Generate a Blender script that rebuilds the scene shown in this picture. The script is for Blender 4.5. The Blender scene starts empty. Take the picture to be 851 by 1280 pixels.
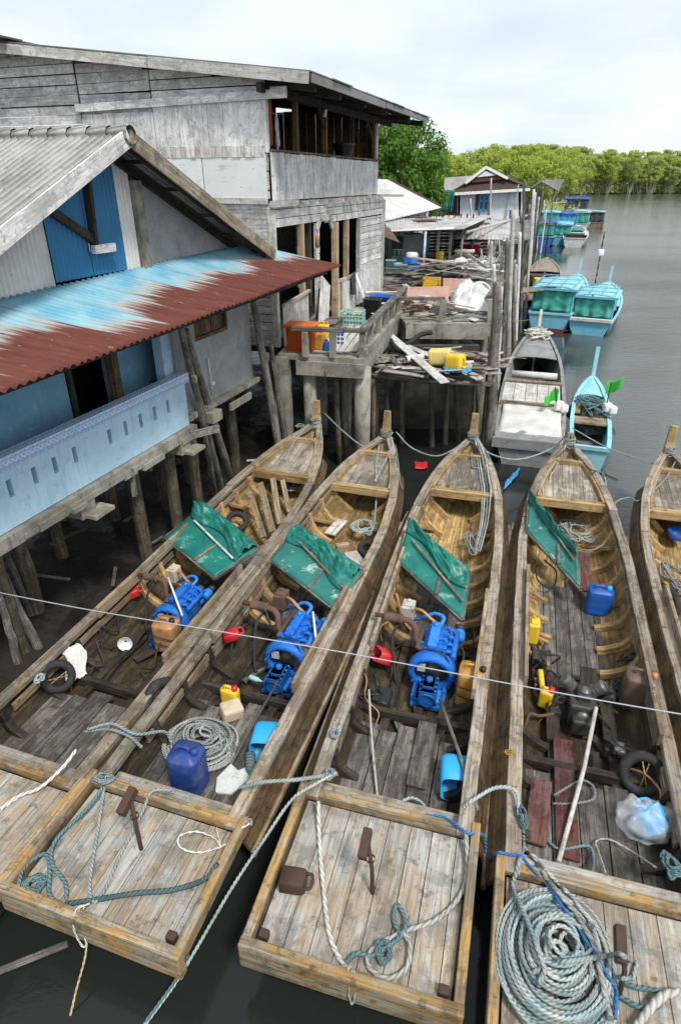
import bpy, math, random
from mathutils import Vector, Matrix, noise as mnoise
random.seed(7)
R = random.random
def U(a, b): return a + (b - a) * R()
sc = bpy.context.scene
COL = sc.collection
# ------------------------------------------------------------------ camera model
FPX, HOR, CH = 770.0, 225.0, 5.6
TILT = math.atan((640 - HOR) / FPX)
CT, ST = math.cos(TILT), math.sin(TILT)
def ray(px, py):
    x = (px - 425.5) / FPX; y = (640 - py) / FPX
    return Vector((x, CT + y * ST, -ST + y * CT))
def at(px, py, z=0.0):
    r = ray(px, py); return Vector((0, 0, CH)) + r * ((z - CH) / r.z)
def aty(px, py, y):
    r = ray(px, py); return Vector((0, 0, CH)) + r * (y / r.y)
# ------------------------------------------------------------------ mesh builder
class MB:
    def __init__(s): s.v = []; s.f = []; s.uv = []; s.rn = []; s.sm = []
    def quadmesh(s, pts, faces, uvs, rn=None, smooth=False):
        b = len(s.v); s.v += [tuple(p) for p in pts]
        rn = R() if rn is None else rn
        for f, u in zip(faces, uvs):
            s.f.append(tuple(b + i for i in f)); s.uv.append(u); s.rn.append(rn); s.sm.append(smooth)
    def box(s, c, size, M=None, rn=None, taper=None):
        c = Vector(c); h = [x / 2 for x in size]; L = max(range(3), key=lambda i: size[i])
        o = [i for i in range(3) if i != L]; ou, ov = U(0, 40), U(0, 40)
        sg = [(a, b, d) for a in (-1, 1) for b in (-1, 1) for d in (-1, 1)]
        loc = [Vector((a * h[0], b * h[1], d * h[2])) for a, b, d in sg]
        if taper: loc = [Vector((p.x * (taper if p.z > 0 else 1), p.y * (taper if p.z > 0 else 1), p.z)) for p in loc]
        pts = [c + (M @ p if M else p) for p in loc]
        F = [(0, 1, 3, 2), (4, 6, 7, 5), (0, 4, 5, 1), (2, 3, 7, 6), (0, 2, 6, 4), (1, 5, 7, 3)]
        ax = [0, 0, 1, 1, 2, 2]; uvs = []
        for f, a in zip(F, ax):
            if a == L: uvs.append([(loc[i][o[0]] + ou, loc[i][o[1]] + ov) for i in f])
            else:
                m = [i for i in o if i != a][0]
                uvs.append([(loc[i][L] + ou, loc[i][m] + ov + a * 3) for i in f])
        s.quadmesh(pts, F, uvs, rn); return s
    def beam(s, a, b, w, h, up=(0, 0, 1), rn=None, roll=0):
        a, b = Vector(a), Vector(b); d = b - a; y = d.normalized(); up = Vector(up)
        if abs(y.dot(up)) > .99: up = Vector((1, 0, 0))
        x = y.cross(up).normalized(); z = x.cross(y)
        M = Matrix((x, y, z)).transposed()
        if roll: M = M @ Matrix.Rotation(roll, 3, 'Y')
        return s.box((a + b) / 2, (w, d.length, h), M, rn)
    def sweep(s, path, w, h, up=(0, 0, 1), rn=None, smooth=False):
        """rectangular section along a path"""
        P = [Vector(p) for p in path]; n = len(P); rings = []; u = U(0, 40); v0 = U(0, 40); us = []
        for i in range(n):
            t = (P[min(i + 1, n - 1)] - P[max(i - 1, 0)]).normalized()
            x = t.cross(Vector(up)); x = x.normalized() if x.length > 1e-5 else Vector((1, 0, 0)); z = x.cross(t)
            if i: u += (P[i] - P[i - 1]).length
            us.append(u)
            ww = w[i] if isinstance(w, (list, tuple)) else w
            hh = h[i] if isinstance(h, (list, tuple)) else h
            rings.append([P[i] + x * (a * ww / 2) + z * (b * hh / 2) for a, b in ((-1, -1), (1, -1), (1, 1), (-1, 1))])
        pts = [p for r in rings for p in r]; F = []; uv = []
        ww = max(w) if isinstance(w, (list, tuple)) else w; hh = max(h) if isinstance(h, (list, tuple)) else h
        vv = [0, ww, ww + hh, 2 * ww + hh, 2 * (ww + hh)]
        for i in range(n - 1):
            for k in range(4):
                F.append((i * 4 + k, i * 4 + (k + 1) % 4, i * 4 + 4 + (k + 1) % 4, i * 4 + 4 + k))
                uv.append([(us[i], v0 + vv[k]), (us[i], v0 + vv[k + 1]), (us[i + 1], v0 + vv[k + 1]), (us[i + 1], v0 + vv[k])])
        F += [(3, 2, 1, 0), tuple(4 * (n - 1) + k for k in range(4))]
        uv += [[(0, 0), (ww, 0), (ww, hh), (0, hh)]] * 2
        s.quadmesh(pts, F, uv, rn, smooth); return s
    def tube(s, path, r, n=8, rn=None, caps=True, closed=False):
        P = [Vector(p) for p in path]; m = len(P)
        rr = r if isinstance(r, (list, tuple)) else [r] * m
        x = None; pts = []; us = []; u = U(0, 40)
        for i in range(m):
            if closed: t = P[(i + 1) % m] - P[i - 1]
            else: t = P[min(i + 1, m - 1)] - P[max(i - 1, 0)]
            t = t.normalized() if t.length > 1e-7 else Vector((0, 0, 1))
            if x is None:
                x = t.orthogonal().normalized()
            else:
                x = x - t * x.dot(t); x = x.normalized() if x.length > 1e-6 else t.orthogonal().normalized()
            y = t.cross(x)
            if i: u += (P[i] - P[i - 1]).length
            us.append(u)
            for k in range(n):
                a = 2 * math.pi * k / n; pts.append(P[i] + (x * math.cos(a) + y * math.sin(a)) * rr[i])
        F = []; uv = []
        for i in range(m if closed else m - 1):
            j = (i + 1) % m; u1 = us[j] if j else us[i] + .05
            for k in range(n):
                F.append((i * n + k, i * n + (k + 1) % n, j * n + (k + 1) % n, j * n + k))
                uv.append([(us[i], k / n), (us[i], (k + 1) / n), (u1, (k + 1) / n), (u1, k / n)])
        s.quadmesh(pts, F, uv, rn, True)
        if caps and not closed:
            b = len(s.v) - len(pts)
            for i0, rev in ((0, True), ((m - 1) * n, False)):
                f = [b + i0 + k for k in range(n)]
                s.f.append(tuple(reversed(f) if rev else f)); s.uv.append([(math.cos(k), math.sin(k)) for k in range(n)]); s.rn.append(s.rn[-1]); s.sm.append(False)
        return s
    def lathe(s, prof, c=(0, 0, 0), M=None, n=20, rn=None, smooth=True):
        c = Vector(c); pts = []; F = []; uv = []; m = len(prof); l = 0
        for i, (r, z) in enumerate(prof):
            for k in range(n):
                a = 2 * math.pi * k / n; p = Vector((r * math.cos(a), r * math.sin(a), z))
                pts.append(c + (M @ p if M else p))
        for i in range(m - 1):
            for k in range(n):
                k2 = (k + 1) % n
                F.append((i * n + k, i * n + k2, (i + 1) * n + k2, (i + 1) * n + k))
                uv.append([(prof[i][1], k / n), (prof[i][1], (k + 1) / n), (prof[i + 1][1], (k + 1) / n), (prof[i + 1][1], k / n)])
        s.quadmesh(pts, F, uv, rn, smooth); return s
    def grid(s, fn, nu, nv, uvf=None, rn=None, smooth=True, close=False):
        pts = []; U_ = []
        for i in range(nu + 1):
            for j in range(nv + 1):
                pts.append(fn(i / nu, j / nv)); U_.append(uvf(i / nu, j / nv) if uvf else (i / nu, j / nv))
        F = []; uv = []; w = nv + 1
        for i in range(nu):
            for j in range(nv):
                f = (i * w + j, (i + 1) * w + j, (i + 1) * w + j + 1, i * w + j + 1); F.append(f); uv.append([U_[k] for k in f])
        s.quadmesh(pts, F, uv, rn, smooth); return s
    def poly(s, pts, th, nrm, rn=None):
        """flat outline given thickness along nrm"""
        P = [Vector(p) for p in pts]; N = Vector(nrm).normalized() * th; n = len(P)
        a = (P[1] - P[0]).normalized(); b = N.normalized().cross(a)
        uvp = [(p.dot(a), p.dot(b)) for p in P]
        allp = P + [p + N for p in P]
        F = [tuple(range(n - 1, -1, -1)), tuple(range(n, 2 * n))]; uv = [[uvp[i] for i in range(n - 1, -1, -1)], uvp[:]]
        for i in range(n):
            j = (i + 1) % n; F.append((i, j, n + j, n + i)); uv.append([uvp[i], uvp[j], (uvp[j][0], uvp[j][1] + th), (uvp[i][0], uvp[i][1] + th)])
        s.quadmesh(allp, F, uv, rn); return s
    def build(s, name, mat, parent=None, label=None, cat=None, group=None, kind=None, bevel=0, world=False, solid=0, sub=0):
        V = [Vector(p) for p in s.v]; loc = Vector((0, 0, 0))
        if parent is None and kind is None:
            lo = [min(p[i] for p in V) for i in range(3)]; hi = [max(p[i] for p in V) for i in range(3)]
            loc = Vector(((lo[0] + hi[0]) / 2, (lo[1] + hi[1]) / 2, lo[2])); V = [p - loc for p in V]
        elif parent is not None and world:
            M = parent.matrix_basis.copy()
            if parent.parent: M = parent.parent.matrix_basis @ M
            M = M.inverted(); V = [M @ p for p in V]
        me = bpy.data.meshes.new(name); me.from_pydata([tuple(p) for p in V], [], s.f)
        l = me.uv_layers.new(name='UVMap'); l.data.foreach_set('uv', [c for f in s.uv for q in f for c in q])
        at_ = me.attributes.new('rnd', 'FLOAT', 'FACE'); at_.data.foreach_set('value', s.rn)
        me.polygons.foreach_set('use_smooth', s.sm)
        me.materials.append(mat); me.update()
        o = bpy.data.objects.new(name, me); COL.objects.link(o); o.location = loc
        if parent: o.parent = parent
        tag(o, label, cat, group, kind)
        if sub:
            m = o.modifiers.new('sub', 'SUBSURF'); m.levels = m.render_levels = sub
        if solid:
            m = o.modifiers.new('solid', 'SOLIDIFY'); m.thickness = solid; m.offset = 0
        if bevel:
            m = o.modifiers.new('bevel', 'BEVEL'); m.width = bevel; m.segments = 2; m.limit_method = 'ANGLE'; m.angle_limit = .7; m.use_clamp_overlap = True
        return o
def tag(o, label=None, cat=None, group=None, kind=None):
    if label: o['label'] = label
    if cat: o['category'] = cat
    if group: o['group'] = group
    if kind: o['kind'] = kind
    return o
def thing(name, label, cat, loc=(0, 0, 0), deg=0, group=None):
    """Empty at the thing's base; its +y axis points deg degrees clockwise from world +y"""
    o = bpy.data.objects.new(name, None); COL.objects.link(o); o.location = loc
    o.rotation_euler = (0, 0, -math.radians(deg)); o.empty_display_size = .1
    return tag(o, label, cat, group)
def children(o): return [c for c in KIDS.get(o.name, ())]
KIDS = {}
def copy_tree(o, parent=None):
    kids = [c for c in bpy.data.objects if c.parent == o]
    c = o.copy(); COL.objects.link(c)
    if parent: c.parent = parent
    for k in kids: copy_tree(k, c)
    return c
def rotz(d): return Matrix.Rotation(-math.radians(d), 3, 'Z')
def cat_rom(P, k=6):
    P = [Vector(p) for p in P]; Q = [P[0] * 2 - P[1]] + P + [P[-1] * 2 - P[-2]]; out = []
    for i in range(1, len(Q) - 2):
        a, b, c, d = Q[i - 1:i + 3]
        for j in range(k):
            t = j / k
            out.append(.5 * ((2 * b) + (c - a) * t + (2 * a - 5 * b + 4 * c - d) * t * t + (3 * b - a - 3 * c + d) * t ** 3))
    return out + [P[-1]]
def lerp_tab(T, x):
    if x <= T[0][0]: return T[0][1]
    for (a, p), (b, q) in zip(T, T[1:]):
        if x <= b:
            t = (x - a) / (b - a); return p + (q - p) * t
    return T[-1][1]
def smooth_tab(T, x):
    e = .25; return (lerp_tab(T, x - e) + 2 * lerp_tab(T, x) + lerp_tab(T, x + e)) / 4
# ------------------------------------------------------------------ materials
class NT:
    def __init__(s, name):
        s.m = bpy.data.materials.new(name); s.m.use_nodes = True; s.t = s.m.node_tree
        s.b = s.t.nodes['Principled BSDF']; s.o = s.t.nodes['Material Output']
    def n(s, t, **k):
        x = s.t.nodes.new(t)
        for a, b in k.items(): setattr(x, a, b)
        return x
    def put(s, sock, v):
        if isinstance(v, bpy.types.NodeSocket): s.t.links.new(v, sock)
        elif isinstance(v, (tuple, list)) and len(v) == 3 and sock.type == 'RGBA': sock.default_value = (*v, 1)
        else: sock.default_value = v
    def uv(s): return s.n('ShaderNodeUVMap').outputs[0]
    def obj(s): return s.n('ShaderNodeTexCoord').outputs['Object']
    def pos(s): return s.n('ShaderNodeNewGeometry').outputs['Position']
    def rnd(s): return s.n('ShaderNodeAttribute', attribute_name='rnd').outputs['Fac']
    def map(s, v, sc, loc=(0, 0, 0)):
        m = s.n('ShaderNodeMapping'); s.put(m.inputs[0], v); m.inputs['Scale'].default_value = sc; m.inputs['Location'].default_value = loc; return m.outputs[0]
    def noise(s, v, scale, detail=4, rough=.55, dist=0):
        x = s.n('ShaderNodeTexNoise'); s.put(x.inputs['Vector'], v); x.inputs['Scale'].default_value = scale
        x.inputs['Detail'].default_value = detail; x.inputs['Roughness'].default_value = rough; x.inputs['Distortion'].default_value = dist; return x.outputs['Fac']
    def vor(s, v, scale, feat='F1'):
        x = s.n('ShaderNodeTexVoronoi', feature=feat); s.put(x.inputs['Vector'], v); x.inputs['Scale'].default_value = scale; return x.outputs['Distance']
    def rng(s, v, a, b, c=0., d=1.):
        x = s.n('ShaderNodeMapRange'); x.interpolation_type = 'SMOOTHSTEP'; s.put(x.inputs[0], v)
        for i, q in enumerate((a, b, c, d)): x.inputs[i + 1].default_value = q
        return x.outputs[0]
    def math(s, op, a, b=0., c=0.):
        x = s.n('ShaderNodeMath', operation=op); s.put(x.inputs[0], a); s.put(x.inputs[1], b); s.put(x.inputs[2], c); return x.outputs[0]
    def mix(s, f, a, b, mode='MIX'):
        x = s.n('ShaderNodeMix', data_type='RGBA', blend_type=mode); s.put(x.inputs[0], f); s.put(x.inputs[6], a); s.put(x.inputs[7], b); return x.outputs[2]
    def sep(s, v):
        x = s.n('ShaderNodeSeparateXYZ'); s.put(x.inputs[0], v); return x.outputs
    def comb(s, a, b, c=0.):
        x = s.n('ShaderNodeCombineXYZ'); s.put(x.inputs[0], a); s.put(x.inputs[1], b); s.put(x.inputs[2], c); return x.outputs[0]
    def hsv(s, c, v):
        x = s.n('ShaderNodeHueSaturation'); s.put(x.inputs['Color'], c); s.put(x.inputs['Value'], v); return x.outputs[0]
    def bump(s, h, st=.4, d=.01):
        x = s.n('ShaderNodeBump'); s.put(x.inputs['Height'], h); x.inputs['Strength'].default_value = st; x.inputs['Distance'].default_value = d; s.t.links.new(x.outputs[0], s.b.inputs['Normal'])
    def out(s, col, rough=.8, metal=0., spec=.3):
        s.put(s.b.inputs['Base Color'], col); s.put(s.b.inputs['Roughness'], rough); s.put(s.b.inputs['Metallic'], metal); s.put(s.b.inputs['Specular IOR Level'], spec); return s.m
def wood(name, base, dark, stain, amt=.5, var=.5, rough=.82, seam=0, oil=None, edge=None):
    """weathered timber: grain along UV u, honey or dark stain in patches, dirt in seams; oil=(y0,y1): grime left by the engine, along the object's y"""
    N = NT(name); uv = N.uv()
    g = N.math('ADD', N.math('MULTIPLY', N.noise(N.map(uv, (1.3, 26, 1)), 1.0, 5, .62, .4), .6), N.math('MULTIPLY', N.noise(N.map(uv, (2.6, 64, 1)), 1.0, 5, .65, .2), .4))
    fine = N.noise(N.map(uv, (4, 110, 1)), 1.0, 3, .6)
    c = N.mix(N.rng(g, .40, .62), base, dark)
    ob = N.pos(); q = N.noise(ob, 1.7, 5, .65, .6); q2 = N.noise(N.map(uv, (1.6, 8, 1)), 1.4, 7, .74, .5)
    m = N.math('MULTIPLY', N.rng(N.math('ADD', N.math('MULTIPLY', q, .45), N.math('MULTIPLY', q2, .55)), .475, .525), amt)
    wear = N.noise(N.map(uv, (5, 16, 1)), 1.6, 6, .7); m = N.math('MULTIPLY', m, N.rng(wear, .34, .48, .25, 1))
    c = N.mix(m, c, N.mix(N.rng(g, .3, .75), stain, tuple(x * .55 for x in stain)))
    ck = N.rng(fine, .60, .70); c = N.mix(N.math('MULTIPLY', ck, .85), c, tuple(x * .22 for x in dark))
    sp = N.rng(N.noise(ob, 8, 8, .78), .53, .64); c = N.mix(N.math('MULTIPLY', sp, .7), c, tuple(x * .35 for x in dark))
    gr = N.rng(N.noise(N.map(ob, (1, 1, 1), (7, 3, 1)), 2.6, 8, .74, .4), .49, .60); c = N.mix(N.math('MULTIPLY', gr, .58), c, tuple(x * .6 for x in dark))
    h = N.math('SUBTRACT', N.math('ADD', g, N.math('MULTIPLY', fine, .5)), N.math('MULTIPLY', ck, .8))
    if seam:
        f = N.math('FRACT', N.math('DIVIDE', N.sep(uv)[1], seam)); e = N.math('ABSOLUTE', N.math('SUBTRACT', f, .5))
        sm = N.rng(e, .475, .492); c = N.mix(N.math('MULTIPLY', sm, .9), c, tuple(x * .1 for x in dark)); h = N.math('SUBTRACT', h, N.math('MULTIPLY', sm, 3))
        ids = N.n('ShaderNodeTexWhiteNoise', noise_dimensions='1D'); N.put(ids.inputs['W'], N.math('FLOOR', N.math('DIVIDE', N.sep(uv)[1], seam)))
        c = N.hsv(c, N.math('MULTIPLY_ADD', ids.outputs[0], var * .8, 1 - var * .4))
    if oil:
        yy = N.sep(N.obj())[1]; k = N.math('ADD', yy, N.math('MULTIPLY', N.math('SUBTRACT', q, .5), 2.5))
        c = N.mix(N.math('MULTIPLY', N.rng(k, oil[0], oil[1], 1, 0), N.rng(q2, .2, .6, .72, .95)), c, (.018, .016, .014))
    c = N.hsv(c, N.math('MULTIPLY_ADD', N.rnd(), var, 1 - var / 2))
    N.bump(h, .55, .006); return N.out(c, rough, 0, .22)
def plain(name, col, rough=.5, metal=0, dirt=.35, dcol=(.06, .05, .04), scale=7, spec=.4, var=0, bump=.15):
    N = NT(name); p = N.pos(); q = N.noise(p, scale, 6, .68, .3)
    c = N.mix(N.math('MULTIPLY', N.rng(q, .48, .72), dirt), col, dcol)
    c = N.mix(N.math('MULTIPLY', N.rng(N.noise(p, scale * 5, 4, .6), .55, .75), dirt * .5), c, dcol)
    if var: c = N.hsv(c, N.math('MULTIPLY_ADD', N.rnd(), var, 1 - var / 2))
    if bump: N.bump(N.noise(p, scale * 6, 4), bump, .01)
    return N.out(c, N.math('MULTIPLY_ADD', q, .3, rough - .12), metal, spec)
M = {}
M['boat'] = wood('boat_timber', (0.370, 0.320, 0.250), (0.130, 0.105, 0.080), (0.360, 0.215, 0.085), 0.6, 0.5)
M['deck'] = wood('deck_boards', (0.425, 0.410, 0.380), (0.250, 0.240, 0.220), (0.400, 0.245, 0.090), 0.5, 0.28)
M['foredeck'] = wood('foredeck_boards', (0.390, 0.350, 0.295), (0.210, 0.180, 0.145), (0.110, 0.085, 0.065), 0.6, 0.4, seam=.17)
M['honey'] = wood('honey_timber', (0.500, 0.345, 0.150), (0.290, 0.175, 0.065), (0.400, 0.330, 0.240), 0.5, 0.4, .6)
M['hull_in'] = wood('hull_inside', (0.560, 0.390, 0.175), (0.310, 0.190, 0.075), (0.140, 0.100, 0.055), 0.6, 0.35, .6, seam=.15, oil=(4.3, 6.2))
M['hull_out'] = wood('hull_outside', (0.140, 0.100, 0.065), (0.050, 0.038, 0.028), (0.260, 0.155, 0.055), 0.45, 0.4, .6, seam=.16)
M['rib'] = wood('rib_timber', (0.640, 0.450, 0.210), (0.370, 0.230, 0.090), (0.200, 0.140, 0.085), 0.45, 0.45, .6)
M['floor'] = wood('hold_boards', (0.200, 0.185, 0.165), (0.095, 0.086, 0.076), (0.035, 0.031, 0.027), 0.6, 0.6)
M['oily'] = wood('oily_timber', (0.055, 0.047, 0.040), (0.022, 0.019, 0.017), (0.110, 0.080, 0.050), 0.4, 0.5, .55)
M['rail'] = wood('gunwale_timber', (0.375, 0.340, 0.290), (0.150, 0.125, 0.100), (0.330, 0.200, 0.085), 0.45, 0.5)
M['rim'] = wood('rim_timber', (0.390, 0.335, 0.255), (0.170, 0.135, 0.090), (0.440, 0.255, 0.075), 0.8, 0.4)
M['grey'] = wood('grey_boards', (0.800, 0.790, 0.780), (0.580, 0.570, 0.555), (0.320, 0.300, 0.280), 0.4, 0.42)
M['white'] = wood('whitewashed_boards', (0.820, 0.815, 0.810), (0.640, 0.635, 0.625), (0.420, 0.400, 0.380), 0.4, 0.22)
M['pale'] = wood('pale_boards', (0.700, 0.690, 0.660), (0.480, 0.465, 0.440), (0.340, 0.260, 0.170), 0.35, 0.4)
M['brown'] = wood('brown_boards', (.20, .125, .075), (.10, .065, .04), (.06, .045, .035), .5, .5)
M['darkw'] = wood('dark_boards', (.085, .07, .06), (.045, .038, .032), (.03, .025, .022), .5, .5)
M['new'] = wood('raw_timber', (.56, .43, .27), (.40, .29, .17), (.40, .33, .24), .4, .3)
M['post'] = wood('weathered_poles', (0.300, 0.275, 0.250), (0.110, 0.098, 0.085), (0.050, 0.045, 0.040), 0.6, 0.5)
M['pile'] = wood('mangrove_piles', (.21, .175, .13), (.10, .08, .06), (.045, .04, .035), .6, .4)
M['redwood'] = wood('red_painted_plank', (.15, .05, .045), (.07, .028, .026), (.20, .17, .15), .35, .3)
M['crate'] = wood('bleached_scrap', (.40, .37, .33), (.22, .20, .18), (.12, .10, .085), .55, .9)

def concrete(name, a, b, green=.3, streak=.6):
    N = NT(name); p = N.pos(); q = N.noise(p, 1.6, 7, .7, .5); s = N.noise(N.map(p, (4, 4, 1.6)), 1.2, 6, .7)
    c = N.mix(N.rng(q, .35, .68), a, b); c = N.mix(N.math('MULTIPLY', N.rng(s, .5, .72), streak), c, (.07, .065, .055))
    c = N.mix(N.math('MULTIPLY', N.rng(N.noise(p, 2.6, 5), .53, .66), green), c, (.13, .13, .05))
    N.bump(N.noise(p, 30, 5, .7), .35, .012); return N.out(c, .9, 0, .2)
M['conc'] = concrete('old_concrete', (.36, .34, .295), (.17, .16, .14), .45, .85)
M['cement'] = concrete('grey_cement_render', (.36, .365, .37), (.25, .255, .26), .05, .25)
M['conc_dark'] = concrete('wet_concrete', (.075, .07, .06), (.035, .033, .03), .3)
def paint(name, a, b, peel, amt=.5, sc=2.2):
    N = NT(name); p = N.pos(); q = N.noise(p, sc, 8, .72, .4); st = N.noise(N.map(p, (5, 5, .5)), 1.5, 5, .7)
    c = N.mix(N.rng(q, .35, .65), a, b); c = N.mix(N.math('MULTIPLY', N.rng(N.noise(p, sc * 2.4, 8, .75), .56, .66), amt), c, peel)
    c = N.mix(N.math('MULTIPLY', N.rng(st, .52, .72), .35), c, tuple(x * .55 for x in b)); N.bump(N.noise(p, 18, 5), .2, .01); return N.out(c, .75, 0, .3)
M['bluewall'] = paint('faded_blue_wall', (.21, .41, .56), (.16, .34, .48), (.42, .56, .68), .55)
M['balc'] = paint('pale_blue_parapet', (.48, .66, .79), (.39, .57, .71), (.26, .36, .44), .5)
M['whitewall'] = paint('whitewashed_wall', (.72, .76, .80), (.62, .67, .72), (.45, .45, .43), .3)
M['turq'] = paint('turquoise_boat_paint', (.18, .47, .63), (.13, .40, .55), (.42, .60, .62), .3, 3)
M['turqdeck'] = paint('turquoise_deck_paint', (.30, .58, .64), (.23, .50, .58), (.5, .62, .6), .3, 3)
M['blueboat'] = paint('blue_boat_paint', (.06, .16, .52), (.05, .13, .42), (.3, .36, .5), .3, 3)
M['greyboat'] = paint('grey_boat_paint', (.29, .305, .31), (.20, .20, .195), (.15, .125, .10), .85, 3)
M['paleboat'] = paint('pale_boat_paint', (.62, .64, .62), (.5, .52, .5), (.2, .18, .15), .5, 3)
M['redkeel'] = paint('red_antifouling', (.20, .05, .04), (.14, .04, .035), (.1, .06, .05), .4, 3)
def tin(name, a, b, rust, amt=.4, along=None, rough=.5, metal=.0):
    N = NT(name); uv = N.uv(); p = N.pos(); q = N.noise(p, 1.3, 7, .7)
    st = N.noise(N.map(uv, (.8, 9, 1)), 1.3, 5, .65)
    c = N.mix(N.rng(q, .35, .65), a, b); k = N.rng(N.math('ADD', N.math('MULTIPLY', st, .5), N.math('MULTIPLY', q, .5)), .52, .6)
    c = N.mix(N.math('MULTIPLY', k, amt), c, rust); c = N.mix(N.math('MULTIPLY', N.rng(N.vor(p, 5), .02, .09, 1, 0), .6), c, (.12, .05, .03))
    c = N.hsv(c, N.math('MULTIPLY_ADD', N.rnd(), .3, .85))
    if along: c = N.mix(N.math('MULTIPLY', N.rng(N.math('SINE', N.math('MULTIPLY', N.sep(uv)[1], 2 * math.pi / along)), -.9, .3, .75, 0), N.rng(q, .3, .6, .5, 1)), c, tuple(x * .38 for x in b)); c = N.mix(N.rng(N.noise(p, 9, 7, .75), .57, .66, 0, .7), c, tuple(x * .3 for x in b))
    N.bump(N.noise(p, 14, 4), .2, .01); return N.out(c, rough, metal, .4)
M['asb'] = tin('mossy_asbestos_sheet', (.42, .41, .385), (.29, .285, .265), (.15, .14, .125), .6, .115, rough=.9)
M['tinw'] = tin('white_corrugated_tin', (.72, .72, .69), (.58, .58, .555), (.36, .22, .12), .2)
M['tinb'] = tin('blue_corrugated_tin', (.03, .21, .42), (.025, .17, .35), (.10, .16, .22), .3)
M['tinroof'] = tin('pale_tin_roof', (.48, .47, .46), (.34, .33, .32), (.20, .14, .11), .65)
M['tinwhite'] = tin('white_tin_roof', (.66, .66, .66), (.55, .55, .55), (.36, .28, .22), .35)
M['tindark'] = tin('dark_tin_roof', (.20, .19, .18), (.12, .11, .10), (.14, .07, .04), .5)
M['brownroof'] = tin('brown_shingle_roof', (.085, .055, .05), (.055, .04, .038), (.14, .06, .045), .4, rough=.85)
M['enamel'] = tin('rust_edged_white_sheet', (.84, .85, .85), (.76, .78, .79), (.30, .12, .05), .35)
def rusty_lean():
    N = NT('rusting_blue_tin'); uv = N.uv(); s = N.sep(uv); p = N.pos()
    big = N.noise(N.map(uv, (.2, .55, 1)), 1, 3); str_ = N.noise(N.map(uv, (.45, 17, 1)), 1, 3, .6); fine = N.noise(N.map(uv, (5, 40, 1)), 1, 4)
    k = N.math('ADD', s[0], N.math('ADD', N.math('MULTIPLY', N.math('SUBTRACT', str_, .5), .48), N.math('MULTIPLY', N.math('SUBTRACT', big, .5), .95)))
    k = N.math('ADD', k, N.math('MULTIPLY', N.math('SUBTRACT', fine, .5), .24))
    k = N.math('ADD', k, N.math('MULTIPLY', N.math('SINE', N.math('MULTIPLY', s[1], 2 * math.pi / .118)), -.07)); k = N.math('ADD', k, N.math('MULTIPLY', N.math('SUBTRACT', s[1], 3.6), .03))
    wn = N.n('ShaderNodeTexWhiteNoise', noise_dimensions='1D'); shv = N.math('DIVIDE', s[1], .826); N.put(wn.inputs['W'], N.math('FLOOR', shv)); k = N.math('ADD', k, N.math('MULTIPLY', N.math('SUBTRACT', wn.outputs[0], .5), .30))
    blue = N.mix(N.rng(N.noise(p, 2.2, 6), .35, .65), (.12, .33, .45), (.23, .43, .52))
    rust = N.mix(N.rng(N.noise(N.map(uv, (1.2, 6, 1)), 1.5, 6, .7), .3, .7), (.155, .044, .029), (.085, .03, .023))
    c = N.mix(N.math('MULTIPLY', N.rng(k, .36, .52), N.rng(fine, .35, .6, .35, 1)), blue, (.35, .36, .35)); c = N.mix(N.math('MULTIPLY', N.rng(k, .46, .62), .5), c, (.33, .16, .09)); c = N.mix(N.rng(k, .53, .66), c, rust)
    fl = N.math('MULTIPLY', N.rng(N.noise(N.map(uv, (9, 30, 1)), 1, 4, .7), .64, .68), N.rng(k, .6, 1.0, 1, .25)); c = N.mix(fl, c, (.50, .44, .38))
    c = N.mix(N.rng(N.vor(N.map(uv, (2.2, 6, 1)), 1), .03, .06, 1, 0), c, (.05, .03, .03))
    lap = N.rng(N.math('ABSOLUTE', N.math('SUBTRACT', N.math('FRACT', shv), .5)), .485, .497); c = N.mix(N.math('MULTIPLY', lap, .28), c, (.08, .05, .04))
    N.bump(N.noise(p, 40, 4), .2, .01); return N.out(c, N.rng(k, .5, .6, .5, .85), 0, .3)
M['lean'] = rusty_lean()
def tilemat():
    N = NT('blue_patterned_tiles'); uv = N.uv(); s = N.sep(uv)
    a = N.math('SINE', N.math('MULTIPLY', s[0], 50)); b = N.math('SUBTRACT', N.math('MULTIPLY', N.math('FRACT', N.math('DIVIDE', s[1], .1)), 2), 1)
    d = N.math('ABSOLUTE', N.math('SUBTRACT', b, N.math('MULTIPLY', a, .5))); c = N.mix(N.rng(d, .16, .3), (.60, .72, .84), (.33, .46, .70))
    d2 = N.math('ABSOLUTE', N.math('ADD', b, N.math('MULTIPLY', a, .5))); c = N.mix(N.rng(d2, .1, .22, .8, 0), c, (.6, .7, .85))
    return N.out(N.mix(N.math('MULTIPLY', N.rng(N.noise(N.pos(), 6, 4), .5, .7), .4), c, (.3, .35, .4)), .35)
M['tile'] = tilemat()
def rope(name, a, b, freq=70):
    N = NT(name); s = N.sep(N.uv()); w = N.math('SINE', N.math('ADD', N.math('MULTIPLY', s[0], freq * 2.2), N.math('MULTIPLY', s[1], 12.566)))
    q = N.noise(N.pos(), 5, 5, .7); c = N.mix(N.rng(q, .38, .62), a, b); c = N.mix(N.rng(w, -1, -.3, .55, 0), c, tuple(x * .3 for x in b)); c = N.mix(N.rng(N.noise(N.pos(), 30, 3), .55, .7, 0, .35), c, (.12, .10, .08))
    c = N.hsv(c, N.math('MULTIPLY_ADD', N.rnd(), .75, .6)); N.bump(N.math('ADD', w, N.noise(N.pos(), 160, 2)), .8, .006); return N.out(c, .9, 0, .2)
M['rope_b'] = rope('blue_grey_rope', (.27, .37, .39), (.46, .48, .45))
M['rope_g'] = rope('grey_rope', (.40, .42, .40), (.30, .32, .31))
M['rope_w'] = rope('white_rope', (.74, .73, .69), (.58, .55, .48), 40)
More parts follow.
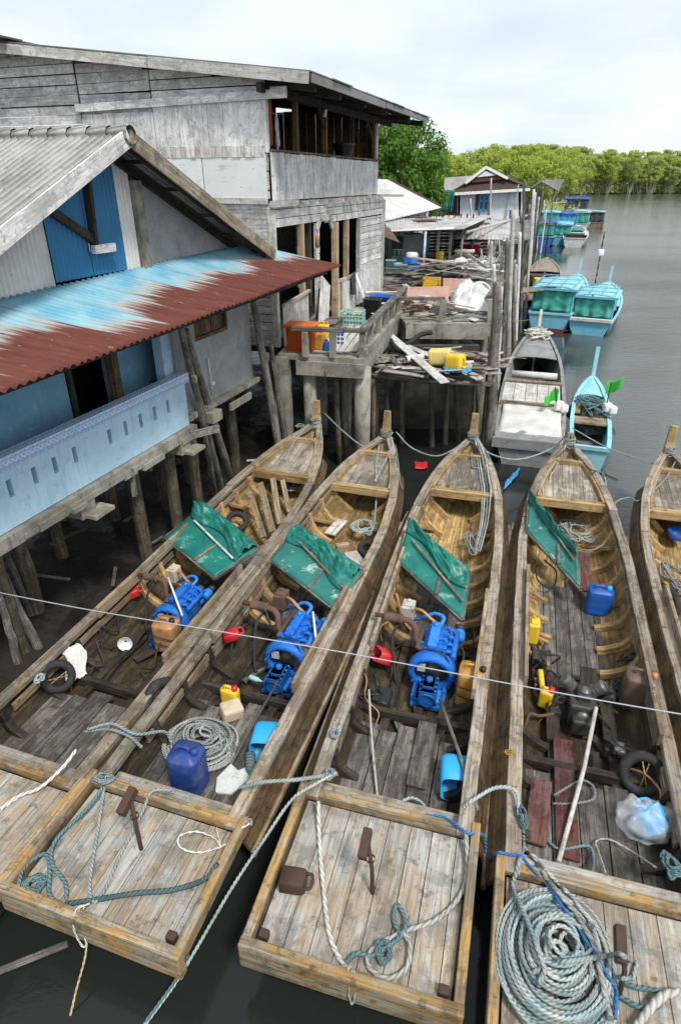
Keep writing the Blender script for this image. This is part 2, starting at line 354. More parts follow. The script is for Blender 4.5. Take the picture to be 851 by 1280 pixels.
M['rope_d'] = rope('dark_teal_rope', (.10, .19, .21), (.16, .25, .26))
M['rope_n'] = rope('blue_nylon_rope', (.03, .16, .48), (.05, .24, .55))
M['rope_t'] = rope('tan_twine', (.50, .38, .22), (.38, .28, .16))
M['rope_y'] = rope('orange_twine', (.75, .42, .05), (.6, .34, .05))
M['wire'] = plain('galvanised_cable', (.42, .45, .50), .45, .3, .2)
M['iron'] = plain('rusty_iron', (.075, .042, .03), .75, .2, .6, (.05, .03, .025), 12)
M['rustpipe'] = plain('flaking_rusty_pipe', (.13, .075, .055), .9, 0, .9, (.07, .045, .038), 14, bump=.5)
M['steel'] = plain('oily_steel', (.17, .165, .16), .4, .6, .5, (.04, .035, .03), 10)
M['black'] = plain('black_rubber', (.022, .022, .023), .75, 0, .4, (.10, .09, .08), 9)
M['blackp'] = plain('black_plastic', (.02, .021, .023), .4, 0, .3, (.09, .08, .07), 6)
M['eng'] = plain('blue_engine_paint', (.010, .15, .58), .58, 0, .85, (.012, .02, .04), 9)
M['engl'] = plain('light_blue_engine_paint', (.025, .22, .68), .52, 0, .75, (.012, .03, .06), 10)
M['engd'] = plain('greasy_engine_metal', (.07, .065, .06), .5, .5, .6, (.02, .018, .016), 9)
def plast(name, col, dirt=.5, rough=.4, dc=(.10, .08, .06)): return plain(name, col, rough, 0, dirt, dc, 6, .45, 0, .08)
M['p_blue'] = plast('blue_plastic', (.01, .10, .42)); M['p_navy'] = plast('dark_blue_plastic', (.018, .05, .22), .5, .45, (.12, .14, .2))
M['p_sky'] = plast('sky_blue_plastic', (.02, .36, .74), .2); M['p_amber'] = plast('oil_stained_amber_plastic', (.52, .27, .05), .6, .4, (.16, .07, .02))
M['p_tan'] = plast('translucent_tan_plastic', (.42, .22, .10), .6, .4, (.14, .07, .03)); M['p_yel'] = plast('yellow_plastic', (.78, .50, .03), .3)
M['p_pyel'] = plast('faded_yellow_plastic', (.72, .56, .20), .4, .5, (.3, .22, .08)); M['p_red'] = plast('red_plastic', (.55, .02, .03), .3)
M['p_org'] = plast('orange_plastic', (.80, .14, .015), .3); M['p_white'] = plast('white_plastic', (.74, .74, .72), .35)
M['p_teal'] = plast('pale_teal_plastic', (.32, .58, .58), .3); M['p_brown'] = plast('sooty_brown_plastic', (.15, .10, .075), .6, .4, (.04, .03, .025))
M['p_green'] = plast('green_flag_cloth', (.05, .55, .06), .1, .8); M['p_pink'] = plast('faded_pink_board', (.58, .36, .30), .4, .8)
M['p_grey'] = plast('grimy_grey_plastic', (.46, .45, .42), .7, .5); M['cardboard'] = plast('stained_foam', (.56, .46, .34), .5, .9, (.25, .15, .08)); M['glass'] = plast('dark_window_glass', (.03, .04, .06), .1, .1)
M['maroon'] = plast('maroon_paint', (.11, .035, .04), .3, .8); M['float'] = plast('white_foam', (.8, .8, .78), .25, .9)
def cloth(name, a, b, rough=.6, fade=(.45, .6, .55), famt=.4):
    N = NT(name); p = N.pos(); c = N.mix(N.rng(N.noise(p, 2.5, 6), .35, .65), a, b); c = N.mix(N.math('MULTIPLY', N.rng(N.noise(p, 4, 8, .75), .56, .64), famt), c, fade)
    N.bump(N.noise(N.map(p, (6, 6, 6)), 1.5, 5), .3, .02); return N.out(c, rough, 0, .4)
M['curtain'] = cloth('green_curtain_cloth', (.06, .36, .29), (.04, .28, .23), .7, (.3, .5, .45), .12); M['tarp'] = cloth('green_tarpaulin', (.018, .20, .165), (.012, .14, .12), .45); M['tarpold'] = cloth('scuffed_green_tarpaulin', (.03, .20, .17), (.02, .14, .125), .7, (.50, .60, .56), .75)
M['canvasw'] = cloth('white_sheeting', (.64, .63, .61), (.52, .51, .48), .8, (.45, .40, .33), .3)
M['sack'] = cloth('white_sacking', (.66, .66, .66), (.55, .55, .56), .8, (.5, .48, .44), .2)
M['orangecloth'] = cloth('orange_cloth', (.45, .13, .05), (.32, .10, .05), .9, (.4, .15, .1)); M['darkcloth'] = cloth('dark_cloth', (.07, .075, .09), (.04, .045, .055), .9, (.12, .12, .13))
M['bluecloth'] = cloth('blue_plastic_sheet', (.05, .32, .62), (.04, .24, .5), .5, (.4, .55, .65))
def netmat():
    N = NT('fishing_net'); p = N.pos(); c = N.mix(N.rng(N.noise(p, 14, 5), .4, .6), (.035, .045, .04), (.10, .12, .10)); N.bump(N.vor(p, 60), .8, .02); return N.out(c, .9)
M['net'] = netmat()
def clear_bag():
    N = NT('clear_plastic_bag'); N.b.inputs['Alpha'].default_value = .28; N.bump(N.noise(N.pos(), 14, 5), .5, .02); return N.out((.8, .82, .84), .15, 0, .6)
M['bag'] = clear_bag()
def leafmat(name, a, b, tr):
    N = NT(name); q = N.noise(N.pos(), .3, 3); c = N.mix(N.math('ADD', N.math('MULTIPLY', N.rnd(), .6), N.math('MULTIPLY', q, .4)), a, b)
    N.out(c, .55, 0, .3); t = N.n('ShaderNodeBsdfTranslucent'); N.put(t.inputs[0], N.mix(.5, c, tr)); mx = N.n('ShaderNodeMixShader'); mx.inputs[0].default_value = .45
    N.t.links.new(N.b.outputs[0], mx.inputs[1]); N.t.links.new(t.outputs[0], mx.inputs[2]); N.t.links.new(mx.outputs[0], N.o.inputs[0]); return N.m
M['leaf'] = leafmat('dark_tree_leaves', (.05, .13, .018), (.145, .27, .035), (.22, .38, .05))
M['leafy'] = leafmat('yellow_green_leaves', (.25, .33, .05), (.46, .54, .11), (.6, .68, .12))
M['leafm'] = leafmat('mangrove_leaves', (.25, .32, .10), (.50, .57, .21), (.64, .72, .24))
M['bark'] = plain('pale_bark', (.42, .39, .33), .9, 0, .5, (.08, .07, .06), 2)
def mudmat():
    N = NT('wet_mud'); p = N.pos(); q = N.noise(p, .9, 8, .7, .5); c = N.mix(N.rng(q, .35, .65), (.024, .020, .016), (.009, .008, .007)); c = N.mix(N.math('MULTIPLY', N.rng(N.vor(p, 3.3), .04, .10, .8, 0), N.rng(N.noise(p, 1.3, 3), .5, .6)), c, (.14, .11, .07))
    N.bump(N.noise(p, 5, 8, .7), .6, .06); return N.out(c, N.rng(q, .4, .6, .85, .3), 0, .4)
M['mud'] = mudmat()
def bankmat():
    N = NT('bank_soil'); p = N.pos(); q = N.noise(p, .15, 6, .7); return N.out(N.mix(N.rng(q, .4, .6), (.20, .135, .085), (.10, .09, .035)), .95)
M['bank'] = bankmat()
def watermat():
    N = NT('river_water'); p = N.pos()
    big = N.noise(N.map(p, (.8, 1.5, 1)), 1.0, 4, .55, .5); small = N.noise(N.map(p, (3.4, 8.0, 1)), 1.0, 6, .66, .3)
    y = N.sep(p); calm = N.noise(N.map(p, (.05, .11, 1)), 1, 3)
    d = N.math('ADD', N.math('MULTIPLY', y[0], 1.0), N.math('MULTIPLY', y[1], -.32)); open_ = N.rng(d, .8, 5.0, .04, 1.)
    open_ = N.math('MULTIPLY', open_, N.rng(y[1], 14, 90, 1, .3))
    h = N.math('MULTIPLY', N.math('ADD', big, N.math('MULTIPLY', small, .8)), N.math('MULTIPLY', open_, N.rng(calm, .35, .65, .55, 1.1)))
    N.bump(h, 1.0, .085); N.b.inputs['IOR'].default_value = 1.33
    sky_sheen = N.rng(N.math('ADD', d, N.math('MULTIPLY', N.math('SUBTRACT', calm, .5), 2.)), -.5, 4.5); return N.out(N.mix(sky_sheen, (.015, .019, .017), (.12, .13, .127)), .05, 0, .5)  # sky brightness of open water and dockside shade painted into the base colour
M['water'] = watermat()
# ------------------------------------------------------------------ the setting: river, mud, banks
def sheet(name, pts, mat, th=.0):
    mb = MB(); mb.quadmesh(pts, [tuple(range(len(pts)))], [[(p[0], p[1]) for p in pts]]); return mb.build(name, mat, kind='structure')
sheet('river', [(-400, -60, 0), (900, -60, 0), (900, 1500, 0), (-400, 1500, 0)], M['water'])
def mud_h(x, y):
    e = -.3 + .30 * (y - 4)                     # the foot of the mud slope runs along the jetties
    d = (x - lerp_tab([(-10, -7.0), (4, -3.6), (8, -2.5), (12, -1.6), (13.5, .0), (20, 3.6), (30, 7.2), (60, 16), (120, 36)], y))
    return max(-.5, min(.75, -.16 * d)) + .10 * (mnoise.noise(Vector((x * .8, y * .8, 0))) + .5 * mnoise.noise(Vector((x * 2.3, y * 2.3, 3))))
mb = MB()
mb.grid(lambda a, b: (lambda x, y: (x, y, mud_h(x, y)))(-22 + 62 * (a ** 1.0), -8 + 130 * b ** 1.35), 110, 130, lambda a, b: (a * 60, b * 130))
mb.build('mud_bank', M['mud'], kind='structure')
mb = MB()   # low forest ground behind the village and on the far shore
def shore(a, b):
    x0 = lerp_tab([(0, -260), (.45, 30), (.55, 70), (.72, 150), (1, 420)], a); y0 = lerp_tab([(0, 70), (.45, 132), (.52, 250), (.6, 318), (.75, 345), (1, 330)], a)
    return (x0 + b * 10, y0 + 420 * b ** 1.5, -.4 + 2.0 * min(1, b * 14) + .5 * mnoise.noise(Vector((x0 * .06, b * 9, 0))))
mb.grid(shore, 160, 30, lambda a, b: (a * 200, b * 200)); mb.build('far_shore', M['bank'], kind='structure')

# ------------------------------------------------------------------ shared house helpers (local frame: x = toward the river, y = along it)
def corr(mb, P00, du, dv, L, W, pitch=.09, amp=.013, nu=4, uscale=None, rn=None):
    """corrugated sheet: L along du (down the slope), W along dv (across the waves)"""
    P00, du, dv = Vector(P00), Vector(du).normalized(), Vector(dv).normalized(); nr = du.cross(dv).normalized(); nv = max(4, int(W / pitch * 6)); Ls = L if callable(L) else (lambda b: L)
    lo, lv = U(0, 9), pitch * int(U(0, 200))
    def f(a, b):
        return P00 + du * (a * Ls(b)) + dv * (b * W) + nr * (amp * math.sin(b * W / pitch * 2 * math.pi))
    return mb.grid(f, nu, nv, lambda a, b: ((a * Ls(b)) if not uscale else a * uscale, b * W + lv), rn)
def pile(parent, x, y, z0, z1, r=.1, mat='pile', lean=(0, 0), name='pile'):
    mb = MB(); pts = [(x + lean[0] * t + U(-.015, .015), y + lean[1] * t + U(-.015, .015), z1 + (z0 - z1) * t) for t in (0, .25, .5, .75, 1)]
    return mb.tube(pts, [r * .96, r, r * .98, r * 1.04, r * 1.1], 10).build(name, M[mat], parent)
def hplanks(mb, y0, y1, zs, top, plane, th=.03, hgt=.16, axis='y', gaps=()):
    """horizontal boards with ragged butt joints; plane(t, z, off) gives the local point at t along the wall"""
    z = zs
    while z < top(None):
        segs = [y0]
        while segs[-1] < y1: segs.append(min(y1, segs[-1] + U(1.6, 3.6)))
        for a, b in zip(segs, segs[1:]):
            if b - a < .1: continue
            for (ga, gb, gz0, gz1) in [None] if False else [(0, 0, 0, 0)]:
                pass
            mb.beam(plane(a + .004, z + hgt / 2 + U(-.006, .006), U(-.006, .008)), plane(b - .004, z + hgt / 2 + U(-.008, .008), U(-.006, .008)), th, hgt * .96 + U(-.012, .006))
        z += hgt
def slats(mb, y0, y1, zf0, zf1, x=0., w=.13, th=.022, axis='y', jit=.01, skip=0.):
    y = y0
    while y < y1 - .03:
        ww = min(w * U(.75, 1.2), y1 - y)
        if R() >= skip:
            c = y + ww / 2; z0 = zf0(c) if callable(zf0) else zf0; z1 = (zf1(c) if callable(zf1) else zf1) + U(-jit, jit)
            p = [(x + U(-.008, .008), c, z0), (x + U(-.008, .008), c, z1)] if axis == 'y' else [(c, x + U(-.008, .008), z0), (c, x + U(-.008, .008), z1)]
            mb.beam(p[0], p[1], (ww - .008) if axis == 'y' else th, th if axis == 'y' else (ww - .008), up=(1, 0, 0) if axis == 'y' else (1, 0, 0))
        y += ww

# ================================================================== the blue house on stilts
h1 = thing('stilt_house', 'sky blue stilt house with rusty lean-to roof over its parapet', 'house', (-2.44, 9.44, 0), 20.7)
AP, AZ, SL = -.69, 6.12, .4388
top1 = lambda y: AZ - SL * abs(y - AP)
mb = MB(); L = 4.12 / 1.0
for sgn in (1, -1):
    Lr = 3.76 * math.hypot(1, SL)
    for k in range(7):   # sheets laid side by side back from the gable
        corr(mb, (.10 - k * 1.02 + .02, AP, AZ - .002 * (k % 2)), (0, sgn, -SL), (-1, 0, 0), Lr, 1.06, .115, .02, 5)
rf = mb.build('roof', M['asb'], h1)
mb = MB()
for k in range(22):
    x = .16 - k * .3; mb.lathe([(.105, 0), (.12, .02), (.095, .32), (.08, .32)], (x, AP, AZ - .03), Matrix.Rotation(-math.pi / 2 - .03, 3, 'Y'), 10)
mb.build('ridge_cap', M['asb'], rf)
for sgn, m in ((1, 'rail'), (-1, 'grey')):
    mb = MB(); mb.beam((.115, AP, AZ - .06), (.115, AP + sgn * 3.84, AZ - SL * 3.84 - .06), .035, .19); mb.build('bargeboard', M[m], rf)
mb = MB()
for x in (-.42, .04):
    mb.beam((x, AP + .05, AZ - .14), (x, AP + 3.6, AZ - SL * 3.6 - .14), .05, .1)
for t in (.5, 1.25, 2.1, 2.9, 3.6): mb.beam((-.46, AP + t, AZ - SL * t - .085), (.1, AP + t, AZ - SL * t - .085), .06, .05)
mb.build('rafter', M['darkw'], rf)
gx = -.46
def gable_tin(y0, y1, mat, name, x=gx, z0=4.4):
    mb = MB(); W = y1 - y0; nv = int(W / .075 * 6); lo = U(0, 9)
    mb.grid(lambda a, b: Vector((x + .011 * math.sin(b * W / .075 * 2 * math.pi), y0 + b * W, z0 + a * (top1(y0 + b * W) - .12 - z0))), 4, nv, lambda a, b: (a * 1.6, b * W + lo))
    return mb.build(name, M[mat], h1)
gable_tin(-4.4, -1.76, 'tinw', 'gable_sheet'); gable_tin(-.40, -.06, 'tinw', 'gable_sheet')
for a, b in ((-1.76, -1.085), (-1.075, -.40)): gable_tin(a, b, 'tinb', 'shutter', gx + .03, 4.5)
mb = MB(); mb.beam((gx + .08, -1.72, 5.32), (gx + .08, -1.02, 4.92), .05, .1); mb.build('brace', M['darkw'], h1)
mb = MB(); mb.beam((gx + .09, -1.05, 4.86), (gx + .09, -.98, 5.62), .05, .1, up=(1, 0, 0)); mb.build('brace', M['darkw'], h1)
mb = MB(); mb.box((gx + .12, -.92, 4.82), (.07, .4, .1)); mb.build('latch_block', M['grey'], h1)
mb = MB(); mb.box((gx + .03, .03, 5.0), (.1, .16, 1.2)); mb.build('gable_post', M['conc'], h1)
mb = MB(); ys = [.1, 2.95]; mb.poly([(gx, .1, 4.3), (gx, 2.95, 4.3), (gx, 2.95, top1(2.95) - .1), (gx, .1, top1(.1) - .12)], .1, (-1, 0, 0)); mb.build('gable_wall', M['cement'], h1)
# lean-to
mb = MB(); dz = -.40
def lean(a, b):
    yl = -5.2 + b * 10.0; yt = -5.8 + b * 9.0; y = yt + (yl - yt) * a; x = -.43 + a * 1.25; w = b * 10 / .118
    z = 4.47 - .40 * (x + .43) + .018 * (yl + .2) + .016 * math.sin(w * 2 * math.pi) - .02 * math.sin(a * 3.1) + .012 * mnoise.noise(Vector((a * 3, b * 9, 1)))
    return Vector((x + .02 * mnoise.noise(Vector((b * 60, 0, 5))) * a, y, z))
mb.grid(lean, 14, 510, lambda a, b: (a, b * 10)); lt = mb.build('lean_to_roof', M['lean'], h1, solid=.006)
mb = MB()
for x in (-.3, .3, .68): mb.beam((x, -5.0, 4.28 - .4 * (x + .43) + .02), (x, 3.3 + (x + .43) * .9, 4.34 - .4 * (x + .43) + .08), .05, .07)
mb.build('purlin', M['darkw'], lt)
# veranda
vx = -.78
mb = MB()
mb.box((vx, -3.6, 3.2), (.1, 3.9, 2.1)); mb.box((vx, -.26, 3.2), (.1, 1.1, 2.1)); mb.box((vx, -1.24, 4.16), (.098, .82, .16)); mb.box((vx - .25, .33, 3.2), (.6, .09, 2.1))
mb.build('veranda_wall', M['bluewall'], h1)
for y, x, w, m in ((-1.20, -.30, .13, 'brown'), (-.80, -.62, .1, 'brown'), (-1.6, -.70, .06, 'darkw')):
    mb = MB(); mb.box((x, y, 3.35), (w, w, 2.0)); mb.build('veranda_post', M[m], h1)
mb = MB(); mb.box((-.34, .02, 3.45), (.16, .26, 1.6)); mb.box((-.3, .19, 3.45), (.1, .06, 1.6)); mb.build('corner_pillar', M['balc'], h1)
mb = MB(); z0, za, zb, z1 = 2.12, 2.47, 2.68, 2.9; sl = [-.49 - .333 * i for i in range(5)] + [-2.48, -2.82, -3.14, -3.50, -3.86, -4.2, -4.6]
mb.box((-.05, -3.5, (z0 + za) / 2), (.1, 7, za - z0)); mb.box((-.05, -3.5, (zb + z1) / 2), (.1, 7, z1 - zb))
e = sorted([0.] + [x + .035 for x in sl] + [x - .035 for x in sl] + [-7.])
for a, b in zip(e[0::2], e[1::2]): mb.box((-.05, (a + b) / 2, (za + zb) / 2), (.1, b - a, zb - za))
bw = mb.build('parapet', M['balc'], h1)
mb = MB(); mb.box((-.052, -3.45, 2.93), (.16, 7.1, .05)); mb.box((.012, -3.45, 2.855), (.02, 7.1, .098)); mb.build('tile_coping', M['tile'], bw)
mb = MB(); mb.box((-2.2, -3.2, 2.04), (4.5, 6.5, .12)); mb.box((.02, -3.4, 2.03), (.14, 6.95, .16))
for i in range(26): mb.box((.07 + U(-.01, .03), U(-6, 0), 1.98 + U(-.03, .03)), (U(.04, .1), U(.1, .5), U(.04, .1)))
mb.build('floor_slab', M['conc'], h1)
for y in (-2.55, -.30):
    mb = MB(); mb.box((-.05, y, 1.86), (.3, .26, .2)); mb.box((.10, y + .1, 1.79), (.34, .36, .05)); mb.build('bracket', M['conc'], h1)
for a, b, w, h in (((.03, -1.55, 1.95), (.06, -1.62, 1.60), .05, .09), ((.04, -1.2, 1.95), (.05, -1.2, 1.82), .05, .07), ((.1, -.15, 2.0), (.32, .35, 1.98), .05, .12)): MB().beam(a, b, w, h).build('loose_board', M['post'], h1)
for x, y in ((-.32, -1.15), (-.28, -.30), (-.5, -3.6), (-.4, .55), (-2.0, -2.6), (-2.2, -.9), (-2.1, .8), (-3.6, -2.0), (-3.4, .2), (-2.2, 2.2), (-.6, 2.3), (-1.2, 1.5), (-1.5, -.4), (-1.4, -1.8), (-.9, -2.9), (-2.8, .2), (-1.7, 2.2), (-1.0, .4), (-3.0, -3.2)):
    pile(h1, x, y, -.5, 1.97 if y < 1 else 2.12, .105 if x > -1 else .09)
# cement room to the right of the veranda
mb = MB(); gx2 = -.2
mb.box((gx2 - .05, 1.35, 2.72), (.1, 2.45, 1.1)); mb.box((gx2 - .05, .42, 3.78), (.1, .6, 1.02)); mb.box((gx2 - .05, 2.18, 3.78), (.1, .8, 1.02)); mb.box((gx2 - .05, 1.25, 4.0), (.096, 1.1, .55)); mb.box((-1.2, 2.56, 3.2), (1.9, .1, 2.2))
mb.build('cement_wall', M['cement'], h1)
mb = MB(); slats(mb, .74, 1.78, 3.26, 3.74, gx2 - .07, .2, .02); mb.beam((gx2 - .04, .72, 3.29), (gx2 - .04, 1.78, 3.29), .05, .06); mb.beam((gx2 - .035, 1.75, 3.27), (gx2 - .035, 1.75, 3.74), .05, .05, up=(1, 0, 0)); mb.build('window_shutter', M['brown'], h1)
mb = MB(); mb.box((-1.3, 1.4, 2.13), (2.4, 2.5, .08)); mb.box((-.14, 1.45, 2.16), (.14, 2.35, .07)); mb.box((-.1, .75, 2.02), (.34, .3, .18)); mb.box((.05, 1.6, 2.03), (.05, .75, .12), rotz(0)); mb.build('room_floor', M['conc'], h1)
mb = MB(); mb.tube([(gx2 + .03, 1.0, 2.95), (gx2 + .035, 1.02, 2.28)], .012, 6); mb.box((gx2 + .04, 1.04, 2.5), (.05, .09, .05)); mb.build('water_pipe', M['p_white'], h1)
mb = MB(); mb.box((-1.7, -1.2, 3.2), (.06, 3.4, 2.2)); mb.box((-4.4, -2, 4.0), (.1, 9, 4)); mb.box((-2.5, 2.58, 3.2), (3.8, .08, 2.3)); mb.box((-2.5, -5.6, 3.2), (3.9, .08, 2.3)); mb.box((-2.4, -1.6, 4.35), (3.9, 8, .05)); mb.build('dark_lining', M['darkw'], h1)  # closes the house to light; nearest box added to darken the veranda opening

# ================================================================== the tall weathered house
h2 = thing('weathered_house', 'tall grey plank house with open upper balcony under a thin roof', 'house', (-1.33, 13.1, 0), 19.5)
RK = lambda x: 7.17 + (1.0 - x) * .115          # underside of the roof along the rake
mb = MB()
RL = 5.9
for k in range(9):
    y0 = -.34 + k * 1.02; mb.beam((1.02 + U(-.03, .05), y0 + .52, RK(1.02) + .03), (-5.35, y0 + .52, RK(-5.35) + .03), 1.05, .02)
    mb.beam((-5.3, y0 + .52, RK(-5.35) + .035), (-10, y0 + .52, 7.35), 1.05, .02)
r2 = mb.build('roof', M['tindark'], h2)
mb = MB()
for k in range(10): mb.box((-5.35, -.45 + k * .95, RK(-5.35) + .07), (.5, .9, .03), Matrix.Rotation(.02, 3, 'X'))
mb.build('ridge_cap', M['tindark'], r2)
mb = MB(); mb.beam((.98, -.36, RK(.98) - .07), (-2.1, -.36, RK(-2.1) - .07), .03, .17); mb.beam((-2.12, -.365, RK(-2.12) - .075), (-5.35, -.365, RK(-5.35) - .075), .03, .16); mb.beam((-5.37, -.365, RK(-5.35) - .07), (-9.5, -.365, 7.33), .03, .16)
mb.build('bargeboard', M['pale'], r2)
mb = MB()
for x in (.9, .45, -.1, -.9, -1.8): mb.beam((x, -.3, RK(x) - .05), (x, 8.7, RK(x) - .05), .06, .08)
for y in (.1, 1.4, 3.0, 4.6, 6.9, 8.4): mb.beam((.92, y, RK(.92) - .16), (-3, y, RK(-3) - .16), .07, .13)
mb.beam((.02, -.3, 7.02), (.02, 8.2, 7.02), .09, .14)
mb.build('rafter', M['darkw'], r2)
mb = MB(); mb.beam((1.0, -.3, RK(1.0) - .06), (1.0, 4.2, RK(1.0) - .06), .03, .13); mb.beam((1.0, 4.25, RK(1.0) - .05), (1.0, 8.8, RK(1.0) - .05), .03, .11); mb.build('fascia', M['tindark'], r2)
# gable wall facing the bridge
mb = MB(); z = 4.6
while z < 7.85:
    for a, b in ((-8.6, -4.02), (-3.98, -2.36), (-2.34, .0)):
        zt = z + .165
        if zt > RK(a) - .02: continue
        bb = b
        if zt > RK(b): bb = 1.0 - (zt - 7.17) / .115
        if bb - a < .3: continue
        mb.beam((a + .004, U(-.008, .006), z + .08), (bb - .004, U(-.008, .006), z + .08 + U(-.012, .012)), .028, .158 + U(-.014, .004), up=(0, 0, 1))
    z += .165
mb.build('gable_board', M['grey'], h2)
mb = MB(); slats(mb, -2.32, -.02, 6.05, lambda c: 6.86, -.05, .29, .02, 'x', .006); mb.build('gable_panel', M['white'], h2)
mb = MB(); slats(mb, -3.96, -2.33, 5.98, lambda c: 6.74, -.045, .29, .02, 'x', .006); mb.build('gable_panel', M['white'], h2)
mb = MB(); mb.beam((-4.05, -.09, 6.84), (.16, -.09, 6.93), .05, .13); mb.box((.3, -.09, 6.95), (.3, .06, .17)); mb.build('gable_beam', M['grey'], h2)
mb = MB()
for a, b in ((-2.3, -1.36), (-1.35, -.01)): mb.box(((a + b) / 2, -.075, 5.66), (b - a - .01, .012, .74))
mb.build('metal_sheet', M['enamel'], h2)
mb = MB(); slats(mb, -2.3, -.02, 5.98, 6.16, -.086, .11, .015, 'x'); mb.beam((-2.3, -.08, 5.27), (-.02, -.08, 5.25), .04, .1); mb.build('cladding_strip', M['pale'], h2)
mb = MB()                                        # lower part of the same wall, seen past the blue house
z = 2.5
while z < 5.2:
    mb.beam((-4.5, U(-.006, .006), z + .08), (-.02, U(-.006, .006), z + .08), .028, .155 + U(-.012, .0)); z += .165
mb.build('lower_gable_board', M['pale'], h2)
# balcony
mb = MB(); slats(mb, .0, 3.6, 5.26, lambda c: 6.06, .05, .15, .02); slats(mb, 3.6, 7.0, 5.26, lambda c: 6.05, .045, .15, .02); mb.build('balcony_siding', M['white'], h2)
mb = MB(); mb.beam((.04, 0, 6.09), (.04, 7.0, 6.09), .09, .04); mb.build('balcony_rail', M['brown'], h2)
for y, w, m in ((-.02, .1, 'grey'), (1.36, .10, 'brown'), (3.0, .10, 'brown'), (4.9, .08, 'darkw'), (6.9, .12, 'grey'), (6.72, .08, 'brown')):
    mb = MB(); mb.box((-.02, y, 6.55), (w, w, 1.0)); mb.build('balcony_post', M[m], h2)
mb = MB(); mb.beam((-.02, 3.06, 6.55), (-.02, 2.6, 7.0), .05, .07); mb.beam((-.02, 6.65, 6.5), (-.02, 6.1, 7.0), .05, .07); mb.build('knee_brace', M['darkw'], h2)
mb = MB(); slats(mb, 0.1, 7.0, 5.3, lambda c: 7.6 if not 4.0 < c < 5.0 else 6.0, -3.0, .3, .02); slats(mb, -3.0, -.1, 5.3, lambda c: 7.3, 7.04, .26, .02, 'x'); mb.beam((-3, 4.5, 7.2), (-3, 4.5, 7.6), .02, 1.0, up=(1, 0, 0)); mb.build('room_wall', M['brown'], h2); MB().box((-3.08, 3.5, 6.3), (.04, 7.0, 2.1)).build('dark_lining', M['darkw'], h2)  # last box is a backing added to stop daylight showing through the slats
mb = MB(); mb.box((-1.5, 3.5, 5.27), (3.0, 7.1, .05)); mb.box((-4.4, 3.5, 5.27), (2.8, 7.1, .05)); mb.build('upper_floor', M['darkw'], h2)
mb = MB(); mb.tube([(.02, 2.9, 6.82), (.03, 2.98, 7.02)], .035, 8); mb.build('lamp_tube', M['float'], h2)
mb = MB(); mb.beam((.08, -.1, 5.2), (.08, 1.1, 5.2), .08, .11)
mb.build('ledger', M['pale'], h2)
for i in range(11): MB().box((.07, 1.3 + i * .56, 5.19), (.34, .09, .09)).build('joist', M['pale'], h2)
MB().box((.3, 7.2, 5.22), (.9, .1, .06)).build('joist', M['pale'], h2)
# lower storey
mb = MB()
def band(y0, y1, z0, z1, x=0.):
    z = z0
    while z < z1 - .03:
        hh = min(.16, z1 - z); mb.beam((x + U(-.006, .006), y0, z + hh / 2), (x + U(-.006, .006), y1, z + hh / 2), .028, hh - .008 + U(-.01, 0)); z += .16
band(.0, 2.9, 4.78, 5.14); band(2.9, 7.7, 4.72, 5.14); band(5.5, 7.7, 3.36, 4.70); band(2.32, 2.6, 3.3, 4.7, -.04); band(2.6, 3.35, 3.3, 4.7, -.6)
mb.build('siding', M['grey'], h2)
mb = MB(); slats(mb, 3.55, 7.7, 2.5, lambda c: 3.36, .02, .15, .022); mb.build('skirting', M['white'], h2)
for y, z0, z1, w, m, x in ((.02, 2.5, 5.1, .12, 'pale', 0), (1.45, 2.5, 4.78, .11, 'new', 0), (2.08, 3.0, 4.78, .12, 'darkw', -.1), (2.3, 2.5, 4.75, .07, 'pale', 0), (3.42, 2.45, 4.72, .14, 'new', .06), (4.42, 3.3, 4.72, .12, 'new', 0), (5.45, 2.5, 4.72, .1, 'pale', 0), (7.72, 2.5, 5.1, .1, 'pale', 0)):
    mb = MB(); mb.box((x, y, (z0 + z1) / 2), (w, w, z1 - z0)); mb.build('wall_post', M[m], h2)
mb = MB(); mb.beam((.03, 2.3, 4.6), (.03, 2.5, 4.84), .05, .12); mb.beam((.03, 3.3, 4.6), (.03, 3.12, 4.84), .05, .12); mb.beam((.03, 2.45, 4.84), (.03, 3.15, 4.84), .05, .12); mb.build('door_arch', M['pale'], h2)
mb = MB(); mb.beam((.02, 3.5, 3.34), (.02, 5.4, 3.32), .06, .07); mb.build('window_sill', M['pale'], h2)
mb = MB(); slats(mb, .12, 1.5, 2.5, lambda c: 3.32 + .1 * (c / 1.5), .10, .13, .022); mb.beam((.13, .1, 3.33), (.13, 1.55, 3.43), .06, .05); mb.build('stair_screen', M['pale'], h2)
mb = MB(); slats(mb, 3.85, 4.0, 2.5, lambda c: 3.34, .055, .13, .02, 'y', .03); mb.build('patch_board', M['new'], h2)
mb = MB(); mb.box((-3, 3.9, 2.42), (6, 7.8, .1)); mb.build('lower_floor', M['darkw'], h2)
mb = MB(); mb.box((-2.6, 3.9, 3.8), (.06, 7.8, 2.7)); mb.box((-1.3, 7.78, 3.8), (2.6, .05, 2.7)); mb.build('dark_lining', M['darkw'], h2)
mb = MB(); mb.box((-1.3, 7.84, 3.6), (2.7, .05, 3.0)); mb.build('end_wall', M['pale'], h2)
for x, y in ((-.2, .2), (-.3, 2.6), (-.3, 5.0), (-.3, 7.4), (-2.4, .3), (-2.4, 2.8), (-2.4, 5.4), (-4.2, .5), (-4.4, 3)): pile(h2, x, y, -.5, 2.4, .1)
W2 = lambda x, y, z: Vector((-1.33, 13.1, 0)) + rotz(19.5) @ Vector((x, y, z))
def put2(o, x, y, z, deg=0):
    o.location = W2(x, y, z); o.rotation_euler = (0, 0, -math.radians(19.5 + deg)); return o
mb = MB()                                       # things on the balcony and at the door
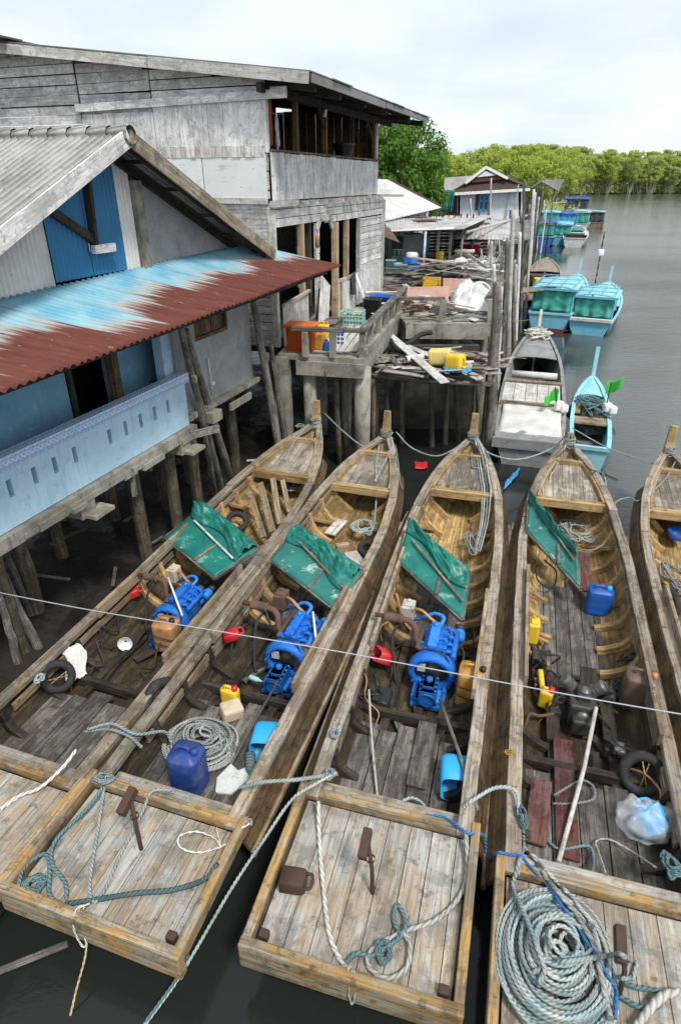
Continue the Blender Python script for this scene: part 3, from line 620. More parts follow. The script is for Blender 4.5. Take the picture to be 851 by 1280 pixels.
def drape(mb, w, h, folds, th=.02, amp=.03):
    return mb.grid(lambda a, b: Vector((amp * math.sin(b * folds * 6.28) * (.3 + a) + .02 * mnoise.noise(Vector((a * 4, b * 4, w))), (b - .5) * w * (1 - .25 * a), -a * h)), 10, 30, lambda a, b: (a * h, b * w))
for y, w, h, m, lb in ((.62, .34, .75, 'orangecloth', 'orange cloth hanging on the balcony line of the plank house'), (.98, .16, .5, 'sack', 'pale shirt hanging beside the orange cloth on the balcony')):
    o = drape(MB(), w, h, 3).build('hanging_cloth', M[m], None, lb, 'cloth', bevel=0, solid=.01); put2(o, -.25, y, 6.18)
o = MB().tube([W2(-.25, -.02, 6.85), W2(-.25, .7, 6.72), W2(-.25, 1.36, 6.76)], .008, 5).build('clothes_line', M['wire'], None, 'thin wire strung between the balcony posts', 'wire')
mb = MB(); mb.lathe([(.0, 0), (.2, 0), (.25, .22), (.27, .22), (.27, .25), (.22, .24)], n=18); o = mb.build('washing_basin', M['blackp'], None, 'black basin turned over on the balcony rail', 'basin'); put2(o, .02, 4.15, 6.12)
mb = MB(); mb.lathe([(.0, 0), (.045, .02), (.05, .2), (.03, .28), (.0, .3)], n=10); mb.tube([(0, 0, .28), (0, 0, .42)], .006, 5); o = mb.build('hanging_lantern', M['p_tan'], None, 'small dusty lantern hanging by the arched doorway', 'lantern'); put2(o, .12, 2.1, 4.25)
for (y0, z0, y1, z1, x0, x1, w, m, lb) in ((2.6, 3.5, 1.9, 2.5, .12, .3, .52, 'pale', 'wide grey board leaning across the arched doorway'), (5.0, 3.35, 5.15, 2.5, .08, .35, .2, 'white', 'narrow white board leaning on the skirting boards')):
    o = MB().beam(W2(x0, y0, z0), W2(x1, y1, z1), .025, w, up=rotz(19.5) @ Vector((0, 1, 0))).build('leaning_board', M[m], None, lb, 'board')
o = drape(MB(), .35, .55, 2, amp=.05).build('draped_cloth', M['darkcloth'], None, 'dark cloth hung over the window sill of the plank house', 'cloth', solid=.012); put2(o, .1, 4.75, 2.88)

# ================================================================== concrete jetty with railings
jet = thing('concrete_jetty', 'concrete jetty on round piles with railing before the plank house', 'jetty', (-.83, 12.4, 0), 14)
JP = lambda px, py, z=2.5: (rotz(14).transposed() @ (at(px, py, z) - Vector((-.83, 12.4, 0))))
A_, B_, C_, D_ = JP(367, 444), JP(455, 449), JP(508, 386), JP(420, 386)
A_.z = B_.z = C_.z = D_.z = 2.5
mb = MB(); mb.poly([A_ + Vector((-.35, .05, -.10)), B_ + Vector((0, 0, -.10)), C_ + Vector((0, 0, -.10)), C_ + Vector((-2.4, 0, -.10)), A_ + Vector((-.5, 1.5, -.10))], .10, (0, 0, 1)); mb.build('deck_slab', M['conc'], jet)
mb = MB(); mb.beam(A_ + Vector((.05, .06, -.24)), B_ + Vector((0, .06, -.24)), .2, .28); mb.beam(B_ + Vector((-.09, .17, -.23)), C_ + Vector((-.09, 0, -.23)), .18, .26); mb.build('edge_beam', M['conc'], jet)
posts = [JP(381, 446), JP(415, 447), JP(452, 448)]
n = 6
for i in range(1, n + 1): posts.append(B_.lerp(C_, i / n) + Vector((-.08, 0, 0)))
for p in posts:
    mb = MB(); mb.box((p.x, p.y + .06, 2.5 + .24), (.12, .12, .5)); mb.build('railing_post', M['conc'], jet, bevel=.01)
mb = MB(); mb.beam(posts[0] + Vector((-.28, .06, .53)), posts[2] + Vector((.06, .06, .53)), .15, .07); mb.build('handrail', M['post'], jet, bevel=.006)
mb = MB(); mb.beam(posts[2] + Vector((0, .1, .545)), posts[-1] + Vector((0, .1, .545)), .15, .07); mb.build('handrail', M['post'], jet, bevel=.006)
mb = MB(); mb.beam(B_ + Vector((-.03, .1, .1)), C_ + Vector((-.03, 0, .02)), .1, .12); mb.build('kerb', M['conc'], jet)
for p, r in ((JP(385, 462, 2.2), .14), (JP(452, 466, 2.2), .17), (C_ + Vector((-.2, .2, 0)), .14), (JP(400, 420), .12), (JP(432, 420), .12), (JP(395, 400), .12)):
    mb = MB(); mb.tube([(p.x, p.y + .1, 2.28), (p.x + .01, p.y + .1, 1.0), (p.x, p.y + .1, -.6)], [r, r * .99, r * 1.03], 14); mb.build('pile', M['conc'], jet)
mb = MB(); p = JP(350, 446); mb.box((p.x - .05, p.y + .25, 1.1), (.3, .24, 2.7)); mb.build('square_pile', M['conc'], jet)
for px in (415, 425):
    p = JP(px, 462, 2.2); mb = MB(); mb.tube([(p.x, p.y + .3, 2.25), (p.x + .05, p.y + .25, 1.1), (p.x + .14, p.y + .2, -.5)], .065, 9); mb.build('prop', M['pile'], jet)
# rear deck
jt2 = thing('concrete_deck', 'rear concrete deck heaped with sacks and boards behind the scrap rack', 'jetty', at(508, 405, 2.5) * 1, 14)
J2 = lambda px, py, z=2.5: (rotz(14).transposed() @ (at(px, py, z) - Vector(jt2.location)))
jt2.location.z = 0; q = [J2(507, 404), J2(614, 405), J2(618, 375), J2(480, 372)]
for v in q: v.z = 2.5
mb = MB(); mb.poly([v + Vector((0, 0, -.1)) for v in q], .1, (0, 0, 1)); mb.beam(q[0] + Vector((0, .07, -.22)), q[1] + Vector((0, .07, -.22)), .16, .3); mb.build('deck_slab', M['conc'], jt2)
for px in (531, 552, 612):
    p = J2(px, 403); mb = MB(); mb.box((p.x, p.y + .06, 2.76 if px != 531 else 2.3), (.16, .14, .56)); 
    if px != 531: mb.build('railing_post', M['conc'], jt2, bevel=.01)
mb = MB(); a, b = J2(498, 373, 3.05), J2(556, 373, 3.05); mb.beam(a, b, .15, .07); mb.build('handrail', M['post'], jt2)
mb = MB(); a, b = J2(612, 371, 3.05), J2(628, 350, 3.05); mb.beam(a, b, .2, .07); mb.build('handrail', M['post'], jt2)
for px in (515, 565, 608):
    p = J2(px, 415, 2.3); mb = MB(); mb.tube([(p.x, p.y + .4, 2.25), (p.x, p.y + .4, -.5)], .15, 12); mb.build('pile', M['conc'], jt2)
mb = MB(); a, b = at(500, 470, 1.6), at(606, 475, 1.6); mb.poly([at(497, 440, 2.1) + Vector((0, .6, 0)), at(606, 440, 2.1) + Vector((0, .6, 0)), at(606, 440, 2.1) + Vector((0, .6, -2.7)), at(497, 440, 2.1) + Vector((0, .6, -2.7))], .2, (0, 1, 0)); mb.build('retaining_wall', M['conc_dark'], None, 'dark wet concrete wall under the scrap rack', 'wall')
# ================================================================== the moored longboats
HW = [(0, .74), (1.4, .745), (3.2, .76), (5.0, .77), (6.4, .76), (7.4, .68), (8.2, .53), (8.75, .36), (9.1, .19), (9.35, .07)]
SH = [(0, .55), (1.4, .56), (4, .6), (6.5, .70), (7.6, .82), (8.6, .98), (9.35, 1.12)]
def longboat(label, loc, deg, L=9.35, wide=1.0, pale=False, sh_=0., dl=1.30):
    k = L / 9.35
    hw = lambda y: smooth_tab(HW, y / k) * wide if y > 1.4 else .745 * wide
    sh = lambda y: smooth_tab(SH, y / k) if y > .3 else .55
    t = thing('wooden_longboat', label, 'boat', loc, deg, 'wooden longboats moored side by side')
    def sec(y, s, ins):
        """half section from the keel (s=0) to the gunwale (s=1)"""
        H, z = hw(y) - ins, sh(y); f = max(0, (y / k - 6.2) / 3.1); zb = (-.16 if ins == 0 else .03) + .75 * f * f + ins
        w = [(0, 0, zb), (.28, .50 * (1 - .45 * f), zb + .03), (.55, .84 * (1 - .28 * f), zb + .17 + .1 * f), (.78, .95 * (1 - .10 * f), zb + (z - zb) * .58), (1, 1.0, z)]
        for (a, x0, z0), (b, x1, z1) in zip(w, w[1:]):
            if s <= b + 1e-6:
                q = (s - a) / (b - a); return H * (x0 + (x1 - x0) * q), z0 + (z1 - z0) * q
        return H, z
    def shell(ins, y0, name, mat, sides=(-1, 1)):
        mb = MB()
        for sd in sides:
            mb.grid(lambda a, b: (lambda y: (lambda p: Vector((sd * p[0], y, p[1])))(sec(y, b, ins)))(y0 + (L - y0 - (.03 if ins else 0)) * a), 44, 16, lambda a, b: (y0 + (L - y0) * a, b * 1.15))
        return mb
    mb = shell(0, .16, '', ''); 
    mb.grid(lambda a, b: (lambda p: Vector(((1 if b > .5 else -1) * p[0], .16, p[1])))(sec(.16, abs(b - .5) * 2, 0)) * 1.0 if a > .5 else Vector(((b - .5) * 1.5 * wide, .165, .42)), 1, 16)
    hull = mb.build('hull', M['hull_out'], t)
    shell(.035, dl + .06, '', '').build('inner_planking', M['hull_in'], t)
    ys = [dl + (L - dl - .06) * i / 34 for i in range(35)]
    for sd in (-1, 1):                              # gunwale caps in two lengths with a step, plus a rubbing strake
        mb = MB(); cut = 24 + (sd > 0) * 2
        j = lambda: U(-.006, .006)
        mb.sweep([(sd * (hw(y) - .05 + j()), y, sh(y) + .012 + j()) for y in ys[:cut + 1]], .135, .07)
        mb.sweep([(sd * (hw(y) - .045 + j()), y, sh(y) + .03) for y in ys[cut:]], [.135 - .03 * max(0, i - 6) / 6 for i in range(len(ys) - cut)], .075)
        mb.build('gunwale', M['rail'], t, bevel=.012)
        mb = MB(); mb.sweep([(sd * (hw(y) + .065), y, sh(y) - .125) for y in ys[:31]], .045, [.25 - .10 * max(0, i - 16) / 15 for i in range(31)], up=(-sd * .5, 0, .86)); mb.build('wale_plank', M['hull_out'], t, bevel=.008)
        mb = MB(); mb.sweep([(sd * (hw(y) + .15), y, sh(y) - .27) for y in ys[:26]], .05, .08); mb.build('rubbing_strake', M['boat'], t, bevel=.01)
        mb = MB(); mb.sweep([(sd * (hw(y) - .10), y, sh(y) - .14) for y in ys[3:29]], .035, .10); mb.build('stringer', M['rim' if pale else 'boat'], t, bevel=.006)
        a, b = (9, 19) if sd < 0 else (7, 16)       # extra washboard standing along part of the side
        mb = MB(); mb.sweep([(sd * (hw(y) - .135), y, sh(y) + .08) for y in ys[a:b]], .045, .17); mb.build('washboard', M['boat'], t, bevel=.008)
        for y in [1.9, 2.5, 3.1] + [4.3 * k + .47 * i for i in range(9)]:
            if y > L - .9: continue
            mb = MB(); pts = []
            for s in [.24 + .7 * i / 8 for i in range(9)]:
                x, z = sec(y, s, .035 + .035); pts.append((sd * x, y + U(-.01, .01), z))
            mb.sweep(pts, .085, .085, up=(0, 1, 0)); mb.build('rib', M['rib' if y > 4 else 'oily'], t, bevel=.006)
    # stern platform
    W = .80 * wide
    mb = MB(); x = -W + .07
    while x < W - .08:
        w = min(U(.17, .22), W - .06 - x); mb.beam((x + w / 2, .05, .50 + U(-.003, .003)), (x + w / 2, dl, .50 + U(-.003, .003)), w - .007, .035); x += w
    mb.build('stern_deck', M['deck'], t)
    for sd in (-1, 1):
        mb = MB(); mb.beam((sd * (W - .01), -.03, .535), (sd * (W - .01), dl + .12, .56), .075, .15); mb.build('deck_rim', M['rim'], t, bevel=.012)
        mb = MB(); mb.beam((sd * (W - .16), .08, .35), (sd * (W - .1), dl, .40), .08, .2); mb.build('bearer', M['hull_out'], t)
        mb = MB(); mb.box((sd * (W - .12), .09, .55), (.08, .07, .08)); mb.build('corner_block', M['iron'], t, bevel=.015)
    mb = MB(); mb.beam((-W - .03, -.02, .475), (W + .03, -.02, .475), .085, .29); mb.build('transom', M['rim'], t, bevel=.014)
    mb = MB(); mb.beam((-W + .03, dl + .06, .545), (W - .03, dl + .06, .545), .08, .11); mb.build('deck_beam', M['rim'], t, bevel=.012)
    mb = MB(); mb.beam((-W + .14, dl + .19, .46), (W - .14, dl + .19, .46), .15, .05); mb.build('thwart', M['deck'], t, bevel=.01)
    mb = MB(); mb.tube([(.05, .62, .3), (.02, .66, .8), (-.03, .72, 1.02)], .018, 8); tl = mb.build('rudder_post', M['iron'], t)
    mb = MB(); mb.box((-.05, .70, 1.03), (.07, .22, .09), Matrix.Rotation(.3, 3, 'X')); mb.lathe([(.035, 0), (.035, .03)], (-.0, .69, .86), None, 10); mb.build('tiller_head', M['iron'], tl, bevel=.008)
    # hold floor
    mb = MB(); x = -.60
    while x < .55:
        w = U(.17, .27); 
        if R() > .06: mb.beam((x + w / 2, dl + .12 + U(0, .12), .20 + U(-.012, .012)), (x + w / 2, U(2.55, 2.75), .20 + U(-.012, .012)), w - .012, .03)
        x += w
    mb.build('hold_floor', M['floor'], t)
    mb = MB(); x = -.50
    while x < .45:
        w = U(.14, .2); mb.beam((x + w / 2, 4.15 * k + U(0, .06), .075 + U(-.006, .006)), (x + w / 2, 6.1 * k + U(-.1, .4), .12 + U(-.006, .006)), w - .01, .025); x += w
    mb.build('fore_floor', M['floor'], t)
    mb = MB(); mb.beam((-.66, 2.82, .22), (.66, 2.82, .22), .08, .1); mb.beam((-.66, 4.1, .14), (.66, 4.1, .14), .09, .12)
    for sx in (-.3, .32): mb.beam((sx, 2.6, .12), (sx, 4.2, .10), .1, .14)
    mb.build('engine_bearer', M['oily'], t)
    # bow
    yd = 7.62 * k; zd = lambda y: sh(y) - .05
    def deck(a, b):
        y = yd + (L - .42 - yd) * a; x = (2 * b - 1) * (hw(y) - .06); return Vector((x, y, zd(y) + .02 * (1 - (2 * b - 1) ** 2)))
    mb = MB(); mb.grid(deck, 12, 12, lambda a, b: ((lambda y: (y, (2 * b - 1) * (hw(y) - .06) + 3.0))(yd + (L - .42 - yd) * a))); mb.build('foredeck', M['foredeck'], t, solid=.03)
    mb = MB(); w = hw(yd) - .03; mb.beam((-w, yd - .03, sh(yd) - .06), (w, yd - .03, sh(yd) - .06), .065, .15); mb.beam((-w + .03, yd + .015, sh(yd) + .0), (w - .03, yd + .015, sh(yd) + .0), .03, .06); mb.build('foredeck_beam', M['honey'], t, bevel=.01)
    y = L - .62; w = hw(y) - .0; mb = MB(); mb.beam((-w, y, sh(y) + .02), (w, y, sh(y) + .02), .07, .09); mb.build('breast_beam', M['honey'], t, bevel=.01)
    for sd in (-1, 1):
        mb = MB(); mb.sweep([(sd * (hw(y) - .135), y, sh(y) - .0) for y in [yd + (L - .5 - yd) * i / 8 for i in range(9)]], .04, .10); mb.build('bulwark', M['honey'], t, bevel=.006)
        mb = MB(); y = 6.75 * k; mb.beam((sd * (hw(y) - .14), y, .52), (sd * .30, y + .55, .16), .12, .05); mb.build('knee', M['honey'], t, bevel=.006)
    mb = MB(); mb.sweep([(0, L - .55, .30), (0, L - .2, .72), (0, L - .03, 1.05), (0, L + .04, 1.35 - sh_ * .5), (0, L + .05, 1.66 - sh_)], [.12, .13, .12, .10, .085], [.2, .2, .19, .16, .13], up=(1, 0, 0)); mb.build('stem_post', M['honey'], t, bevel=.016)
    return t
def boat_pt(t, x, y, z): return t.matrix_basis @ Vector((x, y, z))
bA = longboat('leftmost wooden longboat, its stern cut by the left edge, beside the blue house', (-3.66, 2.85, 0), 18.9, 9.75, 1.04)
bB = longboat('wooden longboat second from left with navy jerrycan and big rope coil aboard', (-1.95, 2.70, 0), 18.1, 9.17, dl=1.02)
bC = longboat('middle wooden longboat with blue engine and amber jerrycan, its grey deck stained ochre', (.05, 2.32, 0), 15.8, 9.3)
bD = longboat('wooden longboat with no blue engine, a huge rope coil on its stern deck', (1.76, 1.6, 0), 15.5, 9.75, 1.04, sh_=.3)
bE = longboat('rightmost wooden longboat, mostly cut off by the right edge', (3.42, 1.0, 0), 15.5, 9.95)
BD = {'A': 18.6, 'B': 18.1, 'C': 15.5, 'D': 15.5, 'E': 15.5}
# ------------------------------------------------------------------ canvas roof panels leaning across the holds
def panel(label, TL, TR, BR, BL, z, seed, mat='tarp'):
    a, b, c, d = at(*TL, z[0]), at(*TR, z[1]), at(*BR, z[2]), at(*BL, z[3])
    o = thing('canvas_panel', label, 'roof panel', tuple((a + b + c + d) / 4), 0, 'green canvas roof panels lying across the boats')
    n = (b - a).cross(d - a).normalized(); n = n if n.z > 0 else -n
    bl = lambda u, v: a.lerp(b, u).lerp(d.lerp(c, u), v)
    mb = MB()
    mb.grid(lambda u, v: bl(u, v) + n * (.012 + .02 * mnoise.noise(Vector((u * 5, v * 4, seed)))), 26, 12, lambda u, v: (u * 2, v)); mb.build('canvas', M[mat], o, world=True, solid=.006)
    mb = MB()                                   # loose folds gathered over the upper half
    def fold(u, v):
        w = (v * 1.0); s = [.34 + .12 * u, .42 + .16 * u, .30 + .22 * u, .40 - .1 * u][seed - 1]
        ridge = abs(mnoise.noise(Vector((u * 3 + v * 2.5, v * 7 - u * 4, seed + 4)))) + .6 * abs(mnoise.noise(Vector((u * 9 + v * 5, v * 12 - u * 9, seed + 8))))
        return bl(u, -.05 + w * s * (1 + .25 * math.sin(u * 7 + seed))) + n * (.03 + .19 * ridge * math.sin(math.pi * min(1, max(0, v))) + .05 * math.sin(math.pi * v))
    mb.grid(fold, 44, 22, lambda u, v: (u * 2, v * .5)); mb.build('loose_canvas', M['tarp'], o, world=True, solid=.004)
    mb = MB(); e = n * -.02
    for p, q in ((d, c), (a, d), (b, c), (a, b)): mb.beam(p + e, q + e, .045, .05, up=n)
    mb.build('frame', M['post'], o, world=True)
    mb = MB(); a0, a1, a2, a3 = [(.14, .42, .96, .52), (.1, .30, .99, .60), (.12, .36, .97, .72), (.3, .2, .93, .44)][seed - 1]; mb.beam(bl(a0, a1) + n * .07, bl(a2, a3) + n * .06, .03, .03, up=n); mb.build('batten', M['boat' if seed != 1 else 'pale'], o, world=True, bevel=.008)
    mb = MB(); mb.beam(bl(.62, .5) + n * .03, bl(.62, 1.0) + n * .03, .05, .02, up=n); mb.build('batten', M['post'], o, world=True)
    return o
panel('green canvas roof panel across the leftmost longboat', (255, 632), (322, 686), (268, 722), (206, 672), (.85, .75, .62, .72), 1)
panel('scuffed green canvas roof panel across the second longboat from left', (372, 660), (453, 714), (418, 762), (338, 700), (.86, .74, .6, .72), 2, 'tarpold')
panel('green canvas roof panel across the middle longboat with a long batten', (511, 656), (587, 716), (578, 775), (497, 701), (.9, .74, .56, .72), 3)
panel('pale green canvas roof panel tilted against the left side of the rope coil boat', (662, 619), (720, 690), (725, 735), (659, 664), (.98, .8, .5, .78), 4, 'tarpold')
# ------------------------------------------------------------------ engines
def engine(label, loc, deg, seed=1, tank='p_grey', tint='engl'):
    random.seed(seed)
    o = thing('marine_engine', label, 'engine', loc, deg, 'blue painted diesel engines')
    b = MB(); b.box((0, .22, .30), (.32, .66, .36)); b.box((0, .22, .09), (.24, .6, .12)); b.box((.02, .56, .34), (.26, .06, .3))
    for i in range(46):
        sx = random.choice((-1, 1)); y, z, w = U(-.1, .52), U(.12, .5), U(.02, .07); k = i % 4
        if k == 0: b.box((sx * U(.16, .2), y, z), (U(.03, .09), w, U(.02, .08)), Matrix.Rotation(U(-.3, .3), 3, 'Z'))
        elif k == 1: b.lathe([(w * .4, 0), (w * .4, .03), (w * .25, .034), (w * .25, .05), (0, .05)], (sx * .16, y, z), Matrix.Rotation(sx * math.pi / 2, 3, 'Y'), 8)
        elif k == 2: b.tube(cat_rom([(sx * .16, y, z), (sx * U(.19, .24), y + U(-.1, .1), z + U(-.1, .1)), (sx * .17, y + U(-.2, .2), z + U(-.1, .1))], 4), U(.006, .012), 6)
        else: b.box((U(-.1, .12), U(-.05, .5), U(.54, .58)), (U(.02, .05), U(.03, .07), U(.02, .06)))
    b.build('block', M['eng'], o, bevel=.02)
    b = MB(); b.box((0, .22, .51), (.27, .62, .08))
    for i in range(4):
        for sx in (-1, 1): b.lathe([(.018, 0), (.018, .03), (0, .03)], (sx * .12, -.02 + i * .16, .55), None, 6)
    b.build('cylinder_head', M['eng'], o, bevel=.008)
    b = MB(); b.box((-.04, .24, .595), (.13, .52, .09)); vc = b.build('valve_cover', M[tint], o, bevel=.025)
    b = MB(); b.lathe([(.032, 0), (.036, .01), (.036, .04), (.0, .045)], (-.04, .40, .635), None, 12); b.build('oil_cap', M['engl'], vc)
    b = MB()
    for i in range(4): b.tube(cat_rom([(.10, .0 + i * .15, .53), (.17, .0 + i * .15, .56), (.22, .03 + i * .14, .50)], 4), .026, 8)
    b.tube([(.23, -.05, .49), (.23, .5, .49)], .04, 10); b.build('intake_manifold', M['eng'], o)
    b = MB()
    for i in range(4): b.tube(cat_rom([(.08, -.04 + i * .15, .57), (.13, -.02 + i * .15, .63), (.19, .08 + i * .08, .45), (.2, .1 + i * .06, .36)], 4), .007, 5)
    b.build('fuel_pipe', M['engl'], o)
    b = MB(); b.box((.2, .15, .34), (.1, .34, .16)); b.lathe([(.05, -.06), (.05, .1)], (.21, .38, .34), Matrix.Rotation(math.pi / 2, 3, 'X'), 12); b.build('fuel_pump', M['eng'], o, bevel=.015)
    RX = Matrix.Rotation(-math.pi / 2, 3, 'X')
    b = MB(); b.lathe([(.0, .10), (.24, .10), (.30, .07), (.305, -.0), (.29, -.06), (.26, -.08), (.225, -.085), (.215, -.0), (.205, .02)], (0, -.17, .32), RX, 26)
    for i in range(12):
        a = i * math.pi / 6; b.lathe([(.016, -.03), (.016, 0), (0, 0)], (.262 * math.cos(a), -.252, .32 + .262 * math.sin(a)), RX, 6)
    fh = b.build('flywheel_housing', M['eng'], o)
    b = MB(); b.lathe([(.21, 0), (.12, .0), (.11, -.04), (.0, -.04)], (0, -.16, .32), RX, 20); b.build('flywheel', M['engd'], fh)
    MB().box((-.13, -.235, .42), (.10, .03, .12)).build('cover_plate', M['p_grey'], fh)
    b = MB(); b.box((0, -.45, .24), (.21, .30, .22)); b.box((0, -.44, .37), (.15, .2, .05)); b.lathe([(.085, 0), (.085, .12)], (0, -.2, .25), RX, 18); b.lathe([(.10, -.02), (.11, 0), (.09, .06), (0, .07)], (0, -.60, .22), RX, 16)
    for sx in (-1, 1):
        for i in range(4): b.lathe([(.014, 0), (.014, .015), (0, .02)], (sx * .085, -.56 + i * .08, .352), None, 6)
        b.box((sx * .125, -.45, .16), (.05, .22, .05)); b.build('gearbox', M['engl'], o, bevel=.012)
    b = MB(); b.lathe([(.04, 0), (.04, .04), (.02, .05), (0, .05)], (0, -.42, .395), None, 12); b.build('filler_cap', M['eng'], o)
    b = MB(); b.lathe([(.0, -.09), (.075, -.09), (.08, -.05), (.08, .05), (.07, .09), (0, .09)], (.26, .52, .42), RX, 16); b.build('alternator', M['engl'], o)
    b = MB(); b.lathe([(0, 0), (.12, 0), (.12, .02), (.1, .03), (.12, .04), (.12, .06), (0, .06)], (0, .66, .32), RX, 20); b.lathe([(0, 0), (.06, 0), (.06, .06), (0, .06)], (.26, .66, .42), RX, 14); b.build('pulley', M['engd'], o)
    b = MB(); b.tube(cat_rom([(.0, .5, .54), (.03, .64, .60), (-.1, .70, .60), (-.26, .68, .50), (-.40, .74, .40)], 6), .028, 9); b.build('water_pipe', M['engl'], o)
    b = MB(); b.box((0, -.05, .03), (.40, 1.0, .05)); b.box((-.18, -.35, .1), (.05, .3, .1)); b.box((.18, -.35, .1), (.05, .3, .1)); b.build('bed_plate', M['eng'], o)
    b = MB(); b.tube([(-.15, .06, .46), (-.22, .06, .47), (-.22, .5, .47)], .035, 9); b.tube(cat_rom([(-.22, .18, .46), (-.27, .18, .54), (-.29, .22, .68), (-.37, .27, .74), (-.5, .29, .74)], 6), .042, 12)
    ex = b.build('exhaust_pipe', M['rustpipe'], o)
    b = MB(); b.lathe([(.0, 0), (.04, 0), (.065, .006), (.072, .012), (.072, .03), (.066, .034), (.066, .22), (.072, .226), (.072, .245), (.065, .25), (.034, .255), (.034, .38), (.026, .38), (.026, .3)], (-.46, .29, .74), Matrix.Rotation(-math.pi / 2, 3, 'Y'), 14); b.build('silencer', M['rustpipe'], ex)
    b = MB(); b.box((-.46, .72, .56), (.17, .23, .26)); b.box((-.46, .72, .70), (.12, .14, .03)); b.lathe([(.032, 0), (.034, .03), (0, .035)], (-.46, .75, .715), None, 12); b.build('header_tank', M[tank], o, bevel=.02)
    b = MB(); b.tube(cat_rom([(-.38, .72, .62), (-.26, .64, .66), (-.14, .58, .60), (-.02, .54, .54)], 6), .022, 8); b.build('hose', M['p_tan'], o)
    b = MB(); b.tube(cat_rom([(-.5, .36, .68), (-.56, .1, .55), (-.46, -.2, .2), (-.4, -.3, .06)], 6), .02, 8); b.tube(cat_rom([(.26, .3, .5), (.36, .1, .45), (.3, -.2, .3)], 6), .014, 7); b.tube(cat_rom([(-.12, -.1, .62), (.1, -.16, .66), (.22, -.2, .5)], 6), .01, 6); b.build('hose', M['black'], o)
    return o
eC = engine('blue diesel engine in the middle longboat beside the amber jerrycan', tuple(at(540, 850, .12)), 15.5); eC.scale = (.96, .92, .88)
eB = engine('blue diesel engine in the second longboat from left', tuple(at(366, 834, .12)), 18.5, 5, 'rustpipe', 'eng'); eB.scale = (.94, .96, .86)
eA = engine('blue diesel engine in the leftmost longboat behind the tan jerrycan', tuple(at(224, 786, .12)), 18.5, 9, 'cardboard', 'eng'); eA.scale = (.86, .84, .8)
def rod(name, pts, r, mat, label, cat, n=8, group=None, k=1):
    P = [Vector(p) for p in pts]
    return MB().tube(cat_rom(P, k) if k > 1 else P, r, n).build(name, M[mat], None, label, cat, group)
dE = thing('marine_engine', 'dark greasy engine with two upright cylinders amidships in the rope coil boat', 'engine', tuple(at(722, 900, .12)), 15.5)
b = MB(); b.box((0, 0, .2), (.3, .34, .3)); b.box((0, .03, .38), (.16, .2, .1)); b.box((0, -.22, .14), (.22, .14, .2)); b.build('block', M['engd'], dE, bevel=.03)
for s in (-1, 1):
    b = MB(); A = Matrix.Rotation(s * .75, 3, 'Y'); b.lathe([(.06, 0), (.075, .02), (.075, .05), (.06, .06), (.075, .07), (.075, .16), (.05, .18), (0, .18)], (s * .1, .14, .33), A, 18, None, False); b.build('cylinder', M['steel'], dE)
b = MB(); b.lathe([(0, 0), (.05, 0), (.06, .03), (.03, .06), (0, .06)], (0, .0, .43), None, 12, None, False); b.build('filler_cap', M['steel'], dE); b = MB(); b.lathe([(.08, 0), (.08, .05), (0, .05)], (.0, -.17, .22), Matrix.Rotation(math.pi / 2, 3, 'X'), 14); b.build('end_cover', M['steel'], dE)
b = MB()
for i in range(7): b.tube(cat_rom([(U(-.2, .2), U(-.2, .2), .3), (U(-.4, .4), U(-.2, .4), .35), (U(-.5, .5), U(-.3, .5), .15)], 6), .013, 6)
b.build('hose', M['black'], dE)
b = MB(); b.box((-.3, -.05, .08), (.14, .9, .1)); b.box((.3, -.05, .08), (.14, .9, .1)); b.build('bed', M['oily'], dE)
# pump body, pipes and box round the dark engine
b = MB(); b.box((0, 0, .15), (.14, .2, .3)); b.box((0, 0, .31), (.1, .14, .05)); b.lathe([(.03, 0), (.03, .03)], (0, .02, .335), None, 10); o = thing('header_tank', 'yellow header tank with a filler cap on the left side of the rope coil boat', 'tank', tuple(at(664, 800, .45)), 15.5); b.build('body', M['p_yel'], o, bevel=.03)
b = MB(); b.tube([(.06, 0, .12), (.22, -.05, .12)], .03, 8); b.tube(cat_rom([(0, 0, 0), (-.02, -.1, -.1), (.05, -.3, -.2), (.1, -.5, -.3)], 6), .02, 8); b.build('pipe', M['p_tan'], o)
rod('yellow_pipe', [at(675, 838, .45), at(678, 862, .35)], .035, 'p_yel', 'short yellow pipe standing above the yellow can', 'pipe')
def machine(label, px, py, z, s, seed, mat='engd'):
    random.seed(seed); o = thing('machine_part', label, 'machinery', tuple(at(px, py, z)), 15.5); b = MB(); b.box((0, 0, s * .3), (s * .7, s * .8, s * .5)); b.lathe([(s * .3, 0), (s * .3, s * .2), (s * .1, s * .25), (0, s * .25)], (s * .1, -s * .3, s * .3), Matrix.Rotation(math.pi / 2, 3, 'X'), 14); b.build('casing', M[mat], o, bevel=.012)
    b = MB()
    for i in range(4): b.tube(cat_rom([(0, 0, s * .5), (U(-s, s), U(-s, s), s * .7), (U(-s, s), U(-s, s), .02)], 5), .012, 6)
    b.build('hose', M['black'], o)
machine('greasy pump with rusty fittings below the yellow tank', 672, 828, .3, .24, 3); machine('small dirty gearbox casing right of the dark engine', 757, 872, .25, .22, 4); machine('wheel hub and casing near the right side of the rope coil boat', 790, 832, .25, .2, 5); machine('bright steel pump end beside the tyre in the rope coil boat', 772, 940, .25, .16, 6, 'steel')
machine('battery box left of the middle engine', 477, 880, .12, .3, 8, 'blackp'); machine('oily starter casing under the exhaust of the second longboat', 300, 772, .25, .26, 9, 'rustpipe')
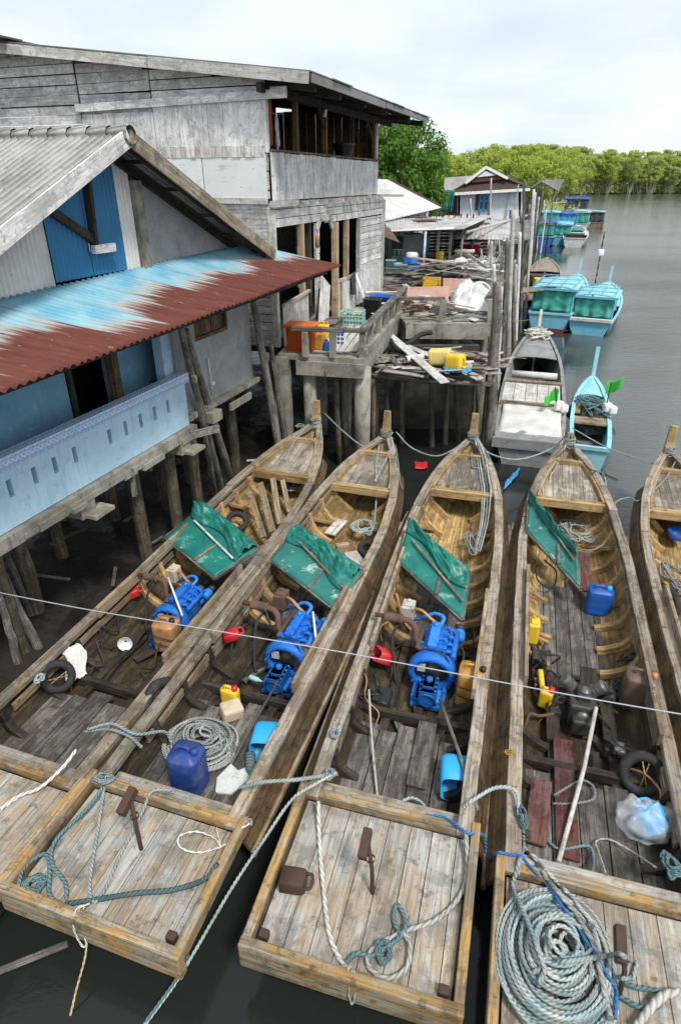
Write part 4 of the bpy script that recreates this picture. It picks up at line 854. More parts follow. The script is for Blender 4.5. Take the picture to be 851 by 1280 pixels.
# ------------------------------------------------------------------ jerrycans and other containers
def jerry(label, loc, deg, mat, size=(.30, .24, .42), cap='p_white', group=None, tilt=0):
    o = thing('jerrycan', label, 'jerrycan', tuple(loc), deg, group); w, d, h = size
    if tilt: o.rotation_euler.y = tilt
    b = MB(); b.grid(lambda a, c: (lambda A, p, rr: Vector((math.copysign(abs(math.cos(A)) ** .45, math.cos(A)) * w / 2 * rr, math.copysign(abs(math.sin(A)) ** .45, math.sin(A)) * d / 2 * rr, p)))(c * 2 * math.pi, *lerp2(a, h)), 16, 32, lambda a, c: (a * h, c)); b.build('body', M[mat], o)
    b = MB(); b.tube(cat_rom([(-w * .28, 0, h * .985), (-w * .24, 0, h * 1.09), (w * .08, 0, h * 1.09), (w * .12, 0, h * .985)], 5), .017, 8); b.build('handle', M[mat], o)
    b = MB(); b.lathe([(.034, 0), (.036, .05), (.0, .055)], (w * .30, 0, h * .99), None, 14); b.build('cap', M[cap], o)
    return o
def lerp2(a, h):
    T = [(0, 0, .0), (.04, 0, .90), (.10, .03, 1.0), (.3, .22, 1.0), (.36, .25, .975), (.42, .28, 1.0), (.6, .52, 1.0), (.66, .55, .975), (.72, .58, 1.0), (.86, .90, 1.0), (.94, .97, .94), (.975, 1.0, .8), (1, 1.0, 0)]
    for (p, z0, r0), (q, z1, r1) in zip(T, T[1:]):
        if a <= q: t = (a - p) / (q - p); return (z0 + (z1 - z0) * t) * h, r0 + (r1 - r0) * t
    return h, 0
jerry('navy jerrycan standing before the coil of rope', at(239, 982, .2), 15, 'p_navy', (.33, .30, .50), 'p_navy')
jerry('amber oil stained jerrycan strapped beside the middle engine', at(587, 876, .15), 18, 'p_amber', (.34, .30, .50), 'blackp')
jerry('tan jerrycan with a dipping rod in front of the leftmost engine', at(212, 808, .2), 15, 'p_tan', (.32, .28, .42), 'blackp')
jerry('grimy tan jerrycan wedged right of the second longboat engine', at(384, 838, .2), 20, 'p_brown', (.30, .26, .36), 'p_tan')
jerry('bright blue jerrycan standing on the open floor of the rope coil boat', at(745, 764, .12), 15, 'p_blue', (.34, .26, .40), 'p_sky')
jerry('sooty brown jerrycan beside the dark engine', at(793, 880, .2), 25, 'p_brown', (.36, .30, .46), 'p_tan')
jerry('small yellow oil can standing near the rope coil', at(289, 880, .21), 20, 'p_yel', (.22, .12, .24), 'p_red')
jerry('small yellow can with red cap beside the dark engine', at(680, 882, .2), 30, 'p_yel', (.15, .12, .24), 'p_red')
def straps(px, py, z, w, h, deg, label):
    c = at(px, py, z); b = MB(); Mz = rotz(deg)
    for hz in (.35, .62): b.tube([c + Mz @ Vector((w * .53 * math.copysign(abs(math.cos(a)) ** .5, math.cos(a)), w * .47 * math.copysign(abs(math.sin(a)) ** .5, math.sin(a)), h * hz + .02 * math.sin(a * 2))) for a in [i * math.pi / 12 for i in range(24)]], .006, 5, closed=True)
    b.build('lashing', M['black'], None, label, 'cord')
straps(587, 876, .15, .36, .5, 18, 'thin black cord lashed round the amber jerrycan'); straps(212, 808, .2, .34, .42, 15, 'thin dark cord lashed round the tan jerrycan')
def cutcan(label, loc, deg, mat, size=(.34, .26, .34), rx=0):
    """jerrycan with the top cut away, used as a bailer, lying with the opening toward the stern"""
    o = thing('bailer', label, 'bailer', tuple(loc), deg); w, d, h = size
    sq = lambda A, s: Vector((math.copysign(abs(math.cos(A)) ** .4, math.cos(A)) * w / 2 * s, 0, math.copysign(abs(math.sin(A)) ** .4, math.sin(A)) * d / 2 * s))
    prof = [(0, h), (.85, h), (.97, h - .02), (1, h - .06), (1, 0), (.95, 0), (.93, h - .07), (0, h - .05)]
    b = MB(); b.grid(lambda a, c: sq(c * 2 * math.pi, prof[round(a * 7)][0]) + Vector((0, prof[round(a * 7)][1] - h / 2, d / 2)), 7, 28); b.build('shell', M[mat], o)
    b = MB(); b.tube(cat_rom([(-.06, h / 2, d * .6), (-.05, h / 2 + .05, d * .6), (.05, h / 2 + .05, d * .6), (.06, h / 2, d * .6)], 4), .014, 7); b.build('handle', M[mat], o)
    o.rotation_euler.x = rx; return o
cutcan('sky blue cut jerrycan bailer by the right side of the second longboat', at(336, 938, .22), 5, 'p_sky', rx=-.08)
cutcan('sky blue cut jerrycan bailer standing at the after end of the middle longboat', at(570, 985, .22), 8, 'p_sky', (.34, .28, .36), -.12)
cutcan('red plastic bailer left of the second longboat engine', at(291, 798, .45), 70, 'p_red', (.16, .12, .2), .2)
cutcan('red plastic bailer hanging left of the middle engine', at(473, 826, .35), 60, 'p_red', (.22, .16, .3), -.7)
cutcan('red plastic bailer beside the leftmost engine', at(166, 746, .4), 60, 'p_red', (.14, .12, .2), .2)
cutcan('rusty square tin lying on the middle stern deck', at(368, 1108, .52), 100, 'iron', (.17, .15, .2), .05)
b = MB(); b.lathe([(.022, 0), (.025, .07), (.09, .13), (.095, .15), (.085, .13), (.02, .07)], n=18); o = b.build('funnel', M['p_white'], None, 'white plastic funnel in the leftmost longboat', 'funnel'); o.location = at(158, 800, .22); o.rotation_euler = (1.2, .6, 0)
b = MB(); b.box((0, 0, .09), (.24, .2, .17)); o = b.build('foam_block', M['cardboard'], None, 'stained foam block beside the yellow oil can', 'block', bevel=.03); o.location = at(289, 895, .22); o.rotation_euler = (.1, .1, .5)
b = MB(); b.poly([(-.2, -.1, 0), (-.05, -.16, 0), (.2, -.02, 0), (.17, .1, 0), (.06, .08, 0), (.0, .18, 0), (-.16, .06, 0)], .04, (0, 0, 1)); o = b.build('foam_scrap', M['paleboat'], None, 'broken pale foam scrap on the floor of the second longboat', 'scrap', bevel=.01); o.location = at(292, 975, .23); o.rotation_euler = (.1, 0, .3)
def bottle(label, px, py, z, mat, s=1, deg=30):
    b = MB(); b.lathe([(0, 0), (.04 * s, .0), (.045 * s, .02 * s), (.045 * s, .17 * s), (.015 * s, .23 * s), (.015 * s, .26 * s), (0, .26 * s)], (0, 0, .045 * s), Matrix.Rotation(1.5, 3, 'X') , 12); o = b.build('bottle', M[mat], None, label, 'bottle'); o.location = at(px, py, z); o.rotation_euler.z = math.radians(deg)
bottle('crushed green bottle near the blue bailer of the second longboat', 314, 962, .24, 'rope_d', 1.2, 10); bottle('pale plastic bottle by the gearbox of the second longboat', 320, 852, .24, 'p_teal', .7, 60)
# tyres
def tyre(label, loc, r, rr, rot, strings=2, mat='black'):
    o = thing('tyre', label, 'tyre', tuple(loc)); o.rotation_euler = rot; b = MB(); n, m = 44, 14
    b.grid(lambda a, c: (lambda A, B: Vector(((r + rr * math.cos(B) * (.8 if math.cos(B) < 0 else 1)) * math.cos(A), (r + rr * math.cos(B)) * math.sin(A), rr * 1.05 * math.sin(B) + (.006 * math.sin(A * 44) if math.cos(B) > .5 else 0))))(a * 2 * math.pi, c * 2 * math.pi), 88, m); b.build('rubber', M[mat], o)
    for i in range(strings):
        a = .4 + i * .5; b = MB(); b.tube([(r * math.cos(a), r * math.sin(a), .02), (-r * math.cos(a + .2), -r * math.sin(a + .2), .02)], .007, 5); b.build('cord', M['rope_t'], o)
    return o
tyre('black tyre fender hanging inside the leftmost longboat', at(72, 846, .42), .15, .05, (.9, .5, .2), 2)
tyre('black tyre fender lying by the right side of the rope coil boat', at(803, 968, .35), .17, .055, (.7, -.7, .2), 2)
tyre('black tyre lying beside the rope heap in the second longboat bow', at(462, 687, .3), .15, .055, (.3, .2, 0), 0)
tyre('dark tyre half hidden behind the leftmost green panel', at(296, 652, .4), .15, .05, (.6, .2, 0), 0)
tyre('black tyre standing against the left side of the rightmost longboat', at(838, 752, .3), .16, .055, (.5, .7, 0), 0)
o = rod('rubber_hose', [at(210, 852, .55), at(194, 858, .62), at(184, 878, .55), at(190, 905, .45)], .06, 'black', 'thick black rubber hose bent over the side of the leftmost longboat', 'hose', 12, k=6)
# loose timbers and sticks
def scrap(label, a, b, w, h, mat, roll=0, name='plank', group=None):
    MB().beam(a, b, w, h, roll=roll).build(name, M[mat], None, label, 'plank', group, bevel=.006)
for i, (p, q, w) in enumerate((((312, 615), (330, 672), .10), ((325, 604), (341, 665), .12), ((341, 598), (350, 655), .10), ((353, 600), (362, 640), .09))):
    scrap('upright grey plank standing in the bow of the leftmost longboat', at(*p, .75), at(*q, .30), w, .05, 'boat', .3, group='upright planks in the leftmost bow')
scrap('dark red plank lying aft in the rope coil boat', at(677, 975, .27), at(668, 1055, .27), .2, .03, 'redwood')
scrap('long red painted floor plank in the rope coil boat', at(703, 925, .245), at(710, 1075, .245), .2, .03, 'redwood')
scrap('dark brown board standing beside the blue jerrycan', at(728, 690, .55), at(735, 740, .3), .16, .03, 'redwood')
scrap('broad dark plank laid askew over the floor gap in the middle longboat', at(536, 898, .25), at(519, 985, .24), .2, .035, 'floor')
scrap('pale board inside the bow of the second longboat', at(438, 690, .3), at(452, 712, .28), .22, .025, 'pale'); scrap('short sawn block in the bow of the second longboat', at(420, 684, .36), at(436, 682, .36), .09, .1, 'new')
scrap('square pale board behind the green panel of the second longboat', at(412, 668, .3), at(428, 650, .32), .2, .03, 'pale'); scrap('oily upright board beside the dark engine', at(735, 835, .35), at(736, 865, .3), .2, .03, 'oily'); scrap('oily bearer left of the dark engine', at(688, 850, .25), at(694, 895, .22), .13, .1, 'oily')
rod('thin_stick', [at(461, 862, .5), at(463, 900, .35), at(466, 940, .3), at(472, 1000, .26)], .013, 'pale', 'crooked peeled stick leaning in the left side of the middle longboat', 'stick', 7, k=4)
rod('steel_rod', [at(550, 875, .42), at(573, 940, .5), at(597, 1012, .62)], .02, 'post', 'grey rod running from the middle engine over its blue bailer', 'rod')
rod('steel_rod', [at(745, 885, .5), at(730, 960, .36), at(698, 1078, .28)], .022, 'pale', 'long pale pole lying across the after floor of the rope coil boat', 'rod')
rod('steel_rod', [at(348, 850, .45), at(300, 935, .26), at(265, 1000, .24)], .016, 'steel', 'thin rod reaching from the second engine past the rope coil', 'rod')
rod('white_rod', [at(210, 722, .85), at(228, 770, .6)], .014, 'p_white', 'white dipping rod standing in the tan jerrycan', 'rod')
rod('white_rod', [at(391, 765, .75), at(397, 818, .55)], .016, 'p_white', 'white rod standing beside the second longboat engine', 'rod')
rod('water_pole', [at(-10, 1218, .02), at(85, 1180, .06)], .03, 'post', 'grey pole floating off the second longboat stern', 'pole')
# plastic bag with a helmet-like can inside
o = thing('plastic_bag', 'clear plastic bag round a sky blue can beside the tyre', 'bag', tuple(at(800, 1040, .24)), 10)
b = MB(); b.grid(lambda a, c: (lambda A, B: Vector((math.cos(A) * math.sin(B) * .25, math.sin(A) * math.sin(B) * .21, .16 + math.cos(B) * .17)) * (1 + .28 * mnoise.noise(Vector((math.cos(A) * 2.2, math.sin(A) * 2.2, B * 2)))))(a * 2 * math.pi, .05 + c * 3.0), 40, 24); b.build('film', M['bag'], o)
cutcan('sky blue can wrapped in the clear plastic bag', at(806, 1030, .30), -10, 'p_sky', (.26, .22, .26), .4)
b = MB(); b.grid(lambda u, v: Vector((u * .36 - .2, (v - .5) * .24 + .05 * math.sin(u * 5), .05 + .22 * (1 - u) + .05 * mnoise.noise(Vector((u * 7, v * 7, 2))))), 16, 14); o = b.build('torn_sack', M['canvasw'], None, 'torn white sack draped beside the hanging tyre', 'sack', solid=.005); o.location = at(96, 838, .3); o.rotation_euler.z = -.9
b = MB(); b.box((0, 0, .06), (.16, .12, .13)); b.box((.14, .02, .06), (.1, .1, .1)); o = b.build('corner_brace', M['p_blue'], None, 'small blue box under the rope coil boat foredeck', 'box', bevel=.02); o.location = at(704, 634, .42)
b = MB(); b.lathe([(0, 0), (.12, 0), (.15, .12), (.16, .12), (.13, -.0)], n=16); o = b.build('tub', M['p_blue'], None, 'blue tub under the foredeck of the rightmost longboat', 'tub'); o.location = at(846, 672, .4)
# ------------------------------------------------------------------ ropes
bpy.context.view_layer.update(); DG = bpy.context.evaluated_depsgraph_get()
def on(px, py, lift):
    ok, p, n, *_ = sc.ray_cast(DG, Vector((0, 0, CH)), ray(px, py).normalized())
    return p + Vector((0, 0, lift))
def laid(label, pts, r=.013, mat='rope_b', group=None, tail=(), head=(), sub_=3):
    '''a rope lying on whatever is under it: each point rests on the surface'''
    Q = []
    for a, b in zip(pts, pts[1:]): Q += [(a[0] + (b[0] - a[0]) * i / sub_, a[1] + (b[1] - a[1]) * i / sub_) for i in range(sub_)]
    P = [at(*q) for q in head] + [on(x, y, r * .9 + .008) for x, y in Q + [pts[-1]]] + [at(*q) for q in tail]
    P = cat_rom(P, 4); return MB().tube(P, [r * (1 + .16 * mnoise.noise(p * 7)) for p in P], 7).build('rope', M[mat], None, label, 'rope', group)
def line(label, pts, r=.013, mat='rope_b', cat='rope', k=8, name='rope', group=None, seed=None):
    P = cat_rom([Vector(p) for p in pts], k); return MB().tube(P, [r * (1 + .16 * mnoise.noise(p * 7)) for p in P], 7).build(name, M[mat], None, label, cat, group)
def A3(*p): return [at(*q) for q in p]
def coil(label, px, py, z, r0, r1, turns, r, mat, sq=1.0, deg=0, hgt=.12, jit=.03, seed=1, loops=0, name='rope_coil'):
    random.seed(seed); c = at(px, py, z); pts = []; N_ = int(turns * 20); Mz = rotz(deg); lv = 0
    for i in range(N_):
        a = i / 20 * 2 * math.pi; t = i / N_; 
        if i % 20 == 0: off = Vector((U(-jit, jit), U(-jit, jit), 0)); rad = r0 + (r1 - r0) * (R() ** .75); ph = U(0, 6)
        cur = rad * (1 + .05 * math.sin(a * 2 + ph) + .03 * math.sin(a * 3 + ph * 2)) if i < 20 else (lambda w: w)(prev + (rad * (1 + .05 * math.sin(a * 2 + ph) + .03 * math.sin(a * 3 + ph * 2)) - prev) * .22); prev = cur
        pts.append(c + Mz @ (Vector((math.cos(a) * cur, math.sin(a) * cur * sq, r + hgt * t * (1.25 - cur / r1) * 1.6 + .012 * math.sin(a * 3 + ph))) + off * (.5 + .5 * math.sin(a + ph))))
    for j in range(loops):
        x, y = U(-r0, r0) , U(-r0, r0)
        for q in range(10): a = q * .6; pts.append(c + Mz @ Vector((x + math.cos(a) * r0 * .9, (y + math.sin(a) * r0 * .9) * sq, hgt + .03)))
    b = MB(); n = len(pts) // max(1, int(turns / 2)); i = 0       # tone changes a little from turn to turn
    sm = cat_rom(pts, 2); b.tube(sm, [r * (1 + .18 * mnoise.noise(p * 6)) for p in sm], 7)
    m = len(b.f)
    rr = [R() for _ in range(400)]; b.rn = [rr[(i // (7 * 40)) % 400] for i in range(m)]
    return b.build(name, M[mat], None, label, 'rope coil')
coil('huge coil of blue grey rope filling the stern deck of the longboat at right', 693, 1205, .53, .07, .43, 62, .0145, 'rope_b', 1.2, 25, .19, .05, 2, 3)
bpy.context.view_layer.update(); DG = bpy.context.evaluated_depsgraph_get()
coil('grey rope coil on the floor behind the navy jerrycan', 253, 932, .23, .10, .42, 24, .014, 'rope_g', .85, 20, .12, .05, 5, 1)
def heap(label, px, py, z, w, d, n, r, mat, seed, hgt=.12, name='rope_heap'):
    random.seed(seed); c = at(px, py, z); pts = []; x = y = 0; a = 0
    for i in range(n):
        a += U(.5, 1.5); rad = U(.35, 1); pts.append(c + Vector((math.cos(a) * w * rad, math.sin(a) * d * rad, r + U(0, hgt) * (1.1 - rad))))
    return MB().tube(cat_rom(pts, 7), r, 6).build(name, M[mat], None, label, 'rope heap')
heap('heap of blue grey rope in the second longboat bow', 456, 660, .32, .25, .28, 55, .013, 'rope_b', 3); heap('small heap of pale rope in the leftmost longboat bow', 366, 607, .48, .18, .28, 40, .012, 'rope_b', 4)
heap('loose heap of grey rope behind the tilted panel of the rope coil boat', 722, 665, .32, .34, .40, 48, .013, 'rope_g', 5); heap('trailing grey rope by the ribs of the middle longboat', 590, 682, .35, .10, .45, 30, .012, 'rope_b', 6)
heap('grey rope heap in the hold of the rightmost longboat', 843, 722, .32, .2, .5, 40, .014, 'rope_g', 7); heap('snarl of dark rope on the left corner of the second stern deck', 42, 1108, .55, .10, .10, 40, .014, 'rope_d', 8, .06)
heap('knotted dark rope end on the middle stern deck', 479, 1195, .54, .09, .10, 30, .014, 'rope_d', 9, .06); heap('frayed teal rope bundle at the right edge of the rope coil boat', 838, 1085, .55, .08, .14, 34, .013, 'rope_d', 10, .1)
heap('dark teal rope snarl on the left side of the rope coil boat', 652, 1022, .62, .05, .12, 30, .012, 'rope_d', 11, .1)
for nm, bt, L in (('leftmost', bA, 9.75), ('second', bB, 9.17), ('middle', bC, 9.3), ('rope coil', bD, 9.75), ('rightmost', bE, 9.95)):
    random.seed(len(nm)); pts = []
    for i in range(60):
        a = i * .55; pts.append(boat_pt(bt, math.cos(a) * (.085 + U(0, .02)), L - .01 + math.sin(a) * (.12 + U(0, .02)), 1.10 + .2 * i / 60 + U(-.015, .015)))
    MB().tube(cat_rom(pts, 3), .012, 6).build('rope_lashing', M['rope_b'], None, 'blue grey rope wound round the stem of the %s longboat' % nm, 'rope')
line('mooring rope slack between the leftmost and second longboat stems', A3((404, 515, 1.2), (430, 540, 1.0), (455, 558, .75), (478, 556, .9), (491, 540, 1.15)), .014)
line('mooring rope slack between the second and middle longboat stems', A3((495, 540, 1.15), (515, 560, .95), (545, 570, .7), (570, 560, .85), (588, 550, 1.15)), .014)
line('slack rope from the middle stem to the grey boat', A3((592, 550, 1.15), (615, 568, .8), (650, 574, .6), (690, 560, .6), (711, 540, 1.1)), .014)
laid('rope falling from the second stem over its foredeck to the heap', [(486, 545), (474, 556), (470, 580), (470, 600)], .013, tail=((470, 625, .6), (468, 655, .4))); laid('second rope hanging down the foredeck of the second longboat', [(490, 548), (490, 560), (480, 580), (468, 603)], .013); laid('rope with an end knot on the right of the second foredeck', [(493, 548), (497, 575), (500, 603)], .013, tail=((503, 612, .78),))
laid('rope lying over the leftmost foredeck into the hold', [(402, 520), (386, 530), (376, 542), (362, 562), (358, 577)], .013, tail=((360, 590, .7), (372, 596, .6), (383, 600, .55))); laid('thin rope from the leftmost stem down its foredeck', [(403, 522), (400, 550), (396, 578)], .010)
heap('knot of rope on the left gunwale of the leftmost bow', 375, 534, 1.08, .12, .12, 22, .013, 'rope_b', 15, .08)
for i, dx in enumerate((0, 3, 7, 11)):
    laid('rope hanging from the middle stem over its foredeck', [(592 + dx * .4, 548), (596 + dx, 575), (602 + dx, 614)], .013, group='ropes falling over the middle foredeck', tail=((601 + dx * .8, 650, .6), (592 + dx * .7, 690, .38)))
laid('loop of rope on the middle foredeck', [(596, 556), (588, 570), (590, 585), (604, 588), (612, 575), (606, 562)], .013)
laid('rope from the stem down the left of the fourth foredeck', [(711, 545), (702, 570), (687, 600)], .017, 'rope_b', tail=((684, 640, .55),)); laid('rope from the stem to the right gunwale of the rope coil boat', [(713, 545), (720, 568), (738, 588), (758, 594), (772, 600)], .017, 'rope_b'); laid('rope running down to a knot below the right of the fourth foredeck', [(714, 545), (735, 570), (756, 600)], .017, 'rope_b', tail=((756, 622, .7), (750, 640, .6)))
line('rope from the fourth right gunwale across to the rightmost bow', A3((768, 655, .6), (768, 630, .8), (785, 622, .82), (800, 625, .85), (830, 600, .98), (845, 575, 1.1)), .013, 'rope_g'); line('taut line from the fourth stem toward the rightmost longboat', A3((715, 535, 1.2), (760, 560, 1.0), (812, 578, .95), (840, 586, .98)), .012, 'rope_g')
line('pale rope sagging under the ribs of the rope coil boat', A3((720, 685, .4), (738, 688, .42), (755, 680, .5), (770, 665, .6)), .014, 'rope_g')
# stern ropes
line('thick rope across the stern deck of the second longboat', A3((272, 1080, .64), (255, 1100, .56), (215, 1113, .55), (170, 1117, .55), (120, 1125, .55), (85, 1130, .55)), .021, 'rope_d')
line('loop of rope over the left corner of the second stern deck', A3((22, 1112, .6), (30, 1085, .58), (55, 1068, .56), (62, 1085, .56), (62, 1120, .56), (80, 1128, .56), (82, 1105, .56), (65, 1080, .57), (70, 1050, .58), (110, 1010, .62), (128, 985, .66)), .017, 'rope_d')
line('rope led along the second stern deck from the front beam', A3((215, 988, .66), (190, 990, .66), (178, 1015, .56), (150, 1070, .55), (132, 1110, .55), (118, 1128, .55), (112, 1105, .55), (122, 1040, .55), (130, 985, .64)), .015, 'rope_b')
line('white cord loop on the front of the second stern deck', A3((312, 1030, .66), (296, 1040, .6), (282, 1056, .56), (250, 1066, .55), (226, 1060, .55), (224, 1046, .55), (245, 1040, .55), (268, 1048, .56), (276, 1060, .56), (270, 1035, .56)), .009, 'rope_w')
line('rope joining the second longboat washboard to the middle longboat', A3((300, 985, .7), (330, 978, .8), (370, 975, .8), (405, 970, .72)), .018, 'rope_b'); line('long rope from the middle gunwale down the gap between the two boats', A3((420, 966, .7), (395, 980, .7), (365, 1000, .6), (330, 1050, .4), (290, 1110, .2), (225, 1220, .02), (175, 1290, .0)), .015, 'rope_b')
heap('knot of blue grey rope round the left gunwale of the middle longboat', 412, 970, .66, .07, .07, 26, .013, 'rope_b', 21, .08); heap('knot of rope round the left gunwale of the second longboat', 130, 975, .62, .10, .06, 26, .012, 'rope_b', 22, .08); heap('knot of white cord on the corner of the second stern deck', 312, 1030, .62, .04, .04, 18, .007, 'rope_w', 23, .06)
heap('rope turns round the middle longboat gunwale by the second blue bailer', 419, 918, .66, .05, .06, 20, .012, 'rope_b', 24, .06); heap('orange twine knotted round the left gunwale of the rope coil boat', 636, 942, .64, .06, .03, 18, .008, 'rope_y', 25, .05)
line('rope across the leftmost right gunwale to the second longboat', A3((110, 912, .66), (140, 905, .72), (170, 918, .66), (205, 915, .5), (215, 930, .35)), .016, 'rope_b'); line('rope doubled over the leftmost gunwale near the stern beam', A3((105, 915, .6), (135, 912, .68), (160, 920, .66), (178, 935, .62)), .016, 'rope_b')
line('white rope end on the leftmost stern deck', A3((0, 1012, .53), (25, 995, .53), (50, 985, .58), (78, 960, .64), (95, 938, .66)), .018, 'rope_w'); heap('rope turns round the left gunwale of the leftmost longboat', 50, 850, .62, .05, .08, 24, .012, 'rope_b', 26, .08)
line('white rope along the stern deck of the middle longboat', A3((398, 1002, .66), (399, 1050, .54), (404, 1110, .54), (412, 1170, .54), (428, 1205, .54), (438, 1212, .62)), .019, 'rope_w')
line('long white rope curving across the middle stern deck', A3((582, 1040, .64), (584, 1085, .56), (575, 1120, .55), (545, 1150, .55), (505, 1165, .55), (475, 1180, .55), (460, 1195, .55), (463, 1212, .55), (485, 1224, .55), (508, 1210, .55), (512, 1180, .57), (502, 1165, .58)), .019, 'rope_w')
line('blue grey rope loop beside the white rope of the middle stern deck', A3((432, 1205, .55), (445, 1193, .55), (465, 1195, .56), (490, 1180, .57), (505, 1165, .58), (505, 1145, .56), (496, 1132, .55), (492, 1150, .55), (502, 1172, .57)), .017, 'rope_d')
line('blue grey rope across the after floor of the middle longboat', A3((502, 1002, .3), (515, 998, .32), (528, 1005, .36), (535, 1020, .5), (545, 1025, .55)), .016, 'rope_b'); line('rope from the middle washboard over to the fourth longboat', A3((578, 1010, .6), (592, 1000, .72), (620, 985, .72), (645, 990, .7), (648, 1020, .66)), .017, 'rope_b')
laid('blue nylon line from the middle stern over the gap to the big coil', [(622, 1068), (650, 1072), (680, 1105), (720, 1160), (755, 1215), (770, 1240), (768, 1276)], .012, 'rope_n', head=((530, 1020, .56), (555, 1022, .6), (585, 1042, .66), (605, 1045, .5), (608, 1075, .3)))
laid('white rope bent over the front beam beside the huge coil', [(655, 1065), (668, 1075), (685, 1105), (715, 1140), (740, 1180), (752, 1230), (762, 1276)], .019, 'rope_w'); laid('blue grey rope coming off the big coil to the rudder post', [(652, 1020), (654, 1060), (640, 1110), (665, 1170), (680, 1215), (672, 1235), (660, 1222), (685, 1208), (740, 1200), (772, 1195), (795, 1207), (790, 1225), (775, 1226)], .017, 'rope_b')
line('loose bight of rope right of the rudder post', A3((770, 1225, .56), (795, 1235, .55), (822, 1240, .55), (822, 1258, .55), (800, 1260, .55), (772, 1245, .55)), .017, 'rope_d'); line('thick white hawser at the lower right corner of the fourth stern deck', A3((851, 1240, .58), (830, 1245, .58), (812, 1262, .58), (795, 1285, .58)), .028, 'rope_w'); laid('blue grey rope arching over the coil toward the beam', [(740, 1160), (715, 1125), (700, 1110), (672, 1080), (655, 1062)], .016, 'rope_b')
line('grey rope bight on the after floor of the rope coil boat', A3((690, 1005, .25), (712, 1005, .26), (740, 1000, .26), (742, 985, .26), (728, 976, .26), (708, 985, .26), (692, 995, .26)), .013, 'rope_b'); line('thin white cord on the floor before the fourth stern deck', A3((757, 1092, .5), (748, 1065, .3), (745, 1052, .26), (762, 1050, .26), (790, 1065, .3), (820, 1085, .5)), .008, 'rope_w'); line('teal rope bight aft on the floor of the rope coil boat', A3((683, 1050, .26), (700, 1062, .26), (735, 1058, .27), (742, 1075, .3), (740, 1092, .4)), .013, 'rope_d')
line('tan twine hanging from the second transom into the water', A3((100, 1132, .66), (98, 1150, .55), (108, 1185, .3), (95, 1240, .1), (88, 1270, .0)), .009, 'rope_t'); line('white cord turns hanging over the second transom', A3((112, 1130, .64), (95, 1138, .66), (92, 1160, .5), (102, 1182, .35), (108, 1180, .36), (100, 1150, .5), (106, 1132, .64)), .009, 'rope_w'); line('white cord loop hanging from the middle transom', A3((440, 1212, .64), (436, 1240, .5), (440, 1256, .38), (444, 1240, .5), (442, 1213, .64)), .007, 'rope_w'); line('thin dark line running off the second stern into the water', A3((235, 1195, .55), (220, 1225, .2), (180, 1280, .0)), .012, 'rope_d')
line('hanging cord on the right inside of the leftmost longboat', A3((210, 760, .6), (206, 790, .45), (196, 815, .3), (192, 835, .25)), .012, 'iron'); line('black hose trailing inside the rope coil boat bow', A3((668, 700, .4), (672, 725, .3), (690, 735, .25), (695, 715, .3), (680, 700, .35)), .012, 'black'); line('black hose bent on the floor of the rightmost longboat', A3((851, 745, .3), (832, 750, .3), (828, 765, .3), (838, 785, .3), (851, 790, .3)), .02, 'black')
line('galvanised cable strung across above all the longboats', A3((-60, 727, 1.55), (0, 741, 1.50), (120, 764, 1.42), (260, 787, 1.36), (425, 815, 1.32), (600, 848, 1.34), (740, 874, 1.40), (851, 893, 1.48), (930, 906, 1.56)), .0065, 'wire', 'cable', 4, 'cable')

random.seed(41)
for nm, bt, y0 in (('leftmost', bA, 2.4), ('second', bB, 2.4), ('middle', bC, 2.4), ('rope coil', bD, 2.4)):
    for i in range(7):
        sd = random.choice((-1, 1)); y = y0 + U(0, 2.2); x = sd * U(.3, .62); P = [boat_pt(bt, x, y, .13)]
        for k in range(4): x += U(-.2, .2); y += U(.05, .25); x = max(-.66, min(.66, x)); P.append(boat_pt(bt, x, y, U(.1, .3) + (.2 if abs(x) > .5 else 0)))
        MB().tube(cat_rom(P, 5), U(.008, .02), 6).build('hose', M[random.choice(['black', 'black', 'engd', 'rustpipe', 'p_tan'])], None, 'thin hose or cable snaking through the engine bay of the %s longboat' % nm, 'hose', 'hoses in the engine bay of the %s longboat' % nm)
    for i in range(5):
        x, y = U(-.55, .55), y0 + U(0, 2.0); a = U(-.6, .6)
        MB().beam(boat_pt(bt, x, y, .14), boat_pt(bt, x + math.sin(a) * .5, y + math.cos(a) * .5, .15), U(.06, .14), .03, roll=U(-.2, .2)).build('plank', M[random.choice(['oily', 'oily', 'floor', 'darkw'])], None, 'oily board lying loose in the engine bay of the %s longboat' % nm, 'plank', 'oily boards in the engine bay of the %s longboat' % nm)
random.seed(99)
# ================================================================== scrap rack between the decks
rk = thing('scrap_rack', 'low pole rack loaded with scrap wood between the two decks', 'rack', tuple(at(535, 476, 0)))
fr0, fr1, bk0, bk1 = at(455, 466, 1.92), at(612, 478, 1.92), at(500, 428, 1.92), at(612, 446, 1.92)
def rpart(nm, pts, r, mat): MB().tube(pts, r, 8).build(nm, M[mat], rk, world=True)
rpart('pole', [fr0 + Vector((-.1, 0, -.03)), fr0.lerp(fr1, .5) + Vector((0, 0, -.07)), fr1 + Vector((.1, 0, -.05))], .055, 'post'); rpart('pole', [bk0, bk1], .05, 'post'); rpart('pole', [fr0, bk0], .05, 'post'); rpart('pole', [fr1, bk1], .05, 'post'); rpart('pole', [fr0.lerp(fr1, .45), bk0.lerp(bk1, .45)], .045, 'post')
for p in (fr0.lerp(fr1, .08), fr0.lerp(fr1, .95), bk1, bk0): rpart('leg', [p, p + Vector((.02, 0, -1.2)), p + Vector((.04, .05, -2.4))], .055, 'pile')
mb = MB()
